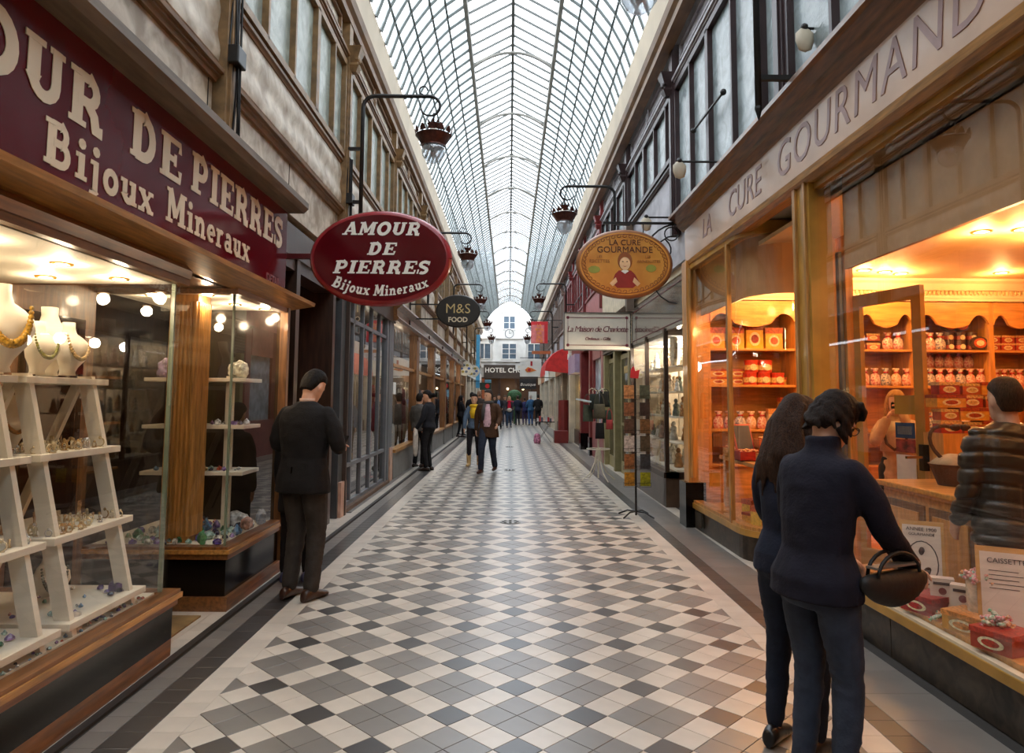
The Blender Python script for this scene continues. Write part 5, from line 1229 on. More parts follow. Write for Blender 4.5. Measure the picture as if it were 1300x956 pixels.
for k, (x, y) in enumerate(((2.7, 10.5), (2.75, 11.2), (3.1, 10.7), (3.0, 11.8))):
    T(MB().lathe([(0, 0), (.06, 0), (.06, -.01), (0, -.01)], (x, y, 2.5), 14).build('ceiling_spot', M_emitw, loc=(x, y, 2.5)), 'round ceiling spot of the souvenir shop, %s' % ['nearest the corner', 'over the front glass', 'second row near the corner', 'farthest'][k], 'spotlight')
# glossy fascia that mirrors the hanging board, and the cream board standing out from it
fa = E('souvenir_fascia', (2.3, 11, 2.5), label='dark glossy fascia of the souvenir shop mirroring the Charlotte board', cat='fascia')
MB().box(2.3, 2.4, 8.95, 12.98, 2.55, 3.22).build('board', mat('glossy_taupe', rgb(96, 88, 80), .06, var=.04, coat=.6, spec=.9), fa)
mb = MB(); [mb.bar(a, b, .012, .012, (1, 0, 0)) for a, b in (((2.297, 9.1, 2.62), (2.297, 12.85, 2.62)), ((2.297, 9.1, 3.15), (2.297, 12.85, 3.15)))]
mb.build('lining', mat('maroon_line', rgb(110, 50, 50), .5), fa)
cb = E('charlotte_sign', (1.65, 13.0, 2.5), label='cream hanging sign reading La Maison de Charlotte with maroon border', cat='sign')
MB().box(1.04, 2.27, 12.97, 13.03, 2.48, 3.16).build('board', mat('sign_cream', rgb(226, 216, 198), .4, var=.03), cb)
M_mar = mat('maroon_print', rgb(120, 40, 52), .5)
bd = MB()
for (a, b) in (((1.1, 2.56), (2.21, 2.56)), ((1.1, 3.08), (2.21, 3.08)), ((1.1, 2.56), (1.1, 3.08)), ((2.21, 2.56), (2.21, 3.08))): bd.bar((a[0], 12.965, a[1]), (b[0], 12.965, b[1]), .006, .012, (0, 0, 1) if a[1] == b[1] else (0, 1, 0))
bd.build('border', M_mar, cb)
for x, z in ((1.1, 2.56), (2.21, 2.56), (1.1, 3.08), (2.21, 3.08)): MB().ell((x, 12.965, z), (.03, .004, .03), 8, 4).build('corner_flower', M_mar, cb)
MB().box(1.02, 1.04, 12.95, 13.05, 2.46, 3.18).box(1.02, 2.28, 12.95, 13.05, 3.16, 3.18).box(1.02, 2.28, 12.95, 13.05, 2.46, 2.48).build('frame', mat('grey_sign_frame', rgb(110, 104, 96), .4), cb)
text('La Maison de Charlotte', .155, M_mar, cb, (1.655, 12.964, 2.86), R_FRONT, shear=.25, spacing=.8, bold=-.001)
text('Cadeaux - Gifts', .085, M_mar, cb, (1.655, 12.964, 2.68), R_FRONT, shear=.35, spacing=.9)
# taupe panels above the sign
MB().box(2.2, 2.34, 12.9, 13.1, 3.2, 4.9).build('corner_pier', mat('taupe_pier', rgb(110, 92, 78), .5), wall_right)
MB().box(2.28, 2.34, 13.15, 16.9, 3.3, 4.2).build('cream_panel', mat('cream_panel', rgb(214, 198, 170), .5), wall_right)
for z in (3.36, 4.14): MB().box(2.26, 2.3, 13.3, 16.8, z, z+.03).build('panel_moulding', M_ironbrown, wall_right)
MB().prism([(2.34, 3.2), (2.16, 3.22), (2.12, 3.27), (2.16, 3.3), (2.34, 3.34)], 'y', 13.05, 17).build('scrolled_cornice', mat('brown_scroll', rgb(96, 76, 58), .5, bump=.6, bscale=25), wall_right)

# ================================================================ museum door y 13.2 .. 17, red front 17 .. 25, cream fronts beyond
md = E('museum_doorway', (2.4, 15, 0), label='olive glazed double door lettered MUSEE beside the souvenir shop', cat='doorway')
M_olive = mat('olive_cream_paint', rgb(150, 138, 96), .45)
for y in (13.25, 15.1, 16.7): MB().box(2.3, 2.46, y, y+.2, 0, 2.6).build('post', M_olive, md)
for y in (13.45, 15.3):
    lf_ = MB().box(2.40, 2.44, y, y+.1, 0, 2.5).box(2.40, 2.44, y+1.35, y+1.45, 0, 2.5).box(2.4, 2.44, y+.1, y+1.35, 0, .25).box(2.4, 2.44, y+.1, y+1.35, 1.0, 1.06).box(2.4, 2.44, y+.1, y+1.35, 2.4, 2.5).build('door_leaf', M_olive, md)
    MB().box(2.415, 2.425, y+.1, y+1.35, .25, 2.4).build('glass', mat('olive_glass', rgb(70, 66, 52), .08, spec=.8), lf_)
text('MUSEE', .2, mat('gold_letter', rgb(214, 180, 110), .4), md, (2.39, 14.1, 2.15), R_RIGHT, bold=.006)
for k in range(7): MB().box(2.28, 2.36, 13.25, 16.9, 2.62+k*.07, 2.67+k*.07).build('shutter_slat', mat('dark_shutter', rgb(70, 62, 54), .5), md)
MB().box(2.36, 2.42, 13.2, 17.0, 2.6, 3.3).build('shutter_box', M_wood_dark, md)
rf = E('red_shop_front', (2.3, 21, 0), label='oxblood red panelled shop front midway down the right side', cat='shop front')
MB().box(2.3, 2.5, 17.0, 19.2, 0, .95).build('panel', mat('rose_panel', rgb(150, 84, 84), .4), rf)
MB().box(2.3, 2.5, 17.0, 17.35, .95, 3.3).build('pilaster', mat('rose_panel', rgb(150, 84, 84), .4), rf)
MB().box(2.3, 2.5, 18.9, 19.2, .95, 3.3).build('pilaster', M_red, rf)
MB().box(2.36, 2.38, 17.35, 18.9, .95, 2.6).build('pane', mat('pale_pane', rgb(176, 190, 200), .08, var=.2), rf)
MB().box(2.28, 2.5, 17.35, 18.9, 2.6, 3.3).build('lintel', mat('rose_panel', rgb(150, 84, 84), .4), rf)
MB().box(2.24, 2.5, 19.2, 19.5, .5, 3.3).build('column', M_red, rf); MB().box(2.22, 2.5, 19.2, 19.55, 0, .5).build('black_base', M_blackpanel, rf)
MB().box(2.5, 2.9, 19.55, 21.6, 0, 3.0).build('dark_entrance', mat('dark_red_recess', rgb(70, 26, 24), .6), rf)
MB().box(2.24, 2.5, 21.6, 21.95, .5, 3.3).build('column', M_red, rf); MB().box(2.22, 2.5, 21.55, 22.0, 0, .5).build('black_base', M_blackpanel, rf)
MB().box(2.26, 2.5, 19.5, 25.0, 3.0, 3.4).build('fascia', M_red, rf)
MB().box(2.34, 2.5, 22, 24.9, 0, .5).build('plinth', M_wood_dark, rf)
MB().box(2.38, 2.4, 22, 24.9, .5, 2.5).build('pane', mat('gold_display', rgb(150, 120, 60), .1, var=.6, scale=4), rf)
MB().box(2.1, 2.4, 22.2, 24.6, 2.4, 3.0).build('lilac_box_sign', mat('lilac_panel', rgb(170, 150, 176), .4), rf)
lamp('shop_light', (2.2, 23.4, 1.9), 8, (1, .8, .4), .1)
for k, (a, b) in enumerate(((25, 28.5), (28.5, 33), (33, 38), (38, 43), (43, 48), (48, 53))):
    f = E('plaster_shop_front', (2.3, (a+b)/2, 0), label=['first', 'second', 'third', 'fourth', 'fifth', 'last'][k]+' cream plaster shop front beyond the red one, right side', cat='shop front')
    MB().box(2.2, 2.5, a, a+.6, 0, 3.4).build('pilaster', M_cream, f); MB().box(2.16, 2.5, a-.05, a+.65, 3.0, 3.2).build('capital', M_white, f)
    MB().box(2.3, 2.5, a+.6, b, 0, .5).build('plinth', M_wood_dark if k % 2 else M_cream, f)
    MB().box(2.22, 2.5, a+.6, b, 2.6, 3.4).build('fascia', [M_white, mat('orange_wood', rgb(170, 104, 60), .5), M_cream][k % 3], f)
    MB().box(2.36, 2.38, a+.6, b, .5, 2.6).build('pane', mat('window_goods_%d' % (k % 3), rgb(*[(120, 96, 70), (90, 80, 74), (150, 110, 70)][k % 3]), .1, var=.6, scale=3), f)
    MB().box(2.25, 2.3, (a+b)/2, (a+b)/2+.1, .5, 2.6).build('mullion', M_cream, f)
# ================================================================ LAMPS ON BRACKETS
M_copper = mat('lamp_copper', rgb(84, 44, 34), .4, metal=.5, var=.3, scale=20)
def street_lamp(sg, y, label):
    r = E('bracket_lamp', (sg*2.1, y, 3.8), label=label, cat='wall lamp', group=None)
    X = sg*1.92
    pts = [(X, y, 3.82), (X, y, 5.3)]+[(X-sg*.16*(1-math.cos(t)), y, 5.3+.16*math.sin(t)) for t in [q*math.pi/12 for q in range(1, 7)]]+[(sg*1.05, y, 5.46)]
    pts += [(sg*(1.05-.13*math.sin(t)), y, 5.33+.13*math.cos(t)) for t in [q*math.pi/8 for q in range(1, 12)]]
    MB().tube(pts, [.027]*(len(pts)-11)+[.022-.001*q for q in range(11)], 8).build('bracket_arm', M_iron, r, smooth=True)
    MB().lathe([(.001, -.1), (.03, 0), (.03, .02)], (X, y, 3.8), 8).build('spear_tip', M_iron, r)
    for z in (4.05, 4.75): MB().bar((X, y, z), (sg*2.2, y, z), .04, .04).build('wall_stay', M_iron, r)
    MB().tube([(sg*(1.14+.055*math.sin(t)), y, 5.54-.055*math.cos(t)) for t in [q*math.pi/6 for q in range(10)]], .012, 6).build('scroll', M_iron, r)
    lx = sg*1.0
    MB().tube([(lx, y, 5.24), (lx, y, 5.08)], .012, 6).build('rod', M_iron, r)
    def crown(z0, r0, r1, h, n, nm):
        mb = MB().lathe([(r1*.75, 0), (r1, .0), (r0*.93, h*.55), (r0, h*.6), (r0*.9, h*.65), (r1*.6, h*.7)], (lx, y, z0), 24)
        for q in range(n):
            a = 2*math.pi*q/n; c = Vector((lx+r0*.98*math.cos(a), y+r0*.98*math.sin(a), z0+h*.66))
            d = Vector((math.cos(a), math.sin(a), 0)); t_ = Vector((-math.sin(a), math.cos(a), 0)); w = r0*.21
            mb.prism([(0, 0)], 'z', 0, 0) if False else None
            p = [c-t_*w, c-t_*w*.7+d*.01+Vector((0, 0, h*.22)), c+d*.02+Vector((0, 0, h*.38)), c+t_*w*.7+d*.01+Vector((0, 0, h*.22)), c+t_*w]
            mb.add(p+[v-d*.008 for v in p], [(0, 1, 2, 3, 4), (9, 8, 7, 6, 5), (0, 5, 6, 1), (1, 6, 7, 2), (2, 7, 8, 3), (3, 8, 9, 4)])
        mb.build(nm, M_copper, r)
    crown(5.03, .085, .045, .1, 8, 'coronet')
    MB().lathe([(.03, 0), (.09, -.05), (.1, -.1)], (lx, y, 5.04), 14).build('neck', M_displaywhite, r, smooth=True)
    crown(4.80, .235, .15, .22, 12, 'crown_shade')
    MB().lathe([(.155, 0), (.15, .02), (.06, .03), (0, .03)], (lx, y, 4.79), 20).build('collar', M_copper, r)
    MB().lathe([(.145, 0), (.15, -.06), (.14, -.13), (.10, -.19), (.05, -.225), (.001, -.23)], (lx, y, 4.80), 24).build('glass_bowl', M_clearglass, r, smooth=True)
    MB().ell((lx, y, 4.70), (.035, .035, .06), 10, 8).build('bulb', mat('old_bulb', rgb(120, 90, 70), .3), r, smooth=True)
LL = ['nearest left', 'second left', 'third left', 'fourth left', 'fifth left']
for y, n in ((8.73, 'black bracket lamp with copper crown above the burgundy oval sign'), (16.2, 'bracket lamp sticking out just right of the burgundy oval sign'), (23.65, 'third lamp down the left wall, right of the M&S oval'), (31.1, 'fourth small lamp down the left wall'), (38.5, 'fifth tiny lamp down the left wall')): street_lamp(-1, y, n)
for y, n in ((5.2, 'lamp cut by the top edge above the LA CURE GOURMANDE fascia'), (12.5, 'bracket lamp with copper crown above the orange oval sign'), (23.4, 'bracket lamp above the red and white banner on the right wall'), (30.9, 'small lamp behind the red and white banner'), (38.4, 'tiny lamp far down the right wall')): street_lamp(1, y, n)

# ================================================================ HANGING SIGNS
def oval(r, cx, y, cz, rx, rz, th, m, rim, nm='board'):
    n = 48; MB().prism([(cx+rx*math.cos(t), cz+rz*math.sin(t)) for t in [q*2*math.pi/n for q in range(n)]], 'y', y, y+th).build(nm, m, r)
    MB().tube([(cx+(rx+.0)*math.cos(t), y+th/2, cz+(rz+.0)*math.sin(t)) for t in [q*2*math.pi/n for q in range(n+1)]], th*.5, 6, cap=False).build('rim', rim, r, smooth=True)
r = E('oval_sign', (-1.9, 6.3, 2.84), label='burgundy oval hanging sign reading AMOUR DE PIERRES Bijoux Mineraux', cat='sign')
oval(r, -1.195, 6.3, 2.835, .61, .40, .1, M_burg, mat('burgundy_rim', rgb(150, 40, 46), .25), 'board')
MB().bar((-1.8, 6.35, 2.85), (-2.12, 6.35, 2.85), .05, .045).build('arm', mat('burgundy_arm', rgb(90, 20, 24), .4), r)
for s_, z, h, w in (('AMOUR', 3.045, .12, .72), ('DE', 2.86, .115, .26), ('PIERRES', 2.685, .12, .88)): slab_text(s_, h, M_letterw, r, (-1.19, 6.297, z), R_FRONT, width=w, shear=.22)
slab_text('Bijoux Mineraux', .10, M_letterw, r, (-1.19, 6.297, 2.48), R_FRONT, width=.92, shear=.15, curve=1.15)
r = E('oval_sign', (-2.1, 15.1, 3.45), label='black oval hanging sign reading M&S FOOD in gold', cat='sign')
oval(r, -1.13, 15.1, 3.455, .46, .335, .06, mat('black_brown_sign', rgb(34, 28, 22), .35), M_iron)
M_gold = mat('gold_lettering', rgb(206, 178, 120), .4)
text('M&S', .3, M_gold, r, (-1.13, 15.095, 3.5), R_FRONT, bold=-.002); text('FOOD', .15, M_letter, r, (-1.13, 15.095, 3.26), R_FRONT, bold=.004)
for z in (3.6, 3.28): MB().bar((-2.3, 15.13, z), (-1.5, 15.13, z), .03, .03).build('bracket', M_iron, r)
MB().bar((-2.18, 15.13, 3.2), (-2.18, 15.13, 3.8), .03, .03).build('wall_bar', M_iron, r)
# orange oval with the portrait
r = E('oval_sign', (2.1, 8.9, 3.8), label='orange oval hanging sign LA CURE GOURMANDE with a child portrait', cat='sign')
M_or = mat('sign_amber', rgb(224, 160, 70), .35, var=.12, scale=3, c2=rgb(200, 128, 50)); cx, cz, Y_ = 1.497, 3.31, 8.9
oval(r, cx, Y_, cz, .59, .415, .09, M_or, mat('oval_rim', rgb(150, 96, 60), .35))
orn = MB(); N_ = 44
for q in range(N_):
    a = 2*math.pi*q/N_; x, z = cx+.53*math.cos(a), cz+.365*math.sin(a)
    orn.tube([(x+.02*math.cos(t)*math.cos(a)-.022*math.sin(t)*math.sin(a)*1.2, Y_-.003, z+.02*math.cos(t)*math.sin(a)+.022*math.sin(t)*math.cos(a)) for t in [k*math.pi/3 for k in range(6)]], .004, 4)
orn.tube([(cx+.56*math.cos(t), Y_-.002, cz+.39*math.sin(t)) for t in [q*math.pi/24 for q in range(49)]], .005, 4)
orn.build('ornament_border', mat('ornament_brown', rgb(140, 74, 40), .5), r, kind='stuff')
M_txt = mat('sign_brown_text', rgb(80, 40, 26), .5)
text('LA CURE', .105, M_txt, r, (cx, Y_-.004, cz+.275), R_FRONT); text('GOURMANDE', .115, M_txt, r, (cx, Y_-.004, cz+.18), R_FRONT)
M_fade = mat('sign_faded_text', rgb(176, 110, 50), .5)
text('LES', .05, M_fade, r, (cx-.33, Y_-.004, cz+.09), R_FRONT); text('RECETTES', .06, M_fade, r, (cx-.33, Y_-.004, cz+.03), R_FRONT)
text('LES', .05, M_fade, r, (cx+.3, Y_-.004, cz+.09), R_FRONT); text('ANNEXUITES', .052, M_fade, r, (cx+.31, Y_-.004, cz+.03), R_FRONT)
def flat(pts, m, nm, d=.004, par=r): return MB().prism([(cx+x, cz+z) for x, z in pts], 'y', Y_-d, Y_-d+.003).build(nm, m, par)
el = lambda x, z, a, b, n=20: [(x+a*math.cos(t), z+b*math.sin(t)) for t in [q*2*math.pi/n for q in range(n)]]
flat([(-.17, -.25), (-.13, -.14), (-.08, -.09), (.08, -.09), (.13, -.14), (.19, -.25), (.1, -.32), (-.1, -.32)], mat('portrait_red', rgb(150, 40, 30), .5), 'portrait_dress')
flat(el(0, .035, .095, .12), mat('portrait_hair', rgb(150, 84, 36), .5), 'portrait_hair', .006)
flat(el(0, .0, .07, .085), mat('portrait_skin', rgb(244, 200, 150), .5), 'portrait_face', .008)
flat([(-.05, -.1), (0, -.135), (.05, -.1), (.03, -.085), (-.03, -.085)], M_letterw, 'portrait_collar', .009)
for x in (-.028, .028): flat(el(x, .025, .010, .007, 10), M_txt, 'portrait_eye', .010)
flat([(-.03, -.03), (0, -.045), (.03, -.03), (0, -.036)], mat('portrait_lip', rgb(190, 70, 60), .5), 'portrait_mouth', .010)
for sx in (-1, 1): flat([(sx*.12, -.18), (sx*.2, -.26), (sx*.16, -.3), (sx*.1, -.24)], mat('portrait_skin', rgb(244, 200, 150), .5), 'portrait_arm', .007)
for a, b, p in (((-.4, -.08), (.08, .05), 0), ((.34, -.06), (.07, .05), 1)): flat(el(a[0], a[1], b[0], b[1], 9), mat('sign_green', rgb(150, 150, 60), .5), 'leaf_print', .004)
MB().bar((1.22, 8.95, 3.86), (2.25, 8.95, 3.86), .025, .03).build('bracket_bar', M_iron, r)
MB().tube([(2.2-.75*math.sin(t)*.6, 8.95, 3.85-.9*(1-math.cos(t))*.55) for t in [q*math.pi/16 for q in range(9)]], .012, 6).build('bracket_curve', M_iron, r)
MB().tube([(2.12+.09*math.cos(t), 8.95, 3.72+.09*math.sin(t)) for t in [q*math.pi/8 for q in range(17)]], .009, 6).build('bracket_scroll', M_iron, r)
MB().tube([(2.18-.35*math.sin(t), 8.95, 3.25+.45*math.cos(t)) for t in [q*math.pi/10 for q in range(11)]], .01, 6).build('bracket_hoop', M_iron, r)
MB().tube([(cx+.62*math.cos(t), 8.97, cz+.2+.3*math.sin(t)) for t in [-.9+q*.2 for q in range(8)]], .01, 6).build('bracket_rod', M_iron, r)
for x in (1.3, 1.75): MB().bar((x, 8.95, 3.85), (x, 8.95, 3.66), .012, .012).build('hanger', M_iron, r)
# cream spot projectors of the facade
for x0, x1, y, z, lab in ((1.8, 2.31, 7.2, 4.08, 'cream paddle-shaped projector on a rod above the LA CURE fascia corner'), (1.82, 2.2, 9.1, 3.98, 'small cream projector above the orange oval sign'), (2.25, 2.3, 5.1, 4.40, 'cream projector at the top, over the GOURMANDE lettering')):
    r = E('projector', (x1, y, z), label=lab, cat='spotlight')
    MB().tube([(x0, y, z), (x1+.05, y, z)], .012, 6).build('rod', M_iron, r)
    MB().lathe([(.001, -.19), (.05, -.17), (.072, -.1), (.07, -.04), (.03, 0), (.001, .01)], (x0, y, z), 12, sy=.4).build('shade', mat('cream_lamp_shade', rgb(206, 192, 168), .5), r, smooth=True)
    MB().ell((x0, y, z+.01), .03, 8, 6).build('joint', M_iron, r)
r = E('window_stay', (2.25, 7.6, 4.8), label='dark rod with round knobs across the tall frosted windows, right', cat='rod')
MB().tube([(2.2, 8.1, 4.78), (2.26, 7.13, 4.82)], .014, 6).build('rod', M_iron, r)
for p in ((2.2, 8.1, 4.78), (2.26, 7.13, 4.82)): MB().ell(p, .035, 8, 6).build('knob', M_iron, r)
# small signs down the passage
def hang(nm, lab, x0, x1, z0, z1, y, m, arm_from, cat='sign', oval_=False, th=.05):
    r = E(nm, (arm_from, y, z1+.08), label=lab, cat=cat)
    if oval_: MB().prism([((x0+x1)/2+(x1-x0)/2*math.cos(t), (z0+z1)/2+(z1-z0)/2*math.sin(t)) for t in [q*math.pi/12 for q in range(24)]], 'y', y, y+th).build('board', m, r)
    else: MB().box(x0, x1, y, y+th, z0, z1).build('board', m, r)
    MB().bar((arm_from, y+th/2, z1+.06), (x0 if arm_from > 0 else x1, y+th/2, z1+.06), .03, .03).build('arm', M_iron, r)
    return r
M_rb = mat('banner_red', rgb(206, 44, 50), .6, var=.08)
r = hang('red_banner', 'red hanging banner with orange vertical lettering, upper right', .95, 1.67, 3.95, 4.9, 30, M_rb, 2.3)
MB().box(.97, 1.52, 29.985, 30, 3.97, 4.75).build('white_veil', mat('banner_pink', rgb(224, 130, 128), .6), r)
for k, t_ in enumerate(('LA', 'BAN', 'NE', 'DU', 'THE')): text(t_, .17, mat('banner_orange', rgb(236, 150, 60), .5), r, (1.3, 29.97, 4.72-k*.17), R_FRONT, bold=.004)
r = hang('eye_sign', 'white hanging sign with an orange painted eye, right side', .55, 1.62, 2.66, 3.55, 35, M_white, 2.3)
MB().prism([(.8+.0, 3.0), (.95, 3.14), (1.12, 3.1), (1.4, 2.96), (1.25, 2.94), (1.05, 2.88), (.9, 2.88)], 'y', 34.98, 35).build('eye', mat('print_orange', rgb(214, 120, 50), .6), r)
MB().prism([(1.02+.08*math.cos(t), 3.0+.08*math.sin(t)) for t in [q*math.pi/6 for q in range(12)]], 'y', 34.97, 34.99).build('pupil', mat('print_red', rgb(176, 30, 34), .6), r)
MB().box(1.08, 1.18, 34.98, 35, 3.2, 3.44).build('stroke', mat('print_red', rgb(176, 30, 34), .6), r)
r = hang('slate_sign', 'small black hanging sign with pale script below the eye sign', .5, 1.3, 2.0, 2.5, 33, mat('slate_sign', rgb(44, 44, 46), .5), 2.3); text('Boutique', .2, M_letterw, r, (.9, 32.98, 2.22), R_FRONT, shear=.2)
r = hang('script_sign', 'narrow white script sign across the passage in front of the hotel', .35, 1.0, 3.1, 3.45, 38, M_white, 2.3); text('Pain', .2, M_letter, r, (.66, 37.98, 3.26), R_FRONT)
T(MB().box(.95, 1.75, 29, 29.1, 3.42, 3.55).build('orange_beam', mat('orange_wood', rgb(170, 104, 60), .5), loc=(1.35, 29, 3.42)), 'short orange wooden sign bar under the red banner', 'sign')
M_plate = mat('plate_sign', rgb(226, 220, 200), .4, var=.1)
for k, (x, y, z, rr, lab) in enumerate(((-2.02, 32, 2.92, .34, 'round cream sign with blue floral print, nearer of two on the left'), (-1.75, 34, 2.88, .30, 'round cream sign with blue floral print, farther of two on the left'))):
    r = E('round_sign', (x, y, z), label=lab, cat='sign'); MB().prism([(x+rr*math.cos(t), z+rr*math.sin(t)) for t in [q*math.pi/12 for q in range(24)]], 'y', y, y+.05).build('board', M_plate, r)
    for q in range(6): MB().prism([(x+rr*.5*math.cos(q)+.07*math.cos(t), z+rr*.5*math.sin(q*1.05)+.06*math.sin(t)) for t in [w*math.pi/4 for w in range(8)]], 'y', y-.01, y).build('flower', mat('flower_%d' % (q % 3), rgb(*[(70, 100, 170), (170, 150, 70), (110, 120, 130)][q % 3]), .5), r)
    MB().bar((x, y+.03, z+rr), (-2.25, y+.03, z+rr), .03, .03).build('arm', M_iron, r)
r = hang('green_sign', 'small green and black sign with a red dot above the walking group', -1.55, -.95, 2.0, 2.4, 37, mat('black_green', rgb(30, 50, 36), .5), -2.3); MB().prism([(-1.15+.12*math.cos(t), 2.2+.12*math.sin(t)) for t in [q*math.pi/6 for q in range(12)]], 'y', 36.98, 37).build('red_dot', mat('dot_red', rgb(220, 40, 40), .5), r)
T(MB().box(-1.35, -1.0, 39, 39.05, 1.5, 2.6).box(-1.2, -1.15, 39.0, 39.05, 0, 1.5).build('light_blue_panel', mat('light_blue_panel', rgb(120, 180, 205), .5), loc=(-1.2, 39, 1.5)), 'pale blue upright notice panel behind the walking man head', 'notice')
T(MB().box(1.25, 1.75, 44, 44.05, .9, 2.0).box(1.48, 1.52, 44, 44.05, 0, .9).build('white_notice', M_white, loc=(1.5, 44, .9)), 'white notice panel standing behind the far crowd at the right', 'notice')
# shelves of coloured goods at the far end of the left side
r = E('book_stall', (-1.2, 46, 0), label='low stall of brightly coloured goods behind the far crowd', cat='stall')
MB().box(-2.0, .1, 46, 46.5, .0, .9).build('table', mat('stall_cloth', rgb(170, 150, 150), .7), r)
for k in range(12): MB().box(-1.95+k*.17, -1.95+k*.17+.14, 46.0, 46.3, .9, 1.15+.35*((k*7) % 5)/4).build('book', mat('book_%d' % (k % 5), rgb(*[(220, 60, 90), (240, 210, 90), (90, 170, 200), (230, 140, 170), (110, 180, 110)][k % 5]), .5), r)
# red awning
r = E('red_awning', (2.25, 28, 3.4), label='red scalloped cloth awning on the right side before the cream fronts', cat='awning')
P_ = [(2.3-.95*math.sin(t), 3.45-.85*(1-math.cos(t))) for t in [q*math.pi/2/6 for q in range(7)]]
for k in range(10):
    y0 = 26+k*.4
    rings = [[(x, y0+.4*q/4, z+.03*math.sin(math.pi*q/4)) for q in range(5)] for x, z in P_]+[[(P_[-1][0], y0+.4*q/4, P_[-1][1]-.12-.06*math.sin(math.pi*q/4)) for q in range(5)]]
    mb = MB()
    for a, b in zip(rings[:-1], rings[1:]):
        for q in range(4): mb.sheet(a[q], a[q+1], b[q+1], b[q])
    mb.build('cloth_strip', M_redaw, r, recalc=False)
mb = MB().add([(x, 26, z) for x, z in P_]+[(2.3, 26, 2.5)], [tuple(range(8))]); mb.build('end_cloth', M_redaw, r, recalc=False)

# ================================================================ THINGS STANDING IN THE PASSAGE
# postcard rack
r = E('postcard_rack', (1.70, 9.35, 0), label='tall black postcard rack on a four-footed pole, right side', cat='postcard rack')
MB().tube([(1.70, 9.35, .02), (1.70, 9.35, 1.86)], .014, 8).build('pole', M_iron, r)
for q in range(4):
    a = math.pi/4+q*math.pi/2; d = Vector((math.cos(a), math.sin(a), 0))
    MB().tube([Vector((1.70, 9.35, .07)), Vector((1.70, 9.35, .07))+d*.14, Vector((1.70, 9.35, .012))+d*.28], .011, 6).build('foot', M_iron, r)
cc = [(206, 150, 100), (70, 90, 80), (150, 100, 70), (50, 46, 48), (90, 70, 60), (120, 90, 60), (200, 196, 190), (90, 80, 64), (150, 100, 60), (60, 64, 70), (180, 130, 40), (150, 150, 30)]
zs_ = [(1.56, 1.74), (1.33, 1.51), (1.10, 1.29), (.86, 1.07), (.63, .83), (.41, .59)]
for row, (z0, z1) in enumerate(zs_):
    for col_, x in enumerate((1.535, 1.745)):
        c = cc[row*2+col_]
        o = MB().box(x, x+.135, 9.27, 9.275, z0, z1).build('postcard', mat('postcard_%d' % (row*2+col_), rgb(*c), .3, var=.6, scale=26, c2=tuple(v*.35 for v in rgb(*c)[:3])+(1,), dist=1), loc=(x+.067, 9.27, z0))
        T(o, 'postcards in the %s column, %s row of the postcard rack' % (('left', 'right')[col_], ('top', 'second', 'third', 'fourth', 'fifth', 'bottom')[row]), 'postcard', 'postcards on the rack')
    wr = MB()
    for x in (1.525, 1.68, 1.735, 1.885): wr.bar((x, 9.262, z0-.01), (x, 9.262, z0+.05), .004, .004)
    wr.bar((1.525, 9.262, z0+.04), (1.885, 9.262, z0+.04), .004, .004).bar((1.525, 9.262, z0-.01), (1.885, 9.262, z0-.01), .004, .004).bar((1.7, 9.35, z0), (1.7, 9.262, z0), .006, .006)
    wr.build('wire_holder', M_iron, r)
T(MB().prism([(1.63, 1.84), (1.74, 1.83), (1.76, 1.95), (1.70, 1.93), (1.68, 2.0), (1.64, 1.95)], 'y', 9.33, 9.34).build('red_price_card', mat('red_card', rgb(200, 30, 50), .5), loc=(1.69, 9.34, 1.84)), 'red starry price card on top of the postcard rack', 'card')
# bag stand
r = E('bag_stand', (1.72, 13.4, 0), label='cream metal stand with curved legs hung with handbags', cat='stand')
M_crm = mat('cream_metal', rgb(214, 204, 180), .4)
MB().tube([(1.72, 13.4, .05), (1.72, 13.4, 1.72)], .016, 8).build('pole', M_crm, r)
for q in range(4):
    a = q*math.pi/2+.4; d = Vector((math.cos(a), math.sin(a), 0)); b = Vector((1.72, 13.4, 0))
    MB().tube([b+Vector((0, 0, .62))+d*.03, b+Vector((0, 0, .35))+d*.08, b+Vector((0, 0, .15))+d*.18, b+Vector((0, 0, .012))+d*.36], .011, 6).build('leg', M_crm, r)
    MB().tube([b+Vector((0, 0, 1.70)), b+Vector((0, 0, 1.76))+d*.14, b+Vector((0, 0, 1.72))+d*.2, b+Vector((0, 0, 1.66))+d*.19], .007, 6).build('hook', M_crm, r)
MB().tube([(1.72+.22*math.cos(t), 13.4+.22*math.sin(t), .6) for t in [q*math.pi/10 for q in range(21)]], .009, 6).build('ring', M_crm, r)
bc = [(40, 44, 40), (70, 66, 54), (84, 92, 80), (30, 28, 30), (60, 80, 70), (176, 70, 70), (36, 36, 34)]
bl = ['black fabric bag, highest left on the cream stand', 'olive patterned bag in the middle of the cream stand', 'grey-green bag on the left of the cream stand', 'black bag hanging lowest on the cream stand', 'dark green bag, right of the cream stand', 'small coral pink pouch on the right of the cream stand', 'black bag at the top right of the cream stand']
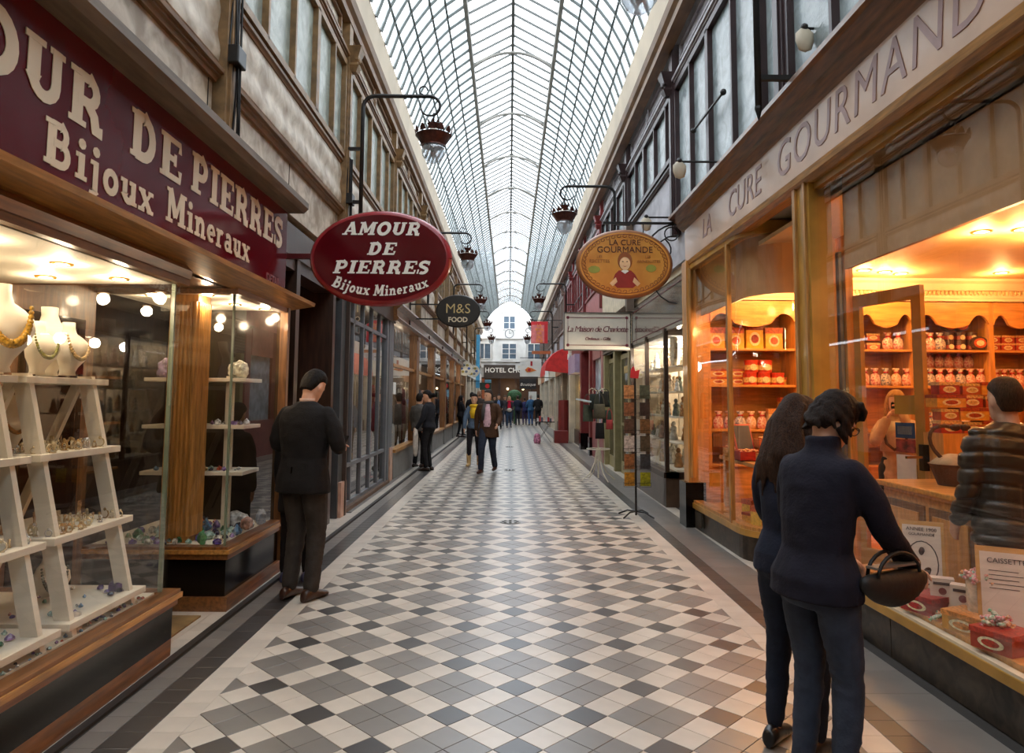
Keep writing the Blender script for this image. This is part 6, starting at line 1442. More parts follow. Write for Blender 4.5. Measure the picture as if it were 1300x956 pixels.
for k, (dx, dy, z, w, h) in enumerate(((-.08, -.1, 1.35, .2, .3), (.0, -.17, 1.18, .24, .28), (-.2, -.02, 1.12, .2, .32), (.02, -.1, .8, .18, .3), (.16, -.06, 1.1, .18, .24), (.2, -.12, .98, .14, .18), (.12, -.03, 1.4, .2, .3))):
    b = E('handbag', (1.72+dx, 13.4+dy, z), label=bl[k], cat='bag')
    rings = []
    for t in (0, .15, .5, .85, 1): e = .035*math.sin(math.pi*(.15+.7*t))*1.6; rings.append([(1.72+dx+w/2*(1-.12*t)*math.cos(a), 13.4+dy+e*math.sin(a), z+h*t) for a in [q*math.pi/6 for q in range(12)]])
    MB().loft(rings).build('body', cloth(*bc[k]), b, smooth=True)
    MB().tube([(1.72+dx+w*.38*math.cos(t), 13.4+dy, z+h*.95+min(1.76-z-h, .22)*math.sin(t)) for t in [q*math.pi/8 for q in range(9)]], .007, 5).build('strap', cloth(*bc[k]), b)
T(MB().bar((1.28, 13.2, 1.55), (1.55, 13.2, 1.5), .26, .03).build('paper_tray', mat('pale_blue_tray', rgb(176, 190, 200), .4), loc=(1.4, 13.2, 1.5)), 'pale blue-grey tray leaning out from the bag stand', 'tray').parent = None
MB().bar((1.42, 13.25, 1.5), (1.72, 13.4, 1.45), .01, .01).build('tray_arm', M_crm, r)
# folding table
r = E('folding_table', (1.3, 24.8, 0), label='small black folding table of goods beside the red crate', cat='table')
MB().box(.98, 1.62, 24.5, 25.1, .72, .75).build('table_top', M_iron, r)
for y in (24.55, 25.05):
    MB().bar((1.02, y, .01), (1.5, y, .72), .02, .02).build('leg', M_chrome, r); MB().bar((1.5, y, .01), (1.02, y, .72), .02, .02).build('leg', M_chrome, r)
for k in range(8):
    o = MB().box(1.0+k*.075, 1.06+k*.075, 24.6, 24.8, .7505, .86+.08*((k*5) % 3)/2).build('packet', mat('pack_%d' % (k % 4), rgb(*[(200, 200, 200), (180, 50, 60), (90, 90, 110), (220, 190, 180)][k % 4]), .5), loc=(1.03+k*.075, 24.7, .7505)); T(o, 'small packet in the row on the folding table', 'packet', 'packets on the folding table')
T(MB().box(1.62, 2.1, 24.6, 25.2, 0, .42).build('red_crate', M_red, loc=(1.85, 24.9, 0)), 'dark red crate on the floor right of the folding table', 'crate')
T(MB().lathe([(.1, 0), (.13, .1), (.1, .3), (.06, .34)], (1.0, 24.4, 0), 10).build('pink_bag', mat('pink_bag', rgb(190, 120, 150), .5, var=.5, scale=20), loc=(1.0, 24.4, 0)), 'pink patterned bag on the floor in front of the folding table', 'bag')
T(MB().lathe([(.22, 0), (.2, 1.5), (.0, 1.52)], (2.05, 26, .0), 12).build('red_pillar_stand', M_red, loc=(2.05, 26, 0)), 'red round stand below the red awning', 'stand')
T(MB().ell((.35, 43, 1.75), (.45, .3, .35), 10, 8).tube([(.35, 43, 0), (.35, 43, 1.5)], .05, 6).build('potted_bush', mat('leaf_green', rgb(60, 100, 60), .7, var=.4, scale=20), loc=(.35, 43, 0)), 'round green bush behind the far crowd', 'plant')
# ================================================================ PEOPLE
def lerp(a, b, t): return a+(b-a)*t
def chain(mb, pts, rads, n=12):
    """tapered limb: tube through points with ball ends"""
    P = [Vector(p) for p in pts]
    if len(P) == 2 or True:
        Q = []; R = []
        for i in range(len(P)-1):
            for k in range(3): Q.append(P[i].lerp(P[i+1], k/3)); R.append(lerp(rads[i], rads[i+1], k/3))
        Q.append(P[-1]); R.append(rads[-1])
        # soften joints
        Q2 = [Q[0]]+[(Q[i-1]+Q[i]*2+Q[i+1])/4 for i in range(1, len(Q)-1)]+[Q[-1]]
        mb.tube(Q2, R, n)
    for p, r_ in ((P[0], rads[0]), (P[-1], rads[-1])): mb.ell(p, r_*.99, n, 8)
def remesh(mb, name, m, parent, vox, disp=0, dscale=8, smooth_it=3, stretch=(1, 1, 1), seed=0, ridge=None):
    me = mb.mesh(name, m, (0, 0, 0))
    o = bpy.data.objects.new(name, me); COL.objects.link(o)
    md = o.modifiers.new('r', 'REMESH'); md.mode = 'VOXEL'; md.voxel_size = vox; md.use_smooth_shade = True
    sm = o.modifiers.new('s', 'SMOOTH'); sm.factor = .5; sm.iterations = smooth_it
    bpy.context.view_layer.update()
    nm = bpy.data.meshes.new_from_object(o.evaluated_get(bpy.context.evaluated_depsgraph_get()))
    bpy.data.objects.remove(o); bpy.data.meshes.remove(me)
    if disp:
        ns = [v.normal.copy() for v in nm.vertices]
        for v, nn in zip(nm.vertices, ns):
            q = Vector((v.co.x*stretch[0], v.co.y*stretch[1], v.co.z*stretch[2]))*dscale+Vector((seed, 0, 0))
            d = noise.noise(q)*.7+noise.noise(q*2.3)*.3
            d = -abs(d)*1.3+.4
            if ridge: d = ridge(v.co)
            v.co += nn*(d*disp)
    if not nm.materials: nm.materials.append(m)
    nm.name = name
    nm.polygons.foreach_set('use_smooth', [True]*len(nm.polygons))
    o = bpy.data.objects.new(name, nm); COL.objects.link(o); o.parent = parent
    return o
SKIN = mat('skin', rgb(206, 156, 128), .5, var=.06, scale=20, spec=.35)
SKINP = mat('skin_pale', rgb(226, 184, 158), .5, var=.05, scale=20, spec=.35)
def hairmat(r_, g, b): return mat('hair_%d_%d_%d' % (r_, g, b), rgb(r_, g, b), .6, var=.4, scale=30, stretch=(6, 6, 1), bump=.6, bscale=60, spec=.15)
def person(name, label, loc, face, h=1.75, vox=.012, fem=False, coat=None, coat_c=(40, 38, 40), hem=.78, sleeve=True, leg_c=(50, 56, 70), shoe_c=(40, 26, 20),
           arms=((0, 0), (0, 0)), elbows=(.2, .2), stride=0, head_pitch=0, head_yaw=0, hair='short', hair_c=(30, 22, 18), wide=1.0, open_front=None, extras=None,
           hand_pts=(None, None), lean=0, collar=None, skin=SKIN, disp=.008, hips=0, skirt=None, boots=None, fine=False, ridge=None, coat_mat=None, wrist_pts=None):
    """face = heading in radians, 0 looks towards +Y, positive turns left. Local frame: x right, y forward."""
    r = E('person', (loc[0], loc[1], loc[2] if len(loc) > 2 else 0), face, label, 'person')
    s = h/1.75; W = wide*(.93 if fem else 1.0)
    hipz, shz = .93, 1.44
    ln = lambda z: lean*max(0, z-hipz)      # forward lean of the trunk
    V = lambda x, y, z: Vector((x*s, (y+ln(z))*s, z*s))
    hipw = .085 if not fem else .09; shw = .185*W if not fem else .165*W
    # legs
    legs = []
    for sd in (-1, 1):
        st = stride*sd
        hip = V(sd*hipw, 0, hipz); foot = Vector((sd*(hipw+.015)*s, st*.34*s, .085*s+(.05*s if st < 0 else 0)*abs(stride)))
        knee = (hip+foot)/2+Vector((0, (.06+.05*abs(st))*s, .01*s)); legs.append((hip, knee, foot))
    # arms
    A = []
    for i, sd in enumerate((-1, 1)):
        sh = V(sd*shw, 0, shz-.03)
        if wrist_pts and wrist_pts[i] is not None:
            wr = Vector(wrist_pts[i])*s; mid = (sh+wr)/2; L = .28*s; d = (wr-sh); half = d.length/2; off = math.sqrt(max(L*L-half*half, .0005))
            down = Vector((sd*.55, -.35, -1)); down -= d.normalized()*down.dot(d.normalized()); el = mid+down.normalized()*off
        else:
            f, o_ = arms[i]       # swing forward, outward
            d = Vector((sd*math.sin(.12+o_), math.sin(f)*math.cos(o_), -math.cos(f)*math.cos(.12+o_))).normalized()
            el = sh+d*.28*s; e = elbows[i]
            d2 = Vector((d.x*.3-sd*.06, math.sin(f+e), -math.cos(f+e))).normalized(); wr = el+d2*.25*s
        A.append((sh, el, wr))
    # ---------- body (one continuous skin)
    b = MB()
    nk = V(0, .0, 1.47); hp = head_pitch
    hc = V(0, .03, 1.55)                     # pivot of the head
    M3 = Matrix.Rotation(head_yaw, 3, 'Z') @ Matrix.Rotation(-hp-lean*.3, 3, 'X')
    H = lambda x, y, z: hc+M3 @ (Vector((x, y, z))*s)
    chain(b, [V(0, -.01, 1.40), V(0, .0, 1.47), H(0, -.01, .02)], [.065*s, .056*s, .055*s])
    b.loft([[V(rx*math.cos(t), cy+ry*math.sin(t), z) for t in [q*math.pi/8 for q in range(16)]] for z, rx, ry, cy in
            ((.84, .11, .07, 0), (.93, .145, .095, -.01), (1.05, .125, .08, 0), (1.2, .135, .09, 0), (1.34, .15, .09, 0), (1.42, .11*W, .065, 0), (1.45, .05, .05, 0))])
    for (hip, kn, ft) in legs: chain(b, [hip, kn, ft], [.075*s, .048*s, .035*s])
    for i, (sh, el, wr) in enumerate(A): chain(b, [sh+Vector((-(-1, 1)[i]*.03*s, 0, -.03*s)), el, wr], [.04*s, .036*s, .026*s])
    # head
    hr = []
    for z, rx, y0, y1 in ((-.06, .028, -.0, .055), (-.045, .045, -.03, .082), (-.02, .057, -.06, .088), (.01, .066, -.078, .088), (.04, .071, -.088, .090), (.07, .074, -.095, .088), (.10, .075, -.097, .088), (.13, .073, -.094, .082), (.155, .064, -.082, .066), (.175, .046, -.06, .042), (.187, .018, -.03, .012)):
        hr.append([H(rx*math.cos(t), (y0+y1)/2+(y1-y0)/2*math.sin(t), z) for t in [q*math.pi/9 for q in range(18)]])
    b.loft(hr)
    b.loft([[H(w*math.cos(t), yy+d*math.sin(t), z) for t in [q*math.pi/4 for q in range(8)]] for z, w, d, yy in ((.075, .008, .008, .086), (.05, .010, .014, .09), (.03, .017, .02, .09), (.022, .012, .012, .088))])
    for sd in (-1, 1): b.ell(H(sd*.076, -.005, .055), (.012*s, .02*s, .032*s), 8, 6, M3)
    b.ell(H(0, .082, .0), (.024*s, .014*s, .009*s), 10, 6, M3); b.ell(H(0, .078, -.045), (.022*s, .018*s, .015*s), 8, 6, M3)
    b.ell(H(-.03, .072, .085), (.022*s, .014*s, .008*s), 8, 6, M3); b.ell(H(.03, .072, .085), (.022*s, .014*s, .008*s), 8, 6, M3)
    # hands
    for i, (sh, el, wr) in enumerate(A):
        sd = (-1, 1)[i]; d = (wr-el).normalized(); hp_ = hand_pts[i]
        up = Vector((0, 0, 1)); sdv = d.cross(up)
        if sdv.length < .2: sdv = Vector((0, 1, 0))
        sdv.normalize(); nrm = sdv.cross(d).normalized()
        if hp_ is None: pd = d; curl = .35; wv = Vector((0, 1, 0))-d*d.y; wv = wv.normalized() if wv.length > .1 else sdv; nn = d.cross(wv)*(-sd)
        else: pd = (d+Vector((0, .2, 0))).normalized(); curl = .9; wv = sdv; nn = -nrm
        pc = wr+pd*.045*s
        Mh = Matrix((wv, pd, wv.cross(pd))).transposed()
        b.ell(pc, (.038*s, .05*s, .016*s), 10, 6, Mh)
        rr = (.0088 if fine else .0115)*s
        for q in range(4):
            o0 = pc+wv*(.027-.018*q)*s+pd*.035*s; L_ = [.068, .078, .074, .06][q]*s
            p1 = o0+(pd*math.cos(curl*.5)+nn*math.sin(curl*.5))*L_*.45; p2 = p1+(pd*math.cos(curl*1.3)+nn*math.sin(curl*1.3))*L_*.32; p3 = p2+(pd*math.cos(curl*2)+nn*math.sin(curl*2))*L_*.25
            b.tube([o0-pd*.015*s, o0, p1, p2, p3], [rr*1.1, rr*1.1, rr, rr*.92, rr*.8], 6)
        tb = pc+wv*.03*s-pd*.02*s
        b.tube([tb-wv*.01*s, tb+(wv*.6+pd*.6)*.03*s, tb+(wv*.5+pd*1.0+nn*.3)*.055*s], [rr*1.2, rr*1.1, rr*.9], 6)
        A[i] = (sh, el, wr, pc, pd, nn)
    body = remesh(b, 'body', skin, r, vox*.8 if fine else vox, smooth_it=2)
    # eyes
    for sd in (-1, 1):
        e = MB().ell(H(sd*.03, .080, .068), .010*s, 8, 6).mesh('eye', mat('eye_dark', rgb(40, 28, 22), .15)); o = bpy.data.objects.new('eye', e); COL.objects.link(o); o.parent = r
    # ---------- trousers
    t = MB()
    for (hip, kn, ft) in legs: chain(t, [hip+Vector((0, 0, .0)), (hip*.55+kn*.45), kn, (kn*.4+ft*.6), ft+Vector((0, 0, (.02 if not boots else .15)*s))], [(.098 if fem else .092*W)*s, .083*s*(1 if fem else W), .064*s*(1 if fem else W), .055*s*(1 if fem else W), (.052*W if not fem else .042)*s])
    t.loft([[V(rx*math.cos(q_), cy+ry*math.sin(q_), z) for q_ in [q*math.pi/8 for q in range(16)]] for z, rx, ry, cy in ((.82, .14, .09, -.01), (.9, .178, .125, -.02), (.98, .165, .115, -.01), (1.06, .15, .10, 0))])
    if skirt: t.loft([[Vector((rx*math.cos(q_)*s, ry*math.sin(q_)*s, z*s)) for q_ in [q*math.pi/8 for q in range(16)]] for z, rx, ry in ((skirt, .2, .16), (.9, .18, .13), (1.0, .16, .11))])
    remesh(t, 'trousers', cloth(*leg_c), r, vox, disp*1.0, 11, 3, (1, 1, 1.6), 3)
    # shoes
    for i, (hip, kn, ft) in enumerate(legs):
        sd = (-1, 1)[i]; z0 = ft.z-.085*s; sh_ = MB(); x0, y0 = ft.x, ft.y-.02*s
        sh_.loft([[Vector((x0+sd*.012*s*yy/.2+w*s*math.cos(q_), y0+yy*s, z0+hh/2*s+hh/2*s*math.sin(q_))) for q_ in [q*math.pi/6 for q in range(12)]] for yy, w, hh in ((-.075, .022, .05), (-.06, .036, .085), (-.02, .042, .10), (.04, .044, .09), (.1, .048, .065), (.16, .045, .048), (.195, .028, .035))])
        if boots: sh_.tube([(ft.x, ft.y, z0+.04*s), (ft.x, ft.y, z0+.3*s)], [.05*s, .062*s], 10)
        o = remesh(sh_, 'boot' if boots else 'shoe', mat('leather_%d_%d_%d' % tuple(shoe_c), rgb(*shoe_c), .3, var=.15), r, max(.006, vox*.6))
    # ---------- coat / jacket: trunk + sleeves
    c = MB(); hz = hem
    flare = .19 if not fem else .185
    prof = [(hz, flare*W*(1.06 if hz < .9 else 1), .155), (min(hz+.1, .95), .195*W, .15), (1.06, (.165 if not fem else .145)*W, .118), (1.2, (.185 if not fem else .16)*W, .128), (1.33, (.205 if not fem else .178)*W, .125), (1.405, .19*W, .105), (1.44, .15*W, .09), (1.465, .10*W, .075), (1.49, .07, .068)]
    c.loft([[V(rx*math.cos(q_)*(1-.0*abs(math.sin(q_))), -.008+ry*math.sin(q_), z) for q_ in [q*math.pi/10 for q in range(20)]] for z, rx, ry in prof])
    if hips: c.ell(V(0, -.03, .92), (.19*s, .15*s, .12*s), 14, 8)
    for i in (0, 1):
        sh, el, wr = A[i][:3]
        if sleeve: chain(c, [sh+Vector((-(-1, 1)[i]*.028*s, 0, -.02*s)), (sh+el)/2, el, (el+wr)/2, wr+(el-wr)*.06], [.064*s, .064*s, .056*s, .05*s, .046*s])
    if collar: 
        c.loft([[V(.074*math.cos(q_), .005+.078*math.sin(q_), z) for q_ in [q*math.pi/8 for q in range(16)]] for z in (1.44, 1.44+collar)])
    remesh(c, coat or 'jacket', coat_mat or cloth(*coat_c), r, vox, disp, 7, 3, (1, 1, 1.3), 9, ridge)
    if open_front:   # strip of shirt showing at the front
        sb = MB().loft([[V(w*math.cos(q_), .03+d*math.sin(q_), z) for q_ in [q*math.pi/6 for q in range(12)]] for z, w, d in ((.96, .10, .118), (1.2, .115, .122), (1.35, .10, .12), (1.45, .06, .078))])
        remesh(sb, 'shirt', cloth(*open_front), r, vox, disp*.5, 10)
    # ---------- hair
    hm = hairmat(*hair_c); hb = MB()
    if hair == 'bald': pass
    else:
        for z, rx, y0, y1 in (((.045, .079, -.102, -.012), (.08, .083, -.108, .0), (.11, .085, -.110, .035), (.14, .083, -.106, .080), (.17, .072, -.092, .074), (.192, .052, -.07, .05), (.205, .02, -.03, .01)),)[0:1][0]: pass
        rows_ = [(.0, .058, -.094, -.03), (.045, .079, -.102, -.006), (.08, .083, -.108, .005), (.11, .085, -.110, .045), (.135, .084, -.106, .086), (.165, .073, -.092, .076), (.192, .052, -.07, .05), (.205, .02, -.03, .01)]
        if hair == 'short_thin': rows_ = [(z, rx*.965, y0*.96, y1*.97) for z, rx, y0, y1 in rows_]
        hb.loft([[H(rx*math.cos(q_), (y0+y1)/2+(y1-y0)/2*math.sin(q_), z) for q_ in [q*math.pi/9 for q in range(18)]] for z, rx, y0, y1 in rows_])
        if hair == 'tousled':
            for q in range(60):
                a = q*2.4; zz = .03+.165*((q*7) % 19)/19; cr = .082*math.cos(max(0, zz-.07)*9)
                fwd = math.sin(a)
                if fwd > .25 and zz < .12: continue
                p0 = H(cr*math.cos(a)*.95, -.012+cr*1.15*fwd, zz); p1 = H(cr*math.cos(a+.35)*1.12, -.008+cr*1.25*math.sin(a+.35), zz-.028+.012*math.sin(q)); p2 = H(cr*math.cos(a+.6)*1.17, -.004+cr*1.3*math.sin(a+.6), zz-.052)
                hb.tube([p0, p1, p2], [.019*s, .016*s, .005*s], 6)
            for q in range(7): hb.tube([H(-.05+.017*q, .04, .180), H(-.05+.018*q, .078, .155), H(-.055+.019*q, .098+.006*math.sin(q*2), .118)], [.02*s, .017*s, .006*s], 6)
        if hair == 'long':
            chain(hb, [H(0, -.07, .12), H(0, -.09, .02), V(0, -.10, 1.44)], [.07*s, .066*s, .062*s])
            for q in range(13):
                u = -1+q/6; hb.tube([H(u*.06, -.08-.02*(1-u*u), .12), H(u*.085, -.085-.03*(1-u*u), .0), V(u*.12+.01*math.sin(q*3), -.10-.03*(1-u*u), 1.40), V(u*.13+.02*math.sin(q*5), -.13, 1.27+.05*math.sin(q*2.3))], [.024*s, .026*s, .024*s, .004*s], 6)
            for sd in (-1, 1): chain(hb, [H(sd*.065, .01, .12), H(sd*.085, .0, .0), V(sd*.09, .0, 1.38)], [.03*s, .032*s, .03*s])
        if hair == 'tail': hb.ell(H(.0, -.14, .06), (.05*s, .055*s, .05*s), 10, 8)
        if hair == 'curly':
            for q in range(22):
                a = q*2.4; hb.ell(H(.085*math.cos(a), -.03+.09*math.sin(a)*(1 if math.sin(a) < 0 else .4), .03+.16*((q*5) % 11)/11), (.035*s, .035*s, .035*s), 8, 6)
        remesh(hb, 'hair', hm, r, max(.007, vox*.7), .006 if fine else .004, 26, 1, (1, 1, .5), 5)
    if extras: extras(r, V, H, A, s, legs)
    return r, A
def part(mb, nm, m, r, smooth=True):
    o = bpy.data.objects.new(nm, mb.mesh(nm, m, (0, 0, 0), smooth)); COL.objects.link(o); o.parent = r; return o

# 1 man with phone, left foreground
def ex_phone(r, V, H, A, s, legs):
    pc = A[1][3]; part(MB().bar(pc+Vector((-.02, .03, .015)), pc+Vector((-.04, .10, .07)), .075, .009), 'phone', M_blackpanel, r, False)
    part(MB().loft([[V(.058*math.cos(q), -.002+.062*math.sin(q), z) for q in [k*math.pi/8 for k in range(16)]] for z in (1.485, 1.515)]), 'shirt_collar', cloth(206, 170, 150), r)
    part(MB().box(-.004, .004, -.150, -.142, hemz*s, 1.0*s), 'vent_seam', M_blackpanel, r, False)
hemz = .80
person('person', 'man in black jacket and dark jeans reading a phone, back to the camera', (-1.60, 5.5), -.38, 1.78, .010, wide=1.16, coat_c=(20, 17, 17), hem=.80, leg_c=(52, 46, 42), shoe_c=(48, 26, 18),
       wrist_pts=((-.16, .26, 1.10), (.15, .25, 1.14)), hand_pts=(1, 1), head_pitch=.55, head_yaw=-.12, hair='short', hair_c=(22, 16, 13), extras=ex_phone, lean=.03, fine=True, collar=.02)
# the second figure half hidden by him
person('person', 'figure in black coat and leggings standing close behind the man with the phone', (-1.80, 6.02), .1, 1.50, .014, fem=True, coat='coat', coat_c=(24, 20, 20), hem=.68, leg_c=(24, 20, 22), shoe_c=(60, 60, 90), head_pitch=.3, hair='short', hair_c=(28, 20, 16))
# 2 women, right foreground
def ex_bag(r, V, H, A, s, legs):
    M_bag = mat('black_leather', rgb(18, 14, 12), .6, bump=.3, bscale=30)
    bm_ = MB(); rings = []
    for k_ in range(25):
        y = -.21+.42*k_/24; e = math.sin(math.pi*(k_+.6)/25.2)**.5; w = (.045+.007*(k_ % 2))*e; h_ = .15*e
        rings.append([Vector((.22+w*math.cos(q), .20+y*.95, .92+h_/2*math.sin(q)+.03*(y/.2)**2-.02*y))*s for q in [k*math.pi/7 for k in range(14)]])
    bm_.loft(rings); part(bm_, 'shoulder_bag', M_bag, r)
    for dx in (-.025, .025): part(MB().tube([Vector((.22+dx, .20-.13*math.cos(q), .98+.09*math.sin(q)))*s for q in [k*math.pi/10 for k in range(11)]], .008*s, 6), 'bag_handle', M_bag, r)
    part(MB().box(.195*s, .245*s, .06*s, .34*s, 1.011*s, 1.02*s), 'zip_edge', mat('bag_trim', rgb(120, 110, 100), .4), r, False)
    part(MB().lathe([(.03, 0), (.034, .0), (.034, .012), (.03, .012)], A[1][2], 12), 'bracelet', M_brass, r)
    gl_ = MB()
    for sd in (-1, 1): gl_.tube([H(sd*.033+.024*math.cos(q), .098, .066+.019*math.sin(q)) for q in [k*math.pi/6 for k in range(13)]], .0022, 4)
    gl_.tube([H(.057, .095, .07), H(.078, .0, .07)], .002, 4); gl_.tube([H(-.009, .1, .07), H(.009, .1, .07)], .002, 4); part(gl_, 'glasses', M_blackpanel, r)
person('person', 'woman in navy wool coat with shoulder bag looking into the sweet shop window', (1.22, 2.80), -1.12, 1.60, .009, fem=True, coat='coat', coat_c=(24, 22, 34), hem=.86, leg_c=(50, 56, 70), shoe_c=(26, 22, 22), wide=1.14,
       wrist_pts=((-.1, .3, .98), (.17, .38, .98)), hand_pts=(1, 1), head_pitch=.5, head_yaw=-.25, hair='tousled', hair_c=(34, 22, 16), extras=ex_bag, collar=.10, lean=.10, fine=True, skin=SKIN)
person('person', 'long-haired woman in dark blue jacket behind the woman in the navy coat', (1.29, 3.22), -.8, 1.58, .012, fem=True, coat='jacket', coat_c=(26, 30, 46), hem=.86, leg_c=(30, 36, 50), shoe_c=(26, 22, 22), head_pitch=.55, head_yaw=-.35, hair='long', hair_c=(54, 34, 22), arms=((.25, .0), (.1, 0)), elbows=(.7, .5), lean=.08)
# 3 inside the sweet shop
def ex_cam(r, V, H, A, s, legs):
    part(MB().box(-.045, .045, .13, .17, 1.56*s, 1.62*s), 'camera', M_blackpanel, r, False)
    part(MB().tube([V(-.12, .12, 1.36), V(-.06, .15, 1.2), V(.03, .155, 1.14), V(.1, .14, 1.2), V(.13, .1, 1.36)], .014, 6), 'bag_strap', mat('brown_leather', rgb(90, 60, 40), .4), r)
    part(MB().loft([[V(w*math.cos(q), .01+d*math.sin(q), z) for q in [k*math.pi/8 for k in range(16)]] for z, w, d in ((1.12, .16, .14), (1.3, .17, .145), (1.43, .12, .1))]), 'cream_waistcoat', cloth(240, 222, 186), r)
person('person', 'blond woman in pale top holding a camera to her face inside the shop', (3.82, 6.85), math.pi-.5, 1.66, .012, fem=True, coat='top', coat_c=(206, 176, 140), hem=.80, leg_c=(30, 26, 26), wrist_pts=((-.05, .2, 1.5), (.09, .17, 1.45)), hand_pts=(1, 1), hair='long', hair_c=(206, 160, 96), extras=ex_cam, skin=SKINP)
def quilt(co):
    z = co.z; return .9-2.2*abs(math.cos((z+.02*math.sin(co.x*9))*math.pi/.09))**14 + .5*noise.noise(Vector((co.x*16, co.y*16, z*30)))
person('person', 'man in brown-black quilted jacket with back turned inside the sweet shop', (2.82, 3.92), .05, 1.69, .011, coat='quilted_jacket', coat_c=(44, 36, 26), hem=.80, leg_c=(40, 34, 34), hair='short', hair_c=(50, 36, 26), wide=1.2, arms=((.0, .0), (.2, .05)), elbows=(.5, .9), disp=.008, ridge=quilt, collar=.05,
       coat_mat=mat('quilt_nylon', rgb(44, 36, 26), .35, var=.1, bump=.2, bscale=40))
# 4 passage, left side couple
def ex_coat(r, V, H, A, s, legs):
    pc = A[0][3]; part(MB().loft([[pc+Vector((w*math.cos(q), d*math.sin(q), z)) for q in [k*math.pi/6 for k in range(12)]] for z, w, d in ((.03, .04, .03), (-.12, .07, .05), (-.35, .085, .05), (-.5, .06, .04), (-.56, .03, .02))]), 'folded_coat', cloth(190, 180, 170), r)
person('person', 'man in black leather jacket carrying a pale coat by the left windows', (-1.72, 15.0), 1.25, 1.72, .015, coat_c=(30, 30, 36), hem=.92, leg_c=(24, 22, 24), open_front=(176, 96, 60), hair='tail', hair_c=(24, 18, 16), head_pitch=.2, head_yaw=.3, arms=((.1, .05), (.15, .05)), elbows=(.5, .4), extras=ex_coat)
person('person', 'person in grey jacket just left of the man in black leather', (-2.02, 15.75), -.4, 1.66, .015, coat_c=(78, 76, 74), hem=.85, leg_c=(26, 24, 26), hair='short', hair_c=(30, 24, 20), arms=((.1, 0), (.1, 0)))
# 5 walking couple in the middle
def ex_scarf(r, V, H, A, s, legs):
    part(MB().tube([V(.085*math.cos(q), .02+.085*math.sin(q), 1.475) for q in [k*math.pi/6 for k in range(13)]], .032*s, 8), 'scarf', cloth(74, 70, 70), r)
    part(MB().tube([V(.05, .1, 1.46), V(.07, .15, 1.3), V(.085, .15, 1.1)], [.035*s, .04*s, .03*s], 8, flat=.5), 'scarf_end', cloth(74, 70, 70), r)
    part(MB().box(-.06*s, .06*s, .125*s, .135*s, 1.0*s, 1.035*s), 'belt', M_blackpanel, r, False)
person('person', 'man in brown jacket, pink shirt and scarf walking down the middle', (-.43, 14.75), math.pi-.25, 1.74, .011, coat_c=(70, 46, 30), hem=.74, leg_c=(40, 46, 60), shoe_c=(70, 36, 24), stride=.55, open_front=(206, 170, 180), hair='short_thin', hair_c=(60, 52, 48), head_yaw=-.6, arms=((.15, .1), (-.2, .1)), elbows=(.9, .3), extras=ex_scarf, wide=1.15)
def ex_yel(r, V, H, A, s, legs):
    part(MB().tube([V(.08*math.cos(q), .02+.085*math.sin(q), 1.45) for q in [k*math.pi/6 for k in range(13)]], .04*s, 8), 'yellow_scarf', cloth(226, 180, 40), r)
    part(MB().loft([[V(w*math.cos(q), .03+d*math.sin(q), z) for q in [k*math.pi/6 for k in range(12)]] for z, w, d in ((1.15, .1, .11), (1.3, .12, .12), (1.43, .1, .09))]), 'yellow_top', cloth(226, 180, 40), r)
person('person', 'woman in denim jacket, yellow scarf and tan boots beside the walking man', (-.80, 16.2), math.pi-.1, 1.66, .015, fem=True, coat_c=(84, 100, 120), hem=.9, leg_c=(30, 26, 30), shoe_c=(186, 150, 100), boots=True, stride=.35, hair='short', hair_c=(28, 20, 18), extras=ex_yel, arms=((.1, .1), (.2, .1)))
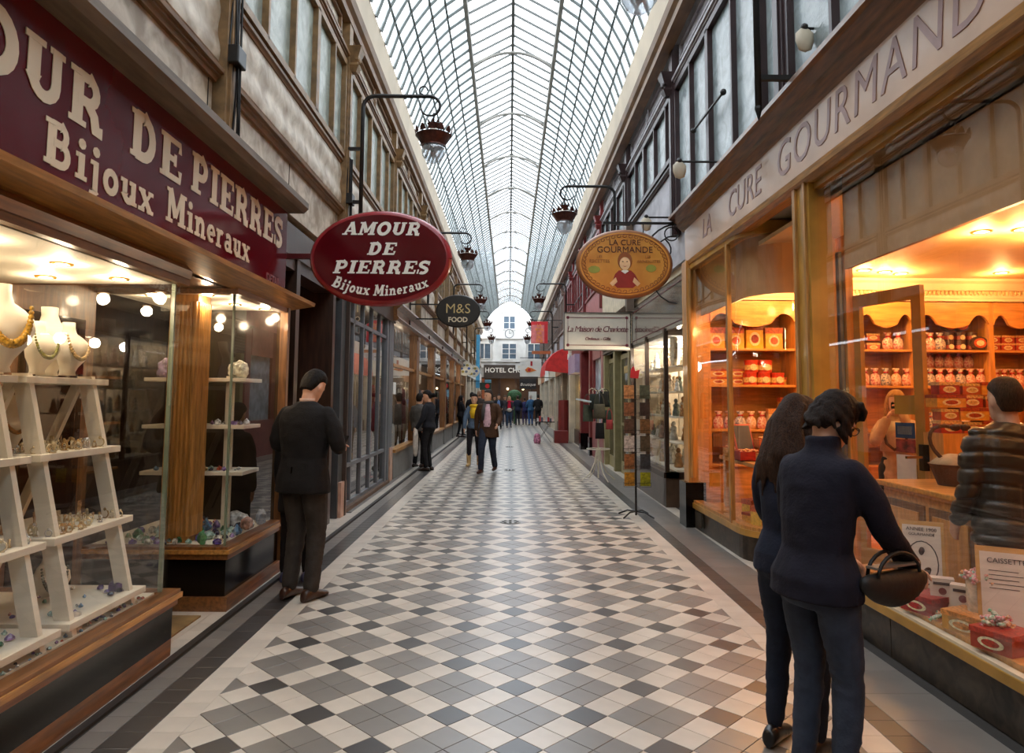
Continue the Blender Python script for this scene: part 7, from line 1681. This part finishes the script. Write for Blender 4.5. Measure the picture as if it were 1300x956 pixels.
# 6 groups farther down
far_list = [
 (-2.02, 29.5, -.9, 1.62, 1, (36, 26, 30), (60, 30, 40), 'long', (40, 28, 24), 'woman in dark clothes nearest the left wall of the far left group', 0),
 (-1.93, 27.9, -1.0, 1.66, 1, (26, 24, 28), (26, 24, 28), 'long', (24, 18, 18), 'woman all in black holding papers in the far left group', 0),
 (-1.50, 28.2, -.3, 1.8, 0, (34, 32, 36), (34, 32, 36), 'short', (30, 26, 24), 'tall man in dark coat, back turned, in the far left group', 0),
 (-1.15, 27.0, -.1, 1.84, 0, (60, 52, 48), (40, 36, 40), 'short_thin', (150, 120, 100), 'tall man behind the woman with the yellow scarf', 0),
 (-.50, 35.2, 3.0, 1.76, 0, (34, 34, 40), (34, 34, 40), 'short', (50, 40, 36), 'man in dark suit and blue shirt with hands clasped', (110, 140, 190)),
 (.02, 37.4, 3.2, 1.68, 1, (50, 44, 48), (60, 80, 110), 'long', (190, 160, 120), 'blond woman with a bright red scarf and pale bag', (200, 30, 60)),
 (-.22, 39.5, 3.1, 1.72, 0, (70, 66, 70), (50, 56, 70), 'short', (60, 50, 40), 'man in grey jacket behind the woman with the red scarf', 0),
 (.52, 41.0, .2, 1.74, 0, (40, 46, 64), (40, 42, 56), 'short', (70, 60, 50), 'man in navy jacket right of the woman with the red scarf', 0),
 (.95, 41.5, .1, 1.62, 1, (50, 50, 90), (60, 50, 90), 'short', (70, 50, 40), 'small person in violet-blue clothes in the far crowd', 0),
 (1.28, 40.5, .2, 1.78, 0, (60, 100, 140), (60, 96, 150), 'short_thin', (190, 180, 170), 'man in blue jacket and blue jeans at the right of the far crowd', 0),
 (1.68, 40.0, .0, 1.8, 0, (40, 38, 40), (40, 40, 46), 'short', (40, 34, 30), 'man in black beside the man in blue, far right', 0),
 (.15, 44.5, 3.0, 1.7, 1, (150, 60, 80), (60, 60, 70), 'short', (60, 40, 30), 'person in rose jacket deep in the far crowd', 0),
 (-.9, 44.0, 3.0, 1.7, 0, (90, 80, 80), (50, 50, 60), 'short', (60, 50, 40), 'person in brown-grey jacket deep in the far crowd', 0),
]
for x, y, fc, h_, fem, cc_, lc, hr_, hcol, lab, shirt in far_list:
    def ex(r, V, H, A, s, legs, shirt=shirt, lab=lab):
        if 'red scarf and' in lab:
            part(MB().tube([V(.08*math.cos(q), .02+.085*math.sin(q), 1.45) for q in [k*math.pi/6 for k in range(13)]], .045*s, 8), 'red_scarf', cloth(200, 30, 60), r)
            part(MB().ell(V(0, .17, .98), (.15, .07, .1), 10, 6), 'pale_bag', cloth(200, 190, 180), r)
    person('person', lab, (x, y), fc, h_, .022, fem=bool(fem), coat_c=cc_, hem=.84, leg_c=lc, hair=hr_, hair_c=hcol, open_front=shirt or None, arms=((.25, .05), (.2, .05)), elbows=(.9, .8), extras=ex, disp=.006, stride=.15)
